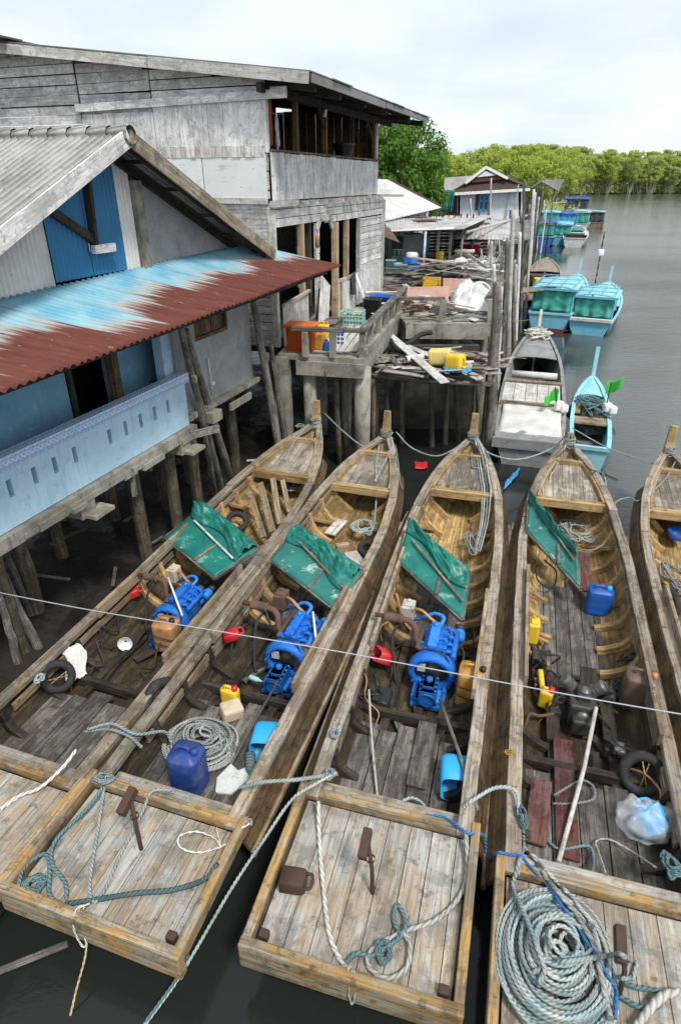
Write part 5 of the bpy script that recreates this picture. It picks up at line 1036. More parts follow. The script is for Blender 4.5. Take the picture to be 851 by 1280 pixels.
for i in range(64):
    t = U(.02, .98); a = fr0.lerp(fr1, t); b = bk0.lerp(bk1, min(1, max(0, t + U(-.3, .3)))); c = a.lerp(b, U(.0, .9)); d = (fr1 - fr0).normalized(); an = U(-.7, .7); d = Vector((d.x * math.cos(an) - d.y * math.sin(an), d.x * math.sin(an) + d.y * math.cos(an), U(-.05, .08))); Ln = U(.3, .75)
    mb.beam(c - d * Ln + Vector((0, 0, .05 + U(0, .12))), c + d * Ln + Vector((0, 0, .05 + U(0, .12))), U(.05, .16), .02, roll=U(-.3, .3))
mb.build('scrap_layer', M['crate'], rk, world=True)
SG = 'scrap boards lying on the pole rack'
for i, (a, b, w, m, l) in enumerate((((486, 418, 2.25), (556, 478, 2.1), .2, 'grey', 'long grey board jutting out over the front of the scrap rack'), ((508, 432, 2.1), (548, 449, 2.1), .16, 'pale', 'pale board behind the yellow jerrycan on the scrap rack'), ((475, 462, 2.05), (530, 470, 2.0), .14, 'crate', 'bleached board along the front edge of the scrap rack'), ((565, 455, 2.05), (600, 474, 2.0), .2, 'pale', 'white streaked board under the blue plastic sheet'), ((530, 455, 2.05), (592, 452, 2.1), .1, 'white', 'white batten lying right of the yellow jerrycan'), ((462, 440, 2.08), (500, 455, 2.05), .12, 'grey', 'grey board on the left of the scrap rack'), ((500, 462, 2.05), (575, 470, 2.02), .12, 'darkw', 'dark board along the front of the scrap rack'), ((556, 440, 2.1), (606, 452, 2.1), .08, 'redwood', 'rusty red bar at the back of the scrap rack'))):
    scrap(l, at(*a), at(*b), w, .03, m, .1)
for l, pts, r, m in (('black bent pipe at the back of the scrap rack', ((500, 432, 2.1), (512, 428, 2.15), (526, 418, 2.3), (540, 415, 2.35)), .06, 'black'), ('black elbow pipe at the left of the scrap rack', ((488, 425, 2.2), (496, 436, 2.15), (508, 440, 2.1)), .06, 'black')):
    rod('pipe', [at(*p) for p in pts], r, m, l, 'pipe', 10, k=5)
b = MB(); p, q = at(507, 449, 2.12), at(528, 446, 2.12); b.tube([p, q], .075, 14, caps=False); b.tube([q, p], .062, 14, caps=False); b.build('pvc_pipe', M['p_white'], None, 'short white pipe lying on the scrap rack', 'pipe')
heap('tangle of cord and twigs on the left of the scrap rack', 474, 449, 2.08, .32, .35, 50, .012, 'crate', 31, .1); heap('loose wire hanging round the poles right of the scrap rack', 612, 440, 2.2, .12, .15, 26, .008, 'rope_g', 32, .5); heap('old fishing line bundle tied on the poles by the rear deck', 625, 410, 2.4, .1, .2, 26, .008, 'rope_g', 33, .6)
def lying_jerry(label, px, py, z, deg, mat, s=(.30, .24, .42)):
    o = jerry(label, at(px, py, z + s[1] / 2), deg, mat, s, 'p_yel'); o.rotation_euler = (0, 1.45, -math.radians(deg)); return o
lying_jerry('faded yellow jerrycan lying on the scrap rack', 537, 446, 2.08, 20, 'p_pyel', (.34, .30, .46)); lying_jerry('bright yellow jerrycan lying right of the faded one', 560, 452, 2.06, 40, 'p_yel', (.34, .30, .36))
b = MB(); b.grid(lambda u, v: at(555 + 34 * u, 463 + 6 * v, 2.05) + Vector((0, .25 * (1 - v), .10 * abs(mnoise.noise(Vector((u * 6, v * 6, 1)))) + .05)), 18, 12); b.build('plastic_sheet', M['bluecloth'], None, 'crumpled blue plastic sheet on the scrap rack', 'sheet', solid=.006)
b = MB(); b.grid(lambda u, v: at(796 - 560 + 550 + 24 * u, 745 - 20 * v, .02) + Vector((0, 0, .05 * abs(mnoise.noise(Vector((u * 5, v * 5, 7)))))), 10, 10); 
b = MB(); b.grid(lambda u, v: at(632 + 18 * u - 4 * v, 602 - 18 * u + 12 * v, .03) + Vector((0, 0, .08 * abs(mnoise.noise(Vector((u * 5, v * 5, 7)))))), 12, 10); b.build('floating_sheet', M['bluecloth'], None, 'pale blue plastic scrap floating before the grey boat', 'litter', solid=.004)
b = MB(); b.grid(lambda u, v: at(518 + 16 * u, 578 + 8 * v, .03) + Vector((0, 0, .1 * abs(mnoise.noise(Vector((u * 5, v * 5, 3)))))), 10, 8); b.build('floating_bag', M['p_red'], None, 'red plastic bag floating between the second and middle bows', 'litter', solid=.004)
# ------------------------------------------------------------------ goods on the front jetty
def tub(name, label, cat, px, py, z, w, d, h, mat, deg=14, wall=.02, taper=.92, holes=False, fill=None):
    o = thing(name, label, cat, tuple(at(px, py, z)), deg)
    prof = [(0, 0), (taper, 0), (1, h), (1.06, h), (1.06, h - .03), (1 - wall / w * 2, h - .03), (taper - wall / w * 2, .02), (0, .02)]
    sq = lambda A, s: Vector((math.copysign(abs(math.cos(A)) ** .3, math.cos(A)) * w / 2 * s, math.copysign(abs(math.sin(A)) ** .3, math.sin(A)) * d / 2 * s, 0))
    if holes:
        b = MB(); n = 7
        for k in range(4):
            ax = (1, 0) if k % 2 == 0 else (0, 1); L_ = w if k % 2 == 0 else d; of = (d if k % 2 == 0 else w) / 2 * (1 if k < 2 else -1)
            P_ = (lambda s, z: Vector((s, of, z))) if k % 2 == 0 else (lambda s, z: Vector((of, s, z)))
            for i in range(n + 1): b.beam(P_(-L_ / 2 + L_ * i / n, 0), P_(-L_ / 2 + L_ * i / n, h), .02, .02, up=(1, 0, 0))
            for zz in (.01, h * .35, h * .68, h): b.beam(P_(-L_ / 2 - .01, zz), P_(L_ / 2 + .01, zz), .022, .03)
        b.box((0, 0, .015), (w, d, .02)); b.build('body', M[mat], o)
    else:
        b = MB(); b.grid(lambda a, c: sq(c * 2 * math.pi, prof[round(a * 7)][0]) + Vector((0, 0, prof[round(a * 7)][1])), 7, 36); b.build('body', M[mat], o)
    if fill: b = MB(); b.grid(lambda u, v: Vector(((u - .5) * w * .85, (v - .5) * d * .85, h * .8 + .08 * mnoise.noise(Vector((u * 4, v * 4, px))))), 10, 10); b.build('contents', M[fill], o, solid=.02)
    return o
o = tub('fish_box', 'orange plastic fish box with its lid on the front jetty', 'box', 377, 437, 2.5, .58, .42, .50, 'p_org'); b = MB(); b.box((0, 0, .515), (.64, .48, .05)); b.build('lid', M['p_org'], o, bevel=.02)
jerry('yellow orange jerrycan beside the orange fish box on the jetty', at(399, 436, 2.5), 20, 'p_amber', (.24, .2, .34), 'p_org'); jerry('taller amber jerrycan behind the orange fish box', at(404, 428, 2.5), 10, 'p_yel', (.26, .2, .4), 'p_org'); jerry('small blue can behind the jetty railing', at(409, 438, 2.5), 10, 'p_blue', (.14, .12, .2))
b = MB(); b.box((0, 0, .14), (.26, .2, .28)); o = thing('printed_carton', 'blue and white printed carton behind the jetty railing', 'carton', tuple(at(424, 430, 2.5)), 10); b.build('body', M['float'], o)
b = MB()
for i, z in enumerate((.05, .14, .23)):
    for x in (-.08, .0, .08): b.box((x, -.102, z), (.06, .004, .06))
b.box((0, -.101, .01), (.25, .003, .02)); b.box((0, -.101, .27), (.25, .003, .02)); b.build('print', M['p_blue'], o)
tub('plastic_crate', 'pale teal open crate with yellow goods on the jetty', 'crate', 441, 404, 2.5, .52, .4, .30, 'p_teal', holes=True, fill='p_pyel')
tub('bucket', 'black plastic tub holding a white basin on the jetty', 'bucket', 465, 398, 2.5, .42, .42, .5, 'blackp', fill='rope_g'); tub('crate', 'bright blue plastic tub beyond the black one', 'tub', 477, 385, 2.5, .62, .42, .34, 'p_blue'); tub('basin', 'white basin tilted beside the black tub', 'basin', 475, 399, 2.5, .4, .34, .18, 'p_white')
b = MB()
for i in range(6): b.beam((-.3, -.35 + i * .12, .2), (.35, -.35 + i * .12, .2), .1, .025)
b.box((-.25, 0, .1), (.06, .7, .18)); b.box((.28, 0, .1), (.06, .7, .18)); o = b.build('low_bench', M['post'], None, 'low slatted bench by the doorway of the plank house', 'bench'); o.location = at(408, 410, 2.5); o.rotation_euler.z = -.3
for i in range(4): scrap('loose floor board lying on the front jetty', at(415 + i * 9, 442 - i, 2.515 + i * .004), at(440 + i * 9, 405 + i * 2, 2.515 + i * .004), .13, .02, 'pale', group='boards lying on the front jetty')
heap('bundle of old net hung on the corner railing post', 508, 380, 2.75, .1, .1, 20, .02, 'iron', 40, .2)
# goods on the rear deck
for l, (x0, x1, y0, y1), hh, m, sd in (('big white sack heap on the rear deck', (563, 612, 392, 362), .55, 'sack', 3), ('dark cloth bundle before the white sacks', (536, 580, 394, 386), .2, 'darkcloth', 9), ('grey net spread before the white sacks', (565, 610, 402, 393), .08, 'rope_g', 12)):
    b = MB(); b.grid(lambda u, v: at(x0 + (x1 - x0) * u, y0 + (y1 - y0) * v, 2.5) + Vector((0, 0, .02 + hh * (math.sin(math.pi * u) * math.sin(math.pi * v)) ** .6 * (.75 + .55 * mnoise.noise(Vector((u * 3.5, v * 3.5, sd))) + .2 * mnoise.noise(Vector((u * 9, v * 9, sd)))))), 30, 26); b.build('sack_heap' if 'sack h' in l else 'bundle', M[m], None, l, 'sacks' if 'sack h' in l else 'bundle')
o = thing('fan_guard', 'round white wire fan guard on the sack heap', 'fan guard', tuple(at(601, 366, 2.85))); o.rotation_euler = (1.0, 0, .2); b = MB()
for rr in (.3, .22, .14, .06): b.tube([(rr * math.cos(a), rr * math.sin(a), (.3 - rr) * .3) for a in [i * math.pi / 16 for i in range(32)]], .007, 5, closed=True)
for i in range(12): a = i * math.pi / 6; b.tube([(0, 0, .09), (.3 * math.cos(a), .3 * math.sin(a), 0)], .005, 4)
b.build('grille', M['p_white'], o); b = MB(); b.lathe([(.29, -.02), (.33, -.02), (.33, .02), (.29, .02), (.29, -.02)], n=30); b.build('rim', M['p_white'], o)
for l, a, bb, h, m in (('faded pink board standing along the rear deck', (508, 386, 2.5), (560, 385, 2.5), .55, 'p_pink'), ('pink board leaning behind the white sacks', (553, 370, 2.5), (582, 371, 2.5), .5, 'p_pink')):
    p, q = at(*a), at(*bb); MB().poly([p, q, q + Vector((0, .12, h)), p + Vector((0, .12, h))], .03, (0, 1, 0)).build('pink_board', M[m], None, l, 'board')
tub('plastic_crate', 'yellow plastic crate on the pile behind the pink board', 'crate', 539, 361, 2.6, .5, .4, .32, 'p_yel', holes=True); b = MB(); b.box((0, 0, .12), (.2, .2, .24)); o = b.build('wooden_box', M['new'], None, 'small raw wooden box before the pink board', 'box'); o.location = at(547, 386, 2.5)
def boards_pile(label, px, py, z, n, L_, seed, spread=.5, mat='crate', dirdeg=80, tilt=.1):
    random.seed(seed); b = MB(); c = at(px, py, z)
    for i in range(n):
        a = math.radians(dirdeg + U(-25, 25)); d = Vector((math.sin(a), math.cos(a), U(-tilt, tilt))); o_ = Vector((U(-1, 1) * spread, U(-1, 1) * spread, .03 + i * .022)); l = L_ * U(.5, 1) / 2
        b.beam(c + o_ - d * l, c + o_ + d * l, U(.06, .18), .025, roll=U(-.4, .4))
    return b.build('board_pile', M[mat], None, label, 'board pile')
boards_pile('stack of grey boards left of the pink board', 490, 378, 2.5, 14, 1.6, 3, .25, 'grey', 85, .03); boards_pile('heap of broken boards before the open shed', 545, 352, 2.5, 30, 2.4, 4, .7, 'crate', 60, .18); boards_pile('heap of poles and boards at the right of the open shed', 575, 348, 2.5, 24, 2.6, 6, .6, 'pale', 55, .2); boards_pile('dark boards stacked along the shed front', 515, 352, 2.5, 16, 2.2, 7, .5, 'post', 90, .05); boards_pile('splintered scrap heap beside the shed ladder', 556, 335, 2.5, 22, 1.8, 8, .5, 'crate', 30, .3)
scrap('pale plank leaning across the boards before the shed', at(505, 355, 3.0), at(540, 385, 2.55), .16, .03, 'pale'); scrap('brown plank leaning on the pink board', at(508, 372, 2.9), at(528, 386, 2.55), .14, .03, 'new')
# ================================================================== open shed and its roofs
sh = thing('open_shed', 'open shed with patched tin roof crammed with drums and planks', 'shed', (3.2, 27.0, 0))
def spart(nm, mb, mat, **k): return mb.build(nm, M[mat], sh, world=True, **k)
e0, e1, t0, t1 = at(484, 289, 3.95), at(578, 287, 4.05), aty(479, 271, 29.5), aty(616, 270, 32.0)
mb = MB()
for i in range(11):
    a, b = i / 11, (i + 1.12) / 11; p0, p1, q0, q1 = e0.lerp(e1, a), e0.lerp(e1, b), t0.lerp(t1, a), t0.lerp(t1, b); dv = (p1 - p0)
    lift = Vector((0, 0, U(0, .05)))
    mb.grid(lambda u, v: p0.lerp(p1, v).lerp(q0.lerp(q1, v), u) + lift + Vector((0, -U(0, .0), .02 * math.sin(v * 2 * math.pi * 5))), 6, 30, lambda u, v: (u * 5, v * 1.0 + i), smooth=True)
spart('roof', mb, 'tinroof')
mb = MB(); mb.beam(e0 + Vector((-.1, .15, .02)), e1.lerp(e0, .1) + Vector((0, .2, .05)), 1.0, .015); spart('roof_patch', mb, 'tinwhite')
mb = MB(); mb.beam(t0.lerp(e0, .4).lerp(t1.lerp(e1, .4), .3) + Vector((0, 0, .06)), t0.lerp(e0, .35).lerp(t1.lerp(e1, .4), .55) + Vector((0, 0, .08)), .8, .012); mb.beam(t0.lerp(t1, .15) + Vector((0, -.4, .03)), t0.lerp(t1, .38) + Vector((0, -.5, .03)), .5, .012); spart('roof_patch', mb, 'rustpipe')
for i in range(7):
    p = e0.lerp(e1, i / 6) + Vector((0, .5, 0)); q = t0.lerp(t1, i / 6) * 1.0; mb = MB(); mb.beam(p + Vector((0, -.3, -.06)), q.lerp(p, .1) + Vector((0, 0, -.06)), .06, .06); spart('rafter', mb, 'darkw')
for px in (528, 545, 560, 574): mb = MB(); p = at(px, 345 if px < 540 else 338, 2.5); mb.tube([p, p + Vector((.02, .05, 1.5))], .045, 7); spart('shed_post', mb, 'pale')
mb = MB(); p0, p1 = Vector((1.3, 30.5, 0)), Vector((6.0, 30.5, 0)); slatw = MB()
for i in range(18): x = 1.3 + i * .27; slatw.beam((x, 30.3, 2.4), (x, 30.3, 4.3), .24, .02, up=(1, 0, 0))
spart('back_wall', slatw, 'darkw')
mb = MB()
for i in range(12): mb.beam((3.6, 28.3, 2.55 + i * .13), (6.3, 28.7, 2.55 + i * .13), .02, .1)
spart('side_screen', mb, 'post')
mb = MB(); mb.poly([(.8, 21.5, 2.3), (5.6, 21.5, 2.3), (7.6, 31, 2.3), (.8, 31, 2.3)], .12, (0, 0, 1)); spart('floor', mb, 'post')
for x, y in ((1.2, 21.8), (3.2, 21.8), (5.4, 21.8), (6.2, 25), (7.0, 29), (4, 25.5), (2.2, 27)):
    mb = MB(); mb.tube([(x, y, 2.3), (x, y, -.5)], .09, 8); spart('pile', mb, 'pile')
wr = thing('house_with_white_roof', 'low house with broad white tin roof behind the open shed', 'house', (1.5, 31, 0))
mb = MB(); P0, P1, Q0, Q1 = aty(468, 279, 26.5), aty(552, 259, 32.5), aty(455, 223, 33), aty(484, 224, 34)
mb.grid(lambda u, v: P0.lerp(P1, v).lerp(Q0.lerp(Q1, v), u) + Vector((0, 0, .018 * math.sin(v * 2 * math.pi * 34))), 6, 200, lambda u, v: (u * 5, v * 6)); mb.build('roof', M['tinwhite'], wr, world=True)
mb = MB(); mb.grid(lambda u, v: Q0.lerp(Q1, v).lerp(P0.lerp(P1, v) + Vector((-6, 9, 0)), u), 3, 40, lambda u, v: (u * 5, v * 6)); mb.build('roof', M['tinwhite'], wr, world=True)
mb = MB(); mb.beam(P1 + Vector((.03, 0, -.02)), Q1 + Vector((.05, 0, 0)), .05, .14); mb.build('bargeboard', M['rustpipe'], wr, world=True)
mb = MB(); mb.box((2.2, 31.2, 3.3), (3.6, .1, 2.4)); mb.box((1.0, 28.5, 3.3), (.1, 5, 2.4)); mb.build('wall', M['whitewall'], wr, world=True)
mb = MB(); p = aty(478, 285, 23.2); mb.beam(p + Vector((-.5, -.3, .12)), p + Vector((.45, .3, -.25)), .9, .02, roll=.5); mb.build('small_awning', M['rustpipe'], None, 'small rusty awning between the plank house and the shed', 'awning')
# shed contents
def drum(label, px, py, z, r, h, mat, lid=None, name='drum'):
    o = thing(name, label, name.replace('_', ' '), tuple(at(px, py, z))); b = MB(); b.lathe([(0, 0), (r * .96, 0), (r, .03), (r, h * .32), (r * 1.04, h * .35), (r, h * .38), (r, h * .65), (r * 1.04, h * .68), (r, h * .7), (r, h - .03), (r * .9, h), (0, h)], n=22); b.build('body', M[mat], o)
    if lid: b = MB(); b.lathe([(r * .75, h), (r * .75, h + .12), (r * .5, h + .16), (0, h + .17)], n=20); b.build('lid', M[lid], o)
    return o
drum('blue drum with a white lid inside the open shed', 514, 343, 2.5, .30, .62, 'p_blue', 'p_white'); drum('tall grey water tank behind the blue drum', 513, 336, 2.5, .42, 1.3, 'greyboat', name='water_tank'); drum('dark blue barrel right of the water tank in the shed', 521, 334, 2.5, .24, .9, 'p_navy'); drum('yellow barrel at the back of the open shed', 525, 332, 2.5, .26, .6, 'p_yel')
tub('bucket', 'pale teal bucket on the left of the shed floor', 'bucket', 501, 343, 2.5, .5, .5, .40, 'p_teal'); tub('bucket', 'grey green bucket stacked behind the teal one', 'bucket', 498, 336, 2.5, .55, .5, .75, 'p_teal'); tub('bucket', 'small teal bucket at the shed left corner', 'bucket', 488, 342, 2.5, .36, .36, .5, 'p_teal')
o = tub('cool_box', 'red cool box with white lid on the heap right of the shed', 'cool box', 587, 318, 2.9, .75, .5, .42, 'p_red'); b = MB(); b.box((0, 0, .45), (.78, .53, .08)); b.build('lid', M['p_white'], o, bevel=.02)
o = tub('cool_box', 'cream cool box below the red one', 'cool box', 579, 328, 2.7, .75, .5, .42, 'cardboard'); b = MB(); b.box((0, 0, .45), (.78, .53, .06)); b.build('lid', M['p_white'], o, bevel=.02)
drum('white drum lying among the boards before the shed', 560, 337, 2.75, .26, .7, 'paleboat').rotation_euler = (1.2, .3, .7); drum('yellow can on the board heap beside the shed', 549, 326, 2.9, .15, .35, 'p_yel')
o = thing('ladder', 'thin wooden ladder leaning inside the open shed', 'ladder', tuple(at(552, 333, 2.5))); b = MB(); b.beam((-.25, 0, 0), (-.2, .3, 1.6), .05, .05); b.beam((.25, 0, 0), (.28, .3, 1.6), .05, .05); b.build('rail', M['pale'], o)
for i in range(5): MB().beam((-.25, .05 + i * .055, .25 + i * .3), (.26, .05 + i * .055, .25 + i * .3), .035, .035).build('rung', M['pale'], o)
for px, m, l in ((497, 'darkcloth', 'dark coat hanging at the back of the shed'), (527, 'bluecloth', 'blue cloth hanging under the shed roof')):
    o = drape(MB(), .6, .7, 3, amp=.05).build('hanging_cloth', M[m], None, l, 'cloth', solid=.012); o.location = at(px, 338, 2.5) + Vector((0, .3, .5)); o.rotation_euler.z = 1.4
# ================================================================== houses farther along the bank
wh = thing('white_house', 'white stilt house with dark brown roof and maroon gable', 'house', (9.8, 45, 0), 8)
Wl = lambda px, py, y=45: aty(px, py, y)
a, b_, c, d = Wl(572, 298), Wl(651, 300), Wl(651, 240), Wl(572, 240)
mb = MB(); mb.poly([a, b_, c, d], .15, (0, 1, 0)); mb.poly([b_, b_ + Vector((1.9, 7, 0)), c + Vector((1.9, 7, 0)), c], .15, (-1, 0, 0)); mb.poly([a, a + Vector((2, 7, 0)), d + Vector((2, 7, 0)), d], .15, (1, 0, 0)); mb.build('wall', M['whitewall'], wh, world=True)
ev0, ev1 = Wl(561, 241, 44.5), Wl(662, 235, 44.5); g0, gt, g1 = Wl(581, 229, 44.6), Wl(607, 209, 44.6), Wl(634, 223, 44.6)
rb = [ev0 + Vector((2, 8, 0)), ev1 + Vector((2.2, 8, 0))]; rtb = gt + Vector((1.2, 5, 0))
mb = MB()
g0b, g1b = g0 + Vector((.35, 1.6, .3)), g1 + Vector((.35, 1.6, .3)); gtb = gt + Vector((.35, 1.6, 0))
for pts in ([ev0, ev1, g1 + Vector((0, .25, 0)), g0 + Vector((0, .25, 0))], [gt, g1, ev1, rb[1], rtb], [gt, rtb, rb[0], ev0, g0]):
    mb.quadmesh(pts, [tuple(range(len(pts)))], [[(p.x, p.z * 2) for p in pts]])
mb.build('roof', M['brownroof'], wh, world=True, solid=.06)
mb = MB(); mb.poly([g0, g1, gt], .08, (0, 1, 0)); mb.build('gable', M['maroon'], wh, world=True)
mb = MB(); mb.poly([g0.lerp(g1, .27).lerp(gt, .0) + Vector((0, -.04, .28)), g0.lerp(g1, .72) + Vector((0, -.04, .28)), gt + Vector((0, -.04, -.18))], .03, (0, -1, 0)); mb.build('gable_panel', M['whitewall'], wh, world=True)
mb = MB(); f = Vector((0, -.1, .02)); mb.beam(g0 + f, gt + f, .06, .16); mb.beam(gt + f, g1 + f, .06, .16); mb.beam(ev0 + Vector((0, -.05, -.06)), ev1 + Vector((0, -.05, -.06)), .06, .16); mb.build('bargeboard', M['float'], wh, world=True)
w0, w1 = Wl(598, 262, 44.9), Wl(611, 243, 44.9); wx = (w0 + w1) / 2; ww, hw_ = abs(w1.x - w0.x), abs(w1.z - w0.z)
mb = MB(); mb.box((wx.x, 44.95, wx.z), (ww, .04, hw_)); wn = mb.build('window', M['glass'], wh, world=True)
mb = MB()
for s in (-1, 0, 1): mb.box((wx.x + s * ww / 2, 44.9, wx.z), (.07, .08, hw_ + .1))
for s in (-1, .2, 1): mb.box((wx.x, 44.9, wx.z + s * hw_ / 2), (ww + .1, .08, .07))
mb.build('window_frame', M['p_sky'], wn)
wf = [o for o in bpy.data.objects if o.parent == wn][0]; wf.matrix_parent_inverse = wh.matrix_basis.inverted()
mb = MB(); mb.box((wx.x - ww * .72, 44.92, wx.z), (ww * .35, .05, hw_)); mb.build('shutter', M['brown'], wh, world=True)
for px in (576, 590, 605, 620, 636, 649):
    mb = MB(); p = Wl(px, 298); mb.tube([p + Vector((0, .2, .1)), Vector((p.x, p.y + .2, -.5))], .12, 8); mb.build('pile', M['pile'], wh, world=True)
mb = MB(); mb.box((10, 48.5, 1.95), (5.5, 7.5, .15)); mb.build('floor', M['post'], wh, world=True)
gh = thing('grey_roof_house', 'low house with pale grey roof behind the white house', 'house', (9, 52, 0))
p0, p1, q0, q1 = aty(553, 243, 50), aty(583, 243, 50), aty(556, 222, 54), aty(598, 219, 54)
mb = MB(); mb.quadmesh([p0, p1, q1, q0], [(0, 1, 2, 3)], [[(0, 0), (0, 3), (3, 3), (3, 0)]]); mb.quadmesh([q0, q1, q1 + Vector((2, 4, -1)), q0 + Vector((2, 4, -1))], [(0, 1, 2, 3)], [[(0, 0), (0, 3), (3, 3), (3, 0)]]); mb.build('roof', M['asb'], gh, world=True, solid=.05)
mb = MB(); mb.box(((p0.x + p1.x) / 2, 50.3, p0.z - 1.2), (p1.x - p0.x - .1, .1, 2.4)); mb.build('wall', M['maroon'], gh, world=True)
for px, w in ((553, .7), (560, .6)):
    o = drape(MB(), w, 1.1, 4, amp=.06).build('hanging_cloth', M['tarp'] if 1 else 0, None, 'green cloth hung beside the maroon wall', 'cloth', 'green cloths by the maroon wall', solid=.02); o.location = aty(px, 264, 40); o.rotation_euler.z = 1.5
cn = thing('tin_canopy', 'small tin canopy on posts beyond the white house', 'canopy', (16.5, 62, 0)); p0, p1, q0, q1 = aty(676, 226, 60), aty(697, 238, 60), aty(664, 233, 66), aty(684, 240, 66)
mb = MB(); mb.quadmesh([p0, p1, q1 + Vector((1, 0, 0)), q0 + Vector((3, 0, .6))], [(0, 1, 2, 3)], [[(0, 0), (0, 3), (3, 3), (3, 0)]]); mb.quadmesh([p0, aty(664, 234, 60), aty(664, 234, 60) + Vector((2, 6, 0)), q0 + Vector((3, 0, .6))], [(0, 1, 2, 3)], [[(0, 0), (0, 3), (3, 3), (3, 0)]]); mb.build('roof', M['tinroof'], cn, world=True, solid=.05)
for px in (668, 679, 693): mb = MB(); p = aty(px, 236, 60.3); mb.tube([p, Vector((p.x, p.y, -.4))], .07, 7); mb.build('post', M['post'], cn, world=True)
mb = MB(); p = aty(678, 262, 60.6); mb.box((p.x, p.y + 2, 2.2), (2.4, 4, .15)); mb.box((p.x - .2, p.y + 3.5, 3.2), (2.4, .1, 2)); mb.build('floor', M['post'], cn, world=True)
far = thing('stilt_walkway', 'plank walkway on stilts along the bank by the white house', 'walkway', (9, 38, 0), 0)
mb = MB()
for i in range(60): t = i / 59; p = Vector((6.3 + 8.3 * t, 30.5 + 32 * t, 2.1)); mb.beam(p + Vector((-1.6, .35, 0)), p + Vector((.55, -.1, 0)), .5, .05)
mb.build('decking', M['post'], far, world=True)
for i in range(16): t = i / 15; p = Vector((6.6 + 8.3 * t, 30.6 + 32 * t, 2.1)); mb = MB(); mb.tube([p + Vector((0, 0, U(0, .6))), p + Vector((U(-.1, .1), 0, -2.5))], .08, 7); mb.build('pile', M['pile'], far, world=True)
# ================================================================== mooring poles
def pole(px0, py0, z0, px1, py1, r, mat='post', lean=0., label=None, name='mooring_pole', group=None, ext=.5):
    a = at(px0, py0, z0); t_ = aty(px1, py1, a.y + lean); m = [a.lerp(t_, i / 6) + Vector((U(-.012, .012), U(-.012, .012), 0)) for i in range(7)]; m[0] = a + (a - t_).normalized() * ext
    return MB().tube(cat_rom(m, 3), [r * (1.05 - .35 * i / 18) for i in range(19)], 9).build(name, M[mat], None, label, 'pole', group)
for i, (a, b, r, lb) in enumerate((((288, 598), (232, 412), .075, 'front leaning pole of the tied bundle between blue wall and cement room'), ((276, 607), (225, 408), .07, 'second leaning pole tied behind the first at the blue house corner'), ((268, 612), (243, 470), .06, 'short leaning pole behind the tied bundle at the blue house'), ((345, 540), (316, 376), .085, 'thick dark pole beside the rusty roof end'), ((354, 535), (338, 430), .07, 'thinner pole tied to the thick dark pole'))):
    pole(a[0], a[1], .3 if i < 3 else 1.0, b[0], b[1], r, 'post', -1.75 if i < 3 else -.3, lb, ext=.5 if i < 3 else 1.5)
heap('cord binding the pole bundle at the blue house corner', 246, 492, 1.55, .12, .12, 40, .008, 'rope_g', 51, .35); heap('cord binding the poles beside the rusty roof end', 333, 428, 2.2, .12, .1, 26, .008, 'rope_g', 52, .6)
for i, (a, b, r, lb) in enumerate((((46, 806), (-6, 700), .06, 'front leaning pole at the left edge of the photo'), ((22, 826), (0, 745), .055, 'second leaning pole at the left edge beside the leftmost longboat'), ((40, 770), (8, 690), .05, 'thin leaning pole behind the others at the left edge'))): pole(a[0], a[1], .2, b[0], b[1], r, 'post', 0, lb)
pole(135, 700, .1, 123, 697, .05, 'pile', 0, 'short stump standing in the mud beneath the blue house')
big = [((611, 570), (622, 352), .105, 'post'), ((619, 505), (626, 358), .08, 'pale'), ((604, 560), (618, 395), .07, 'pile'), ((627, 470), (634, 300), .07, 'post'), ((634, 455), (641, 262), .075, 'pale'), ((642, 440), (640, 290), .07, 'post'), ((639, 430), (645, 330), .06, 'pale'), ((650, 415), (655, 225), .06, 'post'), ((656, 405), (667, 236), .06, 'pale'), ((661, 352), (669, 240), .07, 'grey'), ((648, 392), (662, 255), .05, 'post'), ((665, 335), (672, 230), .05, 'post'), ((615, 530), (612, 420), .06, 'pile'), ((623, 490), (617, 330), .06, 'grey'), ((630, 462), (624, 380), .07, 'pile'), ((637, 445), (636, 345), .06, 'post'), ((644, 425), (650, 290), .07, 'grey'), ((654, 400), (650, 262), .05, 'post')]
for i, (a, b, r, m) in enumerate(big): pole(a[0], a[1], 0, b[0], b[1], r * 1.2, m, U(-.2, .2), 'weathered mooring pole in the row along the edge of the channel', group='mooring poles along the channel edge')
thin = [((590, 345), (588, 248), .05), ((595, 350), (599, 262), .045), ((602, 352), (612, 246), .05), ((608, 350), (614, 222), .05), ((577, 342), (580, 275), .045), ((617, 330), (636, 260), .04), ((623, 335), (640, 225), .045), ((630, 340), (648, 230), .04), ((644, 330), (643, 270), .05), ((652, 325), (650, 262), .05), ((585, 360), (600, 312), .04), ((570, 350), (573, 300), .045), ((627, 350), (622, 280), .04), ((637, 335), (652, 285), .05), ((664, 318), (674, 246), .06), ((671, 308), (673, 245), .06), ((681, 300), (680, 250), .06), ((676, 312), (683, 262), .05)]
for i, (a, b, r) in enumerate(thin): pole(a[0], a[1], .3, b[0], b[1], r * 1.3, random.choice(['post', 'pale', 'grey']), U(-.5, .5), 'thin pole standing among the stilts before the white house', group='thin poles before the white house')
o = thing('pole_post', 'blue painted post before the white house', 'post', tuple(at(634, 345, .3))); p = o.location; b = MB(); b.beam((0, 0, 0), aty(638, 262, p.y) - p, .18, .1, up=(1, 0, 0)); b.build('shaft', M['p_blue'], o)
tub('bucket', 'white bucket hanging upside down on a mooring pole', 'bucket', 633, 312, 2.4, .42, .42, .45, 'p_white'); tub('paint_can', 'blue and white can tied to the mooring poles', 'can', 632, 372, 2.1, .24, .24, .34, 'p_blue', fill=None)
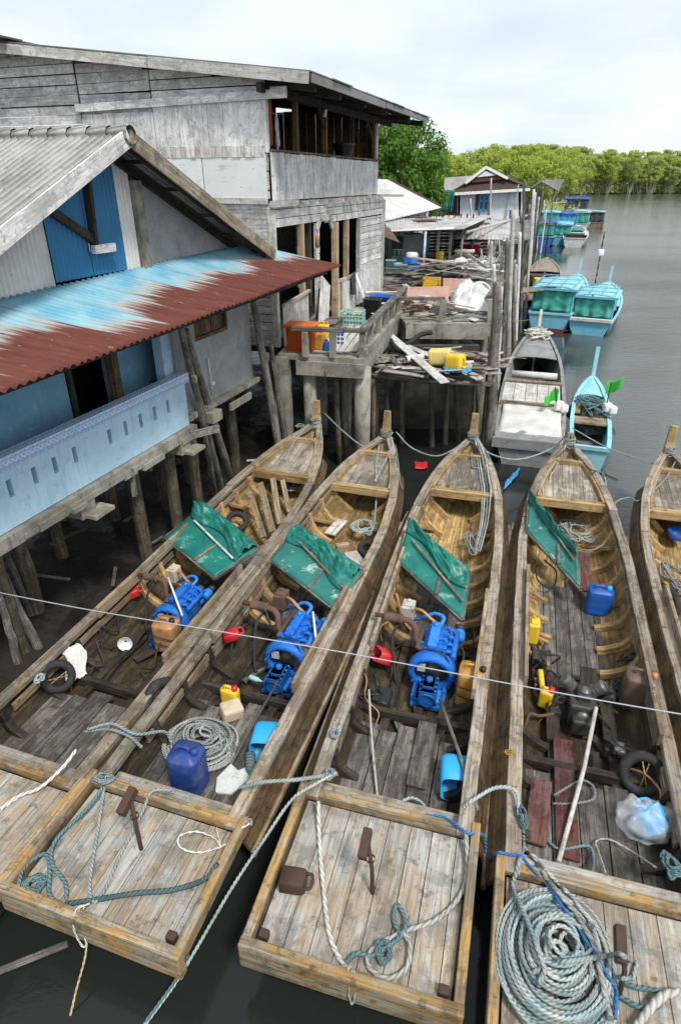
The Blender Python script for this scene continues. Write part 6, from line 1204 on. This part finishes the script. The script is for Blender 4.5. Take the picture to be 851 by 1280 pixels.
for i in range(3): heap('pale net draped over the sticks before the shed', 598 + i * 10, 338 - i * 2, 2.6, .5, .4, 60, .006, 'p_white', 60 + i, .9).__setitem__('group', 'nets draped before the shed')
rod('bamboo_bar', [at(583, 290, 3.9), at(662, 268, 4.2)], .05, 'pale', 'pale bar across the poles before the white house', 'bar')
for a, b, m in (((615, 437, 1.2), (658, 448, .9), 'rope_t'), ((600, 330, 2.9), (640, 322, 2.7), 'rope_g'), ((620, 400, 1.9), (680, 396, .9), 'rope_t')): line('mooring line tied between poles and boats along the channel', [at(*a), at((a[0] + b[0]) / 2, (a[1] + b[1]) / 2 + 3, (a[2] + b[2]) / 2), at(*b)], .012, m, group='mooring lines along the channel')
random.seed(17)
for i in range(12):
    px = U(462, 606); a = at(px, U(452, 472), 2.02); b = a + Vector((U(-.5, .7), U(-.5, .6), U(.0, .12))); scrap('short broken board in the heap on the scrap rack', a + Vector((0, 0, .06)), b + Vector((0, 0, .06)), U(.06, .14), .02, random.choice(['crate', 'pale', 'grey', 'post', 'post']), U(-.4, .4), group='broken boards heaped on the scrap rack')
for i, px in enumerate((470, 486, 502, 540, 556, 572, 590)): pole(px, 560 - abs(px - 530) * .2, .0, px + U(-4, 4), 470, U(.045, .07), 'pile', U(-.1, .1), 'thin support pole under the scrap rack', 'support_pole', 'support poles under the scrap rack')
for i in range(10):
    px = U(505, 610); py = U(352, 372); a = at(px, py, 2.6 + U(0, .3)); an = U(-1.4, 1.4); d = Vector((math.sin(an), math.cos(an), U(-.25, .25))) * U(.5, 1.1); scrap('odd plank thrown on the heap before the shed', a - d, a + d, U(.07, .18), .025, random.choice(['crate', 'pale', 'post', 'brown', 'redwood', 'grey']), U(-.4, .4), group='planks thrown on the heap before the shed')
for i in range(9):
    px = U(492, 600); o = tub('bucket', 'small scattered tub among the junk before the shed', 'tub', px, U(330, 350), 2.55, U(.25, .4), U(.25, .4), U(.2, .35), random.choice(['p_blue', 'p_teal', 'p_white', 'blackp', 'p_yel', 'p_red', 'blackp']), U(0, 80)); o['group'] = 'tubs scattered before the shed'
for i in range(9):
    px = U(588, 630); pole(px, U(352, 372), 1.6, px + U(-6, 14), U(285, 320), U(.03, .05), random.choice(['post', 'pale']), U(-.3, .3), 'thin stick standing at the edge of the rear deck', 'stick', 'sticks along the edge of the rear deck')
for i in range(16):
    x, y = U(-5.5, -1.8), U(6.5, 12.5); z = mud_h(x, y) + .03; an = U(0, 3.1); scrap('weathered stick lying on the mud under the houses', Vector((x, y, z)), Vector((x + math.sin(an) * U(.3, .8), y + math.cos(an) * U(.3, .8), z + U(0, .08))), U(.03, .09), .03, random.choice(['crate', 'pile', 'post', 'pale']), U(-.3, .3), 'stick', 'sticks lying on the mud under the houses')
for i in range(14):
    px = U(508, 606); a = at(px, U(378, 396), 2.52 + U(0, .25)); an = U(-1.5, 1.5); d = Vector((math.sin(an), math.cos(an), U(-.2, .2))) * U(.25, .7); scrap('broken board lying among the sacks on the rear deck', a - d, a + d, U(.05, .15), .022, random.choice(['crate', 'pale', 'post', 'brown', 'grey', 'new']), U(-.4, .4), group='broken boards among the sacks on the rear deck')
for i in range(10):
    px = U(478, 520); a = at(px, U(366, 384), 2.52 + i * .03); an = U(1.0, 1.8); d = Vector((math.sin(an), math.cos(an), U(-.05, .05))) * U(.5, 1.0); scrap('grey board stacked by the corner of the front jetty', a - d, a + d, U(.08, .16), .025, random.choice(['crate', 'post', 'grey']), U(-.2, .2), group='boards stacked by the corner of the front jetty')
for k, (q, hgt, m, l) in enumerate((((588, 300), .0, 'tinroof', 'patched tin lean-to right of the open shed'), ((612, 290), .0, 'tindark', 'dark tin lean-to between the shed and the white house'))):
    o = thing('lean_to', l, 'lean-to', tuple(at(q[0], 338, 2.3)), 15); mb = MB(); mb.grid(lambda u, v: Vector((-.9 + 2.3 * v, -.6 + 3.0 * u, 1.25 + .55 * u + .015 * math.sin(v * 90))), 4, 60, lambda u, v: (u * 3, v * 2.3)); mb.build('roof', M[m], o, solid=.01)
    for x, y in ((-.8, -.5), (1.3, -.5), (-.8, 2.2), (1.3, 2.2)): mb = MB(); mb.tube([(x, y, -.4), (x + .03, y, 1.3 + .18 * (y + .6))], .04, 7); mb.build('post', M['post'], o)
    mb = MB(); slats(mb, -.5, 2.2, -.1, 1.1, -.85, .2, .02); mb.build('side_board', M['darkw'], o)
for i in range(16):
    a = at(U(560, 625), U(318, 345), 2.5 + U(0, .6)); an = U(-1.5, 1.5); d = Vector((math.sin(an), math.cos(an), U(-.5, .5))) * U(.4, 1.1); scrap('plank leaning in the clutter right of the shed', a - d, a + d, U(.06, .16), .025, random.choice(['crate', 'pale', 'post', 'brown', 'grey']), U(-.4, .4), group='planks in the clutter right of the shed')
# ================================================================== other boats
def hullboat(label, stern, bow, w, mat_out, mat_deck, sheer=(.55, .6, 1.1), fore=.5, keel=None, group=None, name='fishing_boat', stem=0., stemat=None):
    """small decked boat; stern and bow are world points on the waterline"""
    s, b = Vector((stern[0], stern[1], 0)), Vector((bow[0], bow[1], 0)); L = (b - s).length; deg = math.degrees(math.atan2(b.x - s.x, b.y - s.y))
    t = thing(name, label, 'boat', tuple(s), deg, group)
    hw = lambda y: w / 2 * smooth_tab([(0, .88), (.3, 1), (.6, .98), (.78, .80), (.9, .48), (1.0, .05)], y / L) if True else 0
    def hw(y): return w / 2 * lerp_tab([(0, .88), (.15, .96), (.3, 1), (.45, 1), (.6, .97), (.7, .89), (.8, .74), (.88, .55), (.95, .3), (1, .04)], y / L)
    def z_(y): return lerp_tab([(0, sheer[0]), (.5, sheer[1]), (.8, sheer[1] + (sheer[2] - sheer[1]) * .45), (1, sheer[2])], y / L)
    def sec(y, q): H, z = hw(y), z_(y); return H * (.62 + .38 * q ** .6), -.25 + (z + .25) * q
    mb = MB()
    for sd in (-1, 1): mb.grid(lambda a, c: (lambda p: Vector((sd * p[0], a * L, p[1])))(sec(a * L, c)), 26, 8, lambda a, c: (a * L, c))
    mb.quadmesh([(-sec(0, 0)[0], 0, -.25), (sec(0, 0)[0], 0, -.25), (hw(0), 0, sheer[0]), (-hw(0), 0, sheer[0])], [(0, 1, 2, 3)], [[(0, 0), (w, 0), (w, 1), (0, 1)]]); mb.build('hull', M[mat_out], t)
    if keel: 
        mb = MB()
        for sd in (-1, 1): mb.grid(lambda a, c: (lambda p: Vector((sd * (p[0] + .006), a * L - .006, p[1])))(sec(a * L, c * .42)), 26, 3, lambda a, c: (a * L, c))
        mb.quadmesh([(-sec(0, 0)[0], -.008, -.25), (sec(0, 0)[0], -.008, -.25), (sec(0, .42)[0], -.008, sec(0, .42)[1]), (-sec(0, .42)[0], -.008, sec(0, .42)[1])], [(0, 1, 2, 3)], [[(0, 0), (w, 0), (w, 1), (0, 1)]]); mb.build('boot_top', M[keel], t)
    mb = MB()
    for sd in (-1, 1): mb.sweep([(sd * (hw(y) - .02), y, z_(y)) for y in [i * L / 24 for i in range(25)]], .09, .07)
    mb.beam((-hw(0), .0, sheer[0]), (hw(0), .0, sheer[0]), .09, .08); mb.build('gunwale', M[mat_deck], t)
    yf = L * fore; mb = MB(); mb.grid(lambda a, c: (lambda y: Vector(((2 * c - 1) * (hw(y) - .05), y, z_(y) - .03 + .05 * (1 - (2 * c - 1) ** 2))))(yf + (L - .02 - yf) * a), 12, 10, lambda a, c: (a * 3, c * 2)); mb.build('foredeck', M[mat_deck], t, solid=.03)
    mb = MB(); mb.grid(lambda a, c: (lambda y: Vector(((2 * c - 1) * (hw(y) - .04), y, .12)))(.02 + yf * a), 8, 8, lambda a, c: (a * 4, c * 2)); mb.build('floor', M['floor'], t)
    if stem: mb = MB(); mb.beam((0, L - .08, sheer[2] - .3), (0, L + .18, sheer[2] + stem), .1, .1, up=(0, 1, 0)); mb.build('stem_post', M[stemat or mat_deck], t, bevel=.01)
    t['_'] = 0; del t['_']
    return t, L, hw, z_
def cabin(t, w, y0, y1, z0, z1, wall, curtain, roofm, slope=.12, label=None):
    mb = MB()
    for x, y in ((-w, y0), (w, y0), (-w, y1), (w, y1)): mb.beam((x, y, z0), (x * .95, y + (.1 if y == y0 else 0), z1), .07, .07, up=(1, 0, 0))
    for x in (-w, w): mb.beam((x, y0, z0 + (z1 - z0) * .45), (x, y1, z0 + (z1 - z0) * .45), .04, .3)
    mb.beam((-w, y0 + .02, z0 + .06), (w, y0 + .02, z0 + .06), .05, .18); mb.build('cabin', M[wall], t)
    mb = MB(); mb.grid(lambda u, v: Vector(((v - .5) * 2 * (w + .13), y0 - .15 + u * (y1 - y0 + .3), z1 + slope * (1 - (2 * v - 1) ** 2))), 6, 12, lambda u, v: (u * 2, v * 2)); rf_ = mb.build('cabin_roof', M[roofm], t, solid=.05)
    mb = MB(); mb.beam((-w - .12, y0 - .17, z1 - .0), (w + .12, y0 - .17, z1 - .0), .05, .09)
    for x in (-w, -w * .33, w * .33, w): mb.beam((x, y0 - .1, z1 + slope + .06), (x, y1, z1 + slope + .06), .03, .03)
    for y in (y0, (y0 + y1) / 2, y1): mb.beam((-w, y, z1 + slope + .1), (w, y, z1 + slope + .1), .03, .03)
    mb.build('roof_rack', M[wall], rf_)
    mb = MB(); sd = U(0, 50); mb.grid(lambda u, v: Vector(((v - .5) * 2 * w * .93, y0 - .02 + .05 * math.sin(v * 19 + 2 * mnoise.noise(Vector((v * 3, u * 3, sd)))) * (1 - .6 * u) + .05 * mnoise.noise(Vector((u * 3, v * 4, sd))) - .12 * (1 - u), z0 + .05 + (z1 - z0 - .06) * u)), 16, 50, lambda u, v: (u, v)); mb.build('curtain', M['curtain' if curtain == 'tarp' else curtain], t, solid=.006)
b1, L1, h1_, _ = hullboat('turquoise fishing boat with green curtained cabin, left of the moored pair', at(683, 415, .0), at(719, 366, .2), 1.9, 'turq', 'turqdeck', (.75, .75, 1.15), .55, 'redkeel', 'turquoise boats with green curtains', stem=.75)
cabin(b1, .80, .35, 3.0, .78, 1.68, 'turq', 'tarp', 'turqdeck')
b2, L2, _, _ = hullboat('turquoise fishing boat with green curtained cabin, right of the moored pair', at(734, 419, .0), at(757, 374, .2), 1.85, 'turq', 'turqdeck', (.55, .58, 1.05), .5, None, 'turquoise boats with green curtains', stem=.75)
cabin(b2, .76, .6, 2.7, .6, 1.42, 'turq', 'tarp', 'turqdeck')
mb = MB(); mb.beam((-.8, .0, .62), (.8, .0, .62), .2, .1); mb.build('stern_board', M['pale'], b2)
o = thing('marker_buoy', 'white float on a black and white striped pole beside the turquoise pair', 'marker', tuple(boat_pt(b2, -.3, 3.2, 1.9))); b = MB()
for i in range(9): b.tube([(0, 0, -.9 + i * .3), (0, 0, -.9 + i * .3 + .29)], .035, 8)
b.build('pole', M['post'], o); b = MB(); b.box((0, 0, .95), (.26, .2, .3)); b.build('float', M['float'], o, bevel=.08)
gb, LG, hG, zG = hullboat('grey painted longboat with white sheet and hatch boards beside the poles', at(656, 583, .0), at(670, 432, .5), 1.6, 'greyboat', 'greyboat', (.6, .62, 1.15), .70, None, None, 'wooden_longboat', stem=.55, stemat='pale')
mb = MB(); mb.grid(lambda u, v: Vector(((v - .5) * 1.35 + .03 * mnoise.noise(Vector((u * 3, v * 3, 1))), .35 + u * 1.75, .72 + .05 * mnoise.noise(Vector((u * 5, v * 5, 4))) - .10 * (1 - u))), 16, 16); mb.build('deck_sheet', M['canvasw'], None, 'white sheet spread over the stern of the grey longboat', 'sheet', solid=.01).location
sh_ = bpy.data.objects['deck_sheet']; sh_.location = boat_pt(gb, *sh_.location); sh_.rotation_euler.z = gb.rotation_euler.z
mb = MB(); mb.box((0, .9, .60), (1.5, 1.9, .05)); mb.box((0, -.03, .52), (1.56, .06, .22)); mb.build('after_deck', M['greyboat'], gb)
mb = MB()
for i in range(5): mb.beam((-.62 + i * .29, 2.35, .66), (-.62 + i * .29, 4.1, .68), .275, .04)
mb.build('hatch_board', M['pale'], gb); mb = MB(); mb.beam((-.75, 4.25, .7), (.75, 4.25, .7), .2, .08); mb.beam((-.78, 2.28, .7), (.78, 2.28, .7), .08, .12); mb.build('thwart', M['boat'], gb)
mb = MB(); mb.tube([(-.62, 5.0, .68), (.62, 5.0, .68)], .10, 10); o = mb.build('rolled_mat', M['paleboat'], None, 'rolled pale mat lying across the grey longboat', 'roll'); o.location = boat_pt(gb, 0, 5.0, .6); o.rotation_euler.z = gb.rotation_euler.z
p = boat_pt(gb, 0, LG - .9, 1.0); random.seed(5); pts = [p + Vector((U(-.4, .4), U(-.5, .5), U(0, .22))) for _ in range(50)]; MB().tube(cat_rom(pts, 4), .022, 6).build('rope_heap', M['rope_w'], None, 'rope heaped on the bow of the grey longboat', 'rope heap')
nb, LN, hN, zN = hullboat('turquoise net boat with wooden thwart and open hold', at(731, 592, .0), at(735, 500, .35), .86, 'turqdeck', 'turqdeck', (.6, .65, 1.0), .76, None, None, 'net_boat', stem=.75)
o = thing('fishing_net_heap', 'dark fishing net heaped in the turquoise boat', 'net', tuple(boat_pt(nb, 0, LN * .60, .3))); b = MB(); b.grid(lambda u, v: Vector(((u - .5) * .78, (v - .5) * 1.7, .55 * (math.sin(math.pi * u) * math.sin(math.pi * v)) ** .5 * (.9 + .3 * mnoise.noise(Vector((u * 4, v * 5, 2))) + .15 * mnoise.noise(Vector((u * 14, v * 14, 2)))))), 36, 40); b.build('net', M['net'], o)
random.seed(6); pts = [Vector((U(-.33, .33), U(-.75, .7), 0)) for _ in range(50)]; pts = [Vector((q.x, q.y, .12 + .5 * max(0, (1 - (q.x / .55) ** 2) * (1 - (q.y / .9) ** 2)) ** .5)) for q in pts]; MB().tube(cat_rom(pts, 5), .014, 5).build('net_rope', M['rope_d'], o)
mb = MB(); mb.beam((-.4, 1.7, .62), (.4, 1.7, .62), .42, .05); mb.build('thwart', M['boat'], nb); mb = MB(); mb.beam((-.34, 2.1, .66), (-.34, 2.9, .7), .2, .04); mb.build('side_board', M['honey'], nb)
for px, py, tx, ty, l, sx in ((700, 512, 694, 484, 'green flag and float stick on the left of the net boat', -1), (756, 514, 764, 478, 'green flag and float stick on the right of the net boat', 1)):
    o = thing('flag_marker', l, 'flag marker', tuple(at(px, py, .75))); v = aty(tx, ty, o.location.y) - Vector(o.location); b = MB(); b.tube([(0, 0, -.3), v], .014, 6); b.build('stick', M['black'], o)
    b = MB(); b.grid(lambda u, w_: v + Vector(((-.1 + u * .34) * (-1 if sx < 0 else .9) * (1 if 1 else 0), .10 * math.sin(u * 5), -.05 - w_ * .32 * (1 - .3 * u) - u * .18 * sx * -1 + .04 * math.sin(u * 8))), 14, 10); b.build('flag', M['p_green'], o, solid=.006)
    b = MB(); b.box((.04 * sx, 0, .10), (.2, .2, .22)); b.box((.04 * sx + .1, -.08, .06), (.18, .18, .2)); b.build('float', M['float'], o, bevel=.05)
wb, LW, _, _ = hullboat('brown wooden boat with yellow gear behind the left turquoise boat', at(672, 388, .0), at(680, 345, .2), 1.9, 'boat', 'rail', (.9, .9, 1.3), .62)
mb = MB(); mb.box((0, 1.6, 1.2), (1.5, 1.0, .5)); mb.build('deck_box', M['darkw'], wb); b = MB(); b.box((0, 0, .2), (1.0, .5, .4)); o = b.build('fish_crate', M['p_yel'], None, 'yellow fish crates stacked on the brown wooden boat', 'crates', bevel=.03); o.location = boat_pt(wb, .1, .9, 1.0)
pb, LP_, _, _ = hullboat('dark blue boat tucked between the poles and the left turquoise boat', at(655, 405, .0), at(668, 372, .2), 1.2, 'blueboat', 'boat', (.7, .7, 1.1), .3)
mb = MB(); p = at(668, 362, 1.6); mb.beam(p + Vector((-.9, -.3, 0)), p + Vector((.7, .3, .05)), .8, .05); mb.build('gang_plank', M['boat'], None, 'broad brown plank laid from the poles to the wooden boat', 'plank')
tq, LT, _, _ = hullboat('small teal boat moored among the poles before the white house', at(610, 350, .6), at(640, 322, .6), 1.4, 'turq', 'turqdeck', (.7, .7, 1.0), .4)
fb = [((677, 307), (696, 276), 2.3, 'blueboat', 'turqdeck', 'tarp', 'far blue boat with teal curtain nearest the bank', 1.9), ((697, 306), (711, 280), 2.3, 'turq', 'turqdeck', 'tarp', 'far teal boat between the blue one and the pale one', 1.5), ((716, 309), (729, 279), 2.3, 'paleboat', 'paleboat', None, 'far pale open boat with green bow', 0), ((683, 291), (702, 268), 2.6, 'turq', 'turqdeck', 'tarp', 'far boat with teal curtain in the second row by the bank', 2.2), ((706, 290), (718, 268), 2.4, 'blueboat', 'turqdeck', 'bluecloth', 'far boat with bright blue curtain in the second row', 1.9), ((723, 288), (731, 266), 2.4, 'paleboat', 'turqdeck', 'tarp', 'far pale boat with teal curtain in the second row', 2.0), ((741, 286), (744, 268), 2.6, 'boat', 'rail', 'darkcloth', 'far brown boat with dark cabin at the outer end of the row', 1.8), ((717, 276), (727, 258), 4.2, 'blueboat', 'blueboat', 'darkcloth', 'large far blue boat with tall cabin behind the row', 3.6), ((697, 272), (706, 258), 3.2, 'darkw', 'darkw', 'p_yel', 'far dark boat with yellow gear beside the large blue boat', 2.2)]
for s_, b_, w, m, dk, cu, l, ch in fb:
    s3, b3 = at(*s_, 0), at(*b_, .2); mx = 9.5 if w < 3 else 13; dv = b3 - s3
    if dv.length > mx: b3 = s3 + dv.normalized() * mx
    t, L_, _, _ = hullboat(l, s3, b3, w, m, dk, (.8, .8, 1.4), .5, None, 'boats moored far along the bank')
    if ch: cabin(t, w * .42, .6, min(L_ * .45, 4.5), .85, .85 + ch * .62, m, cu, 'turqdeck' if m != 'blueboat' else 'blueboat')
    if l.startswith('far pale open'): mb = MB(); mb.grid(lambda a, c: Vector(((c - .5) * 1.5 * (1 - .5 * a), L_ * .62 + a * L_ * .28, 1.1 + .25 * a)), 4, 4); mb.build('bow_cover', M['p_green'] if 0 else M['tarp'], t, solid=.03); mb = MB(); mb.box((0, 2.4, .9), (1.6, 2.4, .25)); mb.build('hatch', M['darkw'], t)
# ================================================================== trees
def tree_proto(name, h, r, cz, nclump, nleaf, ls, mat, seed, nstem=3, spread=.35, flat=.75):
    random.seed(seed); o = thing(name, 'tree', 'tree', (0, 0, 0)); b = MB(); cl = []
    for i in range(nclump):
        a = U(0, 2 * math.pi); q = R() ** .5; zz = U(-1, 1); rad = r * math.sqrt(max(0, 1 - zz * zz * .8)) * q
        cl.append(Vector((math.cos(a) * rad, math.sin(a) * rad, cz + zz * (h - cz) * .92 if zz > 0 else cz + zz * cz * .5)) )
    for c in cl:
        cr = r * U(.2, .36)
        for j in range(nleaf):
            d = Vector((random.gauss(0, 1), random.gauss(0, 1), random.gauss(0, 1))).normalized() * cr * (R() ** .4); d.z *= flat; p = c + d
            if p.z > h: continue
            n = (d.normalized() + Vector((U(-1, 1), U(-1, 1), U(0, 1.2))) * .8).normalized(); x = n.orthogonal().normalized(); y = n.cross(x); an = U(0, 6.28); x, y = x * math.cos(an) + y * math.sin(an), y * math.cos(an) - x * math.sin(an); s1, s2 = ls * U(.6, 1.2), ls * U(.35, .7)
            b.quadmesh([p - x * s1, p - y * s2, p + x * s1, p + y * s2], [(0, 1, 2, 3)], [[(0, 0), (1, 0), (1, 1), (0, 1)]])
    cw = b.build('crown', M[mat], o); b = MB()
    for i in range(nstem):
        a = U(0, 6.28); e = random.choice(cl); base = Vector((math.cos(a) * r * .12 * (nstem > 1), math.sin(a) * r * .12 * (nstem > 1), -.6)); mid = base.lerp(e, .55) + Vector((U(-.3, .3), U(-.3, .3), .6)); P = cat_rom([base, base.lerp(mid, .5), mid, e], 4); r0 = h * U(.009, .016)
        b.tube(P, [r0 * (1 - .75 * k / (len(P) - 1)) for k in range(len(P))], 6)
        for k in range(3): e2 = random.choice(cl); m = P[6 + k]; b.tube([m, m.lerp(e2, .5) + Vector((0, 0, .3)), e2], [r0 * .5, r0 * .35, r0 * .15], 5)
    b.build('trunk', M['bark'], o); return o
bt = tree_proto('broadleaf_tree', 8.6, 3.1, 5.4, 110, 210, .14, 'leaf', 11, 3); bt.location = (3.15, 39, .3); tag(bt, 'dark green broadleaf tree rising behind the white tin roof', 'tree')
bt.scale = (.84, .84, .95)
yl = [tree_proto('mangrove_tree', 10.5, 4.2, 6.6, 34, 75, .30, 'leafy', 20 + i, 5) for i in range(2)]; fm = [tree_proto('mangrove_tree', 17, 5.6, 11.6, 38, 70, .46, m, 30 + i, 6) for i, m in enumerate(('leafm', 'leafy', 'leafm'))]
def plant(p, x, y, z, s, first, l, g):
    o = p if first else copy_tree(p); o.location = (x, y, z); o.rotation_euler.z = U(0, 6.28); o.scale = (s * U(.75, 1.15), s * U(.75, 1.15), s); o['label'] = l; o['category'] = 'tree'; o['group'] = g
random.seed(77); used = set()
for i in range(40):
    px = 470 + i * 6.2 + U(-3, 3); Y = U(118, 150) if px > 530 else U(85, 110); x = aty(px, 225, Y).x; p = yl[i % 2]
    plant(p, x, Y, .3, U(.74, 1.0) * (Y / 125), i < 2, 'yellow green mangrove in the thick stand behind the village', 'yellow green mangroves behind the village')
for i in range(132):
    px = 650 + (i % 44) * 6.1 + U(-5, 5); row = i // 44; Y = lerp_tab([(640, 250), (735, 312), (860, 330), (930, 322)], px) + row * 16 + U(-4, 6); x = aty(px, 225, Y).x; p = fm[i % 3] if R() < .8 else fm[1]
    plant(p, x, Y, .4, U(.62, .92) + .11 * row, i < 3 and p is fm[i % 3] and p not in used, 'tall mangrove in the far shore stand across the river', 'mangroves on the far shore'); used.add(p)
b = MB(); b.tube(cat_rom([(0, 0, -.3), (.2, 0, 6), (.1, .2, 12), (.3, .2, 17.2)], 4), [.22 - .008 * i for i in range(13)], 7); pt = thing('palm_tree', 'slim palm standing above the far shore mangroves', 'tree', tuple(aty(835, 242, 345)), 0); pt.location.z = .5; b.build('trunk', M['bark'], pt); b = MB(); random.seed(3)
for i in range(16):
    a = i * .41; Lf = U(2.2, 3.2); st_ = [Vector((.3 + math.cos(a) * Lf * t, .2 + math.sin(a) * Lf * t, 17.2 + 1.6 * t * (1 - t) * 2.2 - 1.5 * t * t)) for t in (0, .25, .5, .75, 1)]
    b.sweep(st_, [.1, .5, .55, .4, .05], .05)
b.build('crown', M['leafm'], pt)
# low scrub hiding the feet of the stand behind the village
mb = MB(); random.seed(8)
for i in range(5200):
    t = R(); px = 540 + 190 * t; Y = U(96, 132); x = aty(px, 225, Y).x; z = .3 + abs(random.gauss(0, 1.0)); n = Vector((U(-1, 1), U(-1, .2), U(.1, 1))).normalized(); u_ = n.orthogonal().normalized(); v_ = n.cross(u_); s1 = U(.2, .4); p = Vector((x, Y, z)); mb.quadmesh([p - u_ * s1, p - v_ * s1 * .6, p + u_ * s1, p + v_ * s1 * .6], [(0, 1, 2, 3)], [[(0, 0), (1, 0), (1, 1), (0, 1)]])
mb.build('bank_scrub', M['leafm'], kind='stuff')
mb = MB()                                        # undergrowth of the far shore
for i in range(9000):
    px = U(640, 940); Y = lerp_tab([(640, 248), (735, 309), (860, 328), (940, 320)], px) + abs(random.gauss(0, 12)) + 3; x = aty(px, 225, Y).x; z = .6 + abs(random.gauss(0, 2.2)); n = Vector((U(-1, 1), U(-1, .2), U(.1, 1))).normalized(); u_ = n.orthogonal().normalized(); v_ = n.cross(u_); s1 = U(.3, .75); p = Vector((x, Y, z)); mb.quadmesh([p - u_ * s1, p - v_ * s1 * .6, p + u_ * s1, p + v_ * s1 * .6], [(0, 1, 2, 3)], [[(0, 0), (1, 0), (1, 1), (0, 1)]])
mb.build('shore_undergrowth', M['leafm'], kind='stuff')
# ================================================================== sky, sun, camera
w = bpy.data.worlds.new('World'); sc.world = w; w.use_nodes = True; nt = w.node_tree; bg = nt.nodes['Background']; SE, SR = math.radians(58), math.radians(150)
sk = nt.nodes.new('ShaderNodeTexSky'); sk.sky_type = 'NISHITA'; sk.sun_disc = False; sk.sun_elevation = SE; sk.sun_rotation = SR; sk.air_density = 1.0; sk.dust_density = 2.0
def nn(t, **k):
    x = nt.nodes.new(t)
    for a, b in k.items(): setattr(x, a, b)
    return x
tc = nn('ShaderNodeTexCoord'); sp = nn('ShaderNodeSeparateXYZ'); nt.links.new(tc.outputs['Generated'], sp.inputs[0])
def m2(op, a, b):
    x = nn('ShaderNodeMath', operation=op)
    for i, v in enumerate((a, b)):
        if isinstance(v, (int, float)): x.inputs[i].default_value = v
        else: nt.links.new(v, x.inputs[i])
    return x.outputs[0]
zc = m2('ADD', m2('MAXIMUM', sp.outputs[2], 0.0), .16); cb = nn('ShaderNodeCombineXYZ'); nt.links.new(m2('DIVIDE', sp.outputs[0], zc), cb.inputs[0]); nt.links.new(m2('DIVIDE', sp.outputs[1], zc), cb.inputs[1])
nz = nn('ShaderNodeTexNoise'); nt.links.new(cb.outputs[0], nz.inputs['Vector']); nz.inputs['Scale'].default_value = .62; nz.inputs['Detail'].default_value = 7; nz.inputs['Roughness'].default_value = .55
rp = nn('ShaderNodeMapRange', interpolation_type='SMOOTHSTEP'); nt.links.new(nz.outputs['Fac'], rp.inputs[0])
for i, v in enumerate((.36, .60, .72, 1.0)): rp.inputs[i + 1].default_value = v
nz2 = nn('ShaderNodeTexNoise'); nt.links.new(cb.outputs[0], nz2.inputs['Vector']); nz2.inputs['Scale'].default_value = 1.3; nz2.inputs['Detail'].default_value = 6
cr = nn('ShaderNodeMix', data_type='RGBA'); nt.links.new(nz2.outputs['Fac'], cr.inputs[0]); cr.inputs[6].default_value = (5.5, 6.6, 7.5, 1); cr.inputs[7].default_value = (8.2, 8.3, 8.4, 1)
mxs = nn('ShaderNodeMix', data_type='RGBA'); nt.links.new(rp.outputs[0], mxs.inputs[0]); nt.links.new(sk.outputs[0], mxs.inputs[6]); nt.links.new(cr.outputs[2], mxs.inputs[7]); hz = nn('ShaderNodeMix', data_type='RGBA', blend_type='MULTIPLY'); hz.inputs[0].default_value = 1; nt.links.new(mxs.outputs[2], hz.inputs[6])
hb = m2('ADD', 1.0, m2('MULTIPLY', m2('POWER', m2('SUBTRACT', 1.0, m2('MAXIMUM', sp.outputs[2], 0.0)), 5.0), .12)); hc = nn('ShaderNodeCombineColor')
for i in range(3): nt.links.new(hb, hc.inputs[i])
nt.links.new(hc.outputs[0], hz.inputs[7]); nt.links.new(hz.outputs[2], bg.inputs[0]); bg.inputs[1].default_value = .056
sl_ = bpy.data.lights.new('sun', 'SUN'); sl_.energy = 1.5; sl_.angle = math.radians(12); sl_.color = (1, .96, .89); so = bpy.data.objects.new('sun', sl_); COL.objects.link(so)
az = SR; dirv = Vector((math.sin(az) * math.cos(SE), math.cos(az) * math.cos(SE), math.sin(SE))); so.rotation_euler = dirv.to_track_quat('Z', 'Y').to_euler(); so.location = (20, -20, 40)
cd = bpy.data.cameras.new('camera'); co = bpy.data.objects.new('camera', cd); COL.objects.link(co); cd.sensor_fit = 'HORIZONTAL'; cd.sensor_width = 36; cd.lens = FPX / 851 * 36; cd.clip_start = .05; cd.clip_end = 4000
co.location = (0, 0, CH); co.rotation_euler = (math.pi / 2 - TILT, 0, 0); sc.camera = co
sc.view_settings.view_transform = 'Standard'; sc.view_settings.look = 'None'; sc.view_settings.gamma = 1; sc.view_settings.exposure = 1.24
sc.render.film_transparent = False; sc.cycles.max_bounces = 6; sc.cycles.transparent_max_bounces = 12; sc.cycles.use_denoising = True
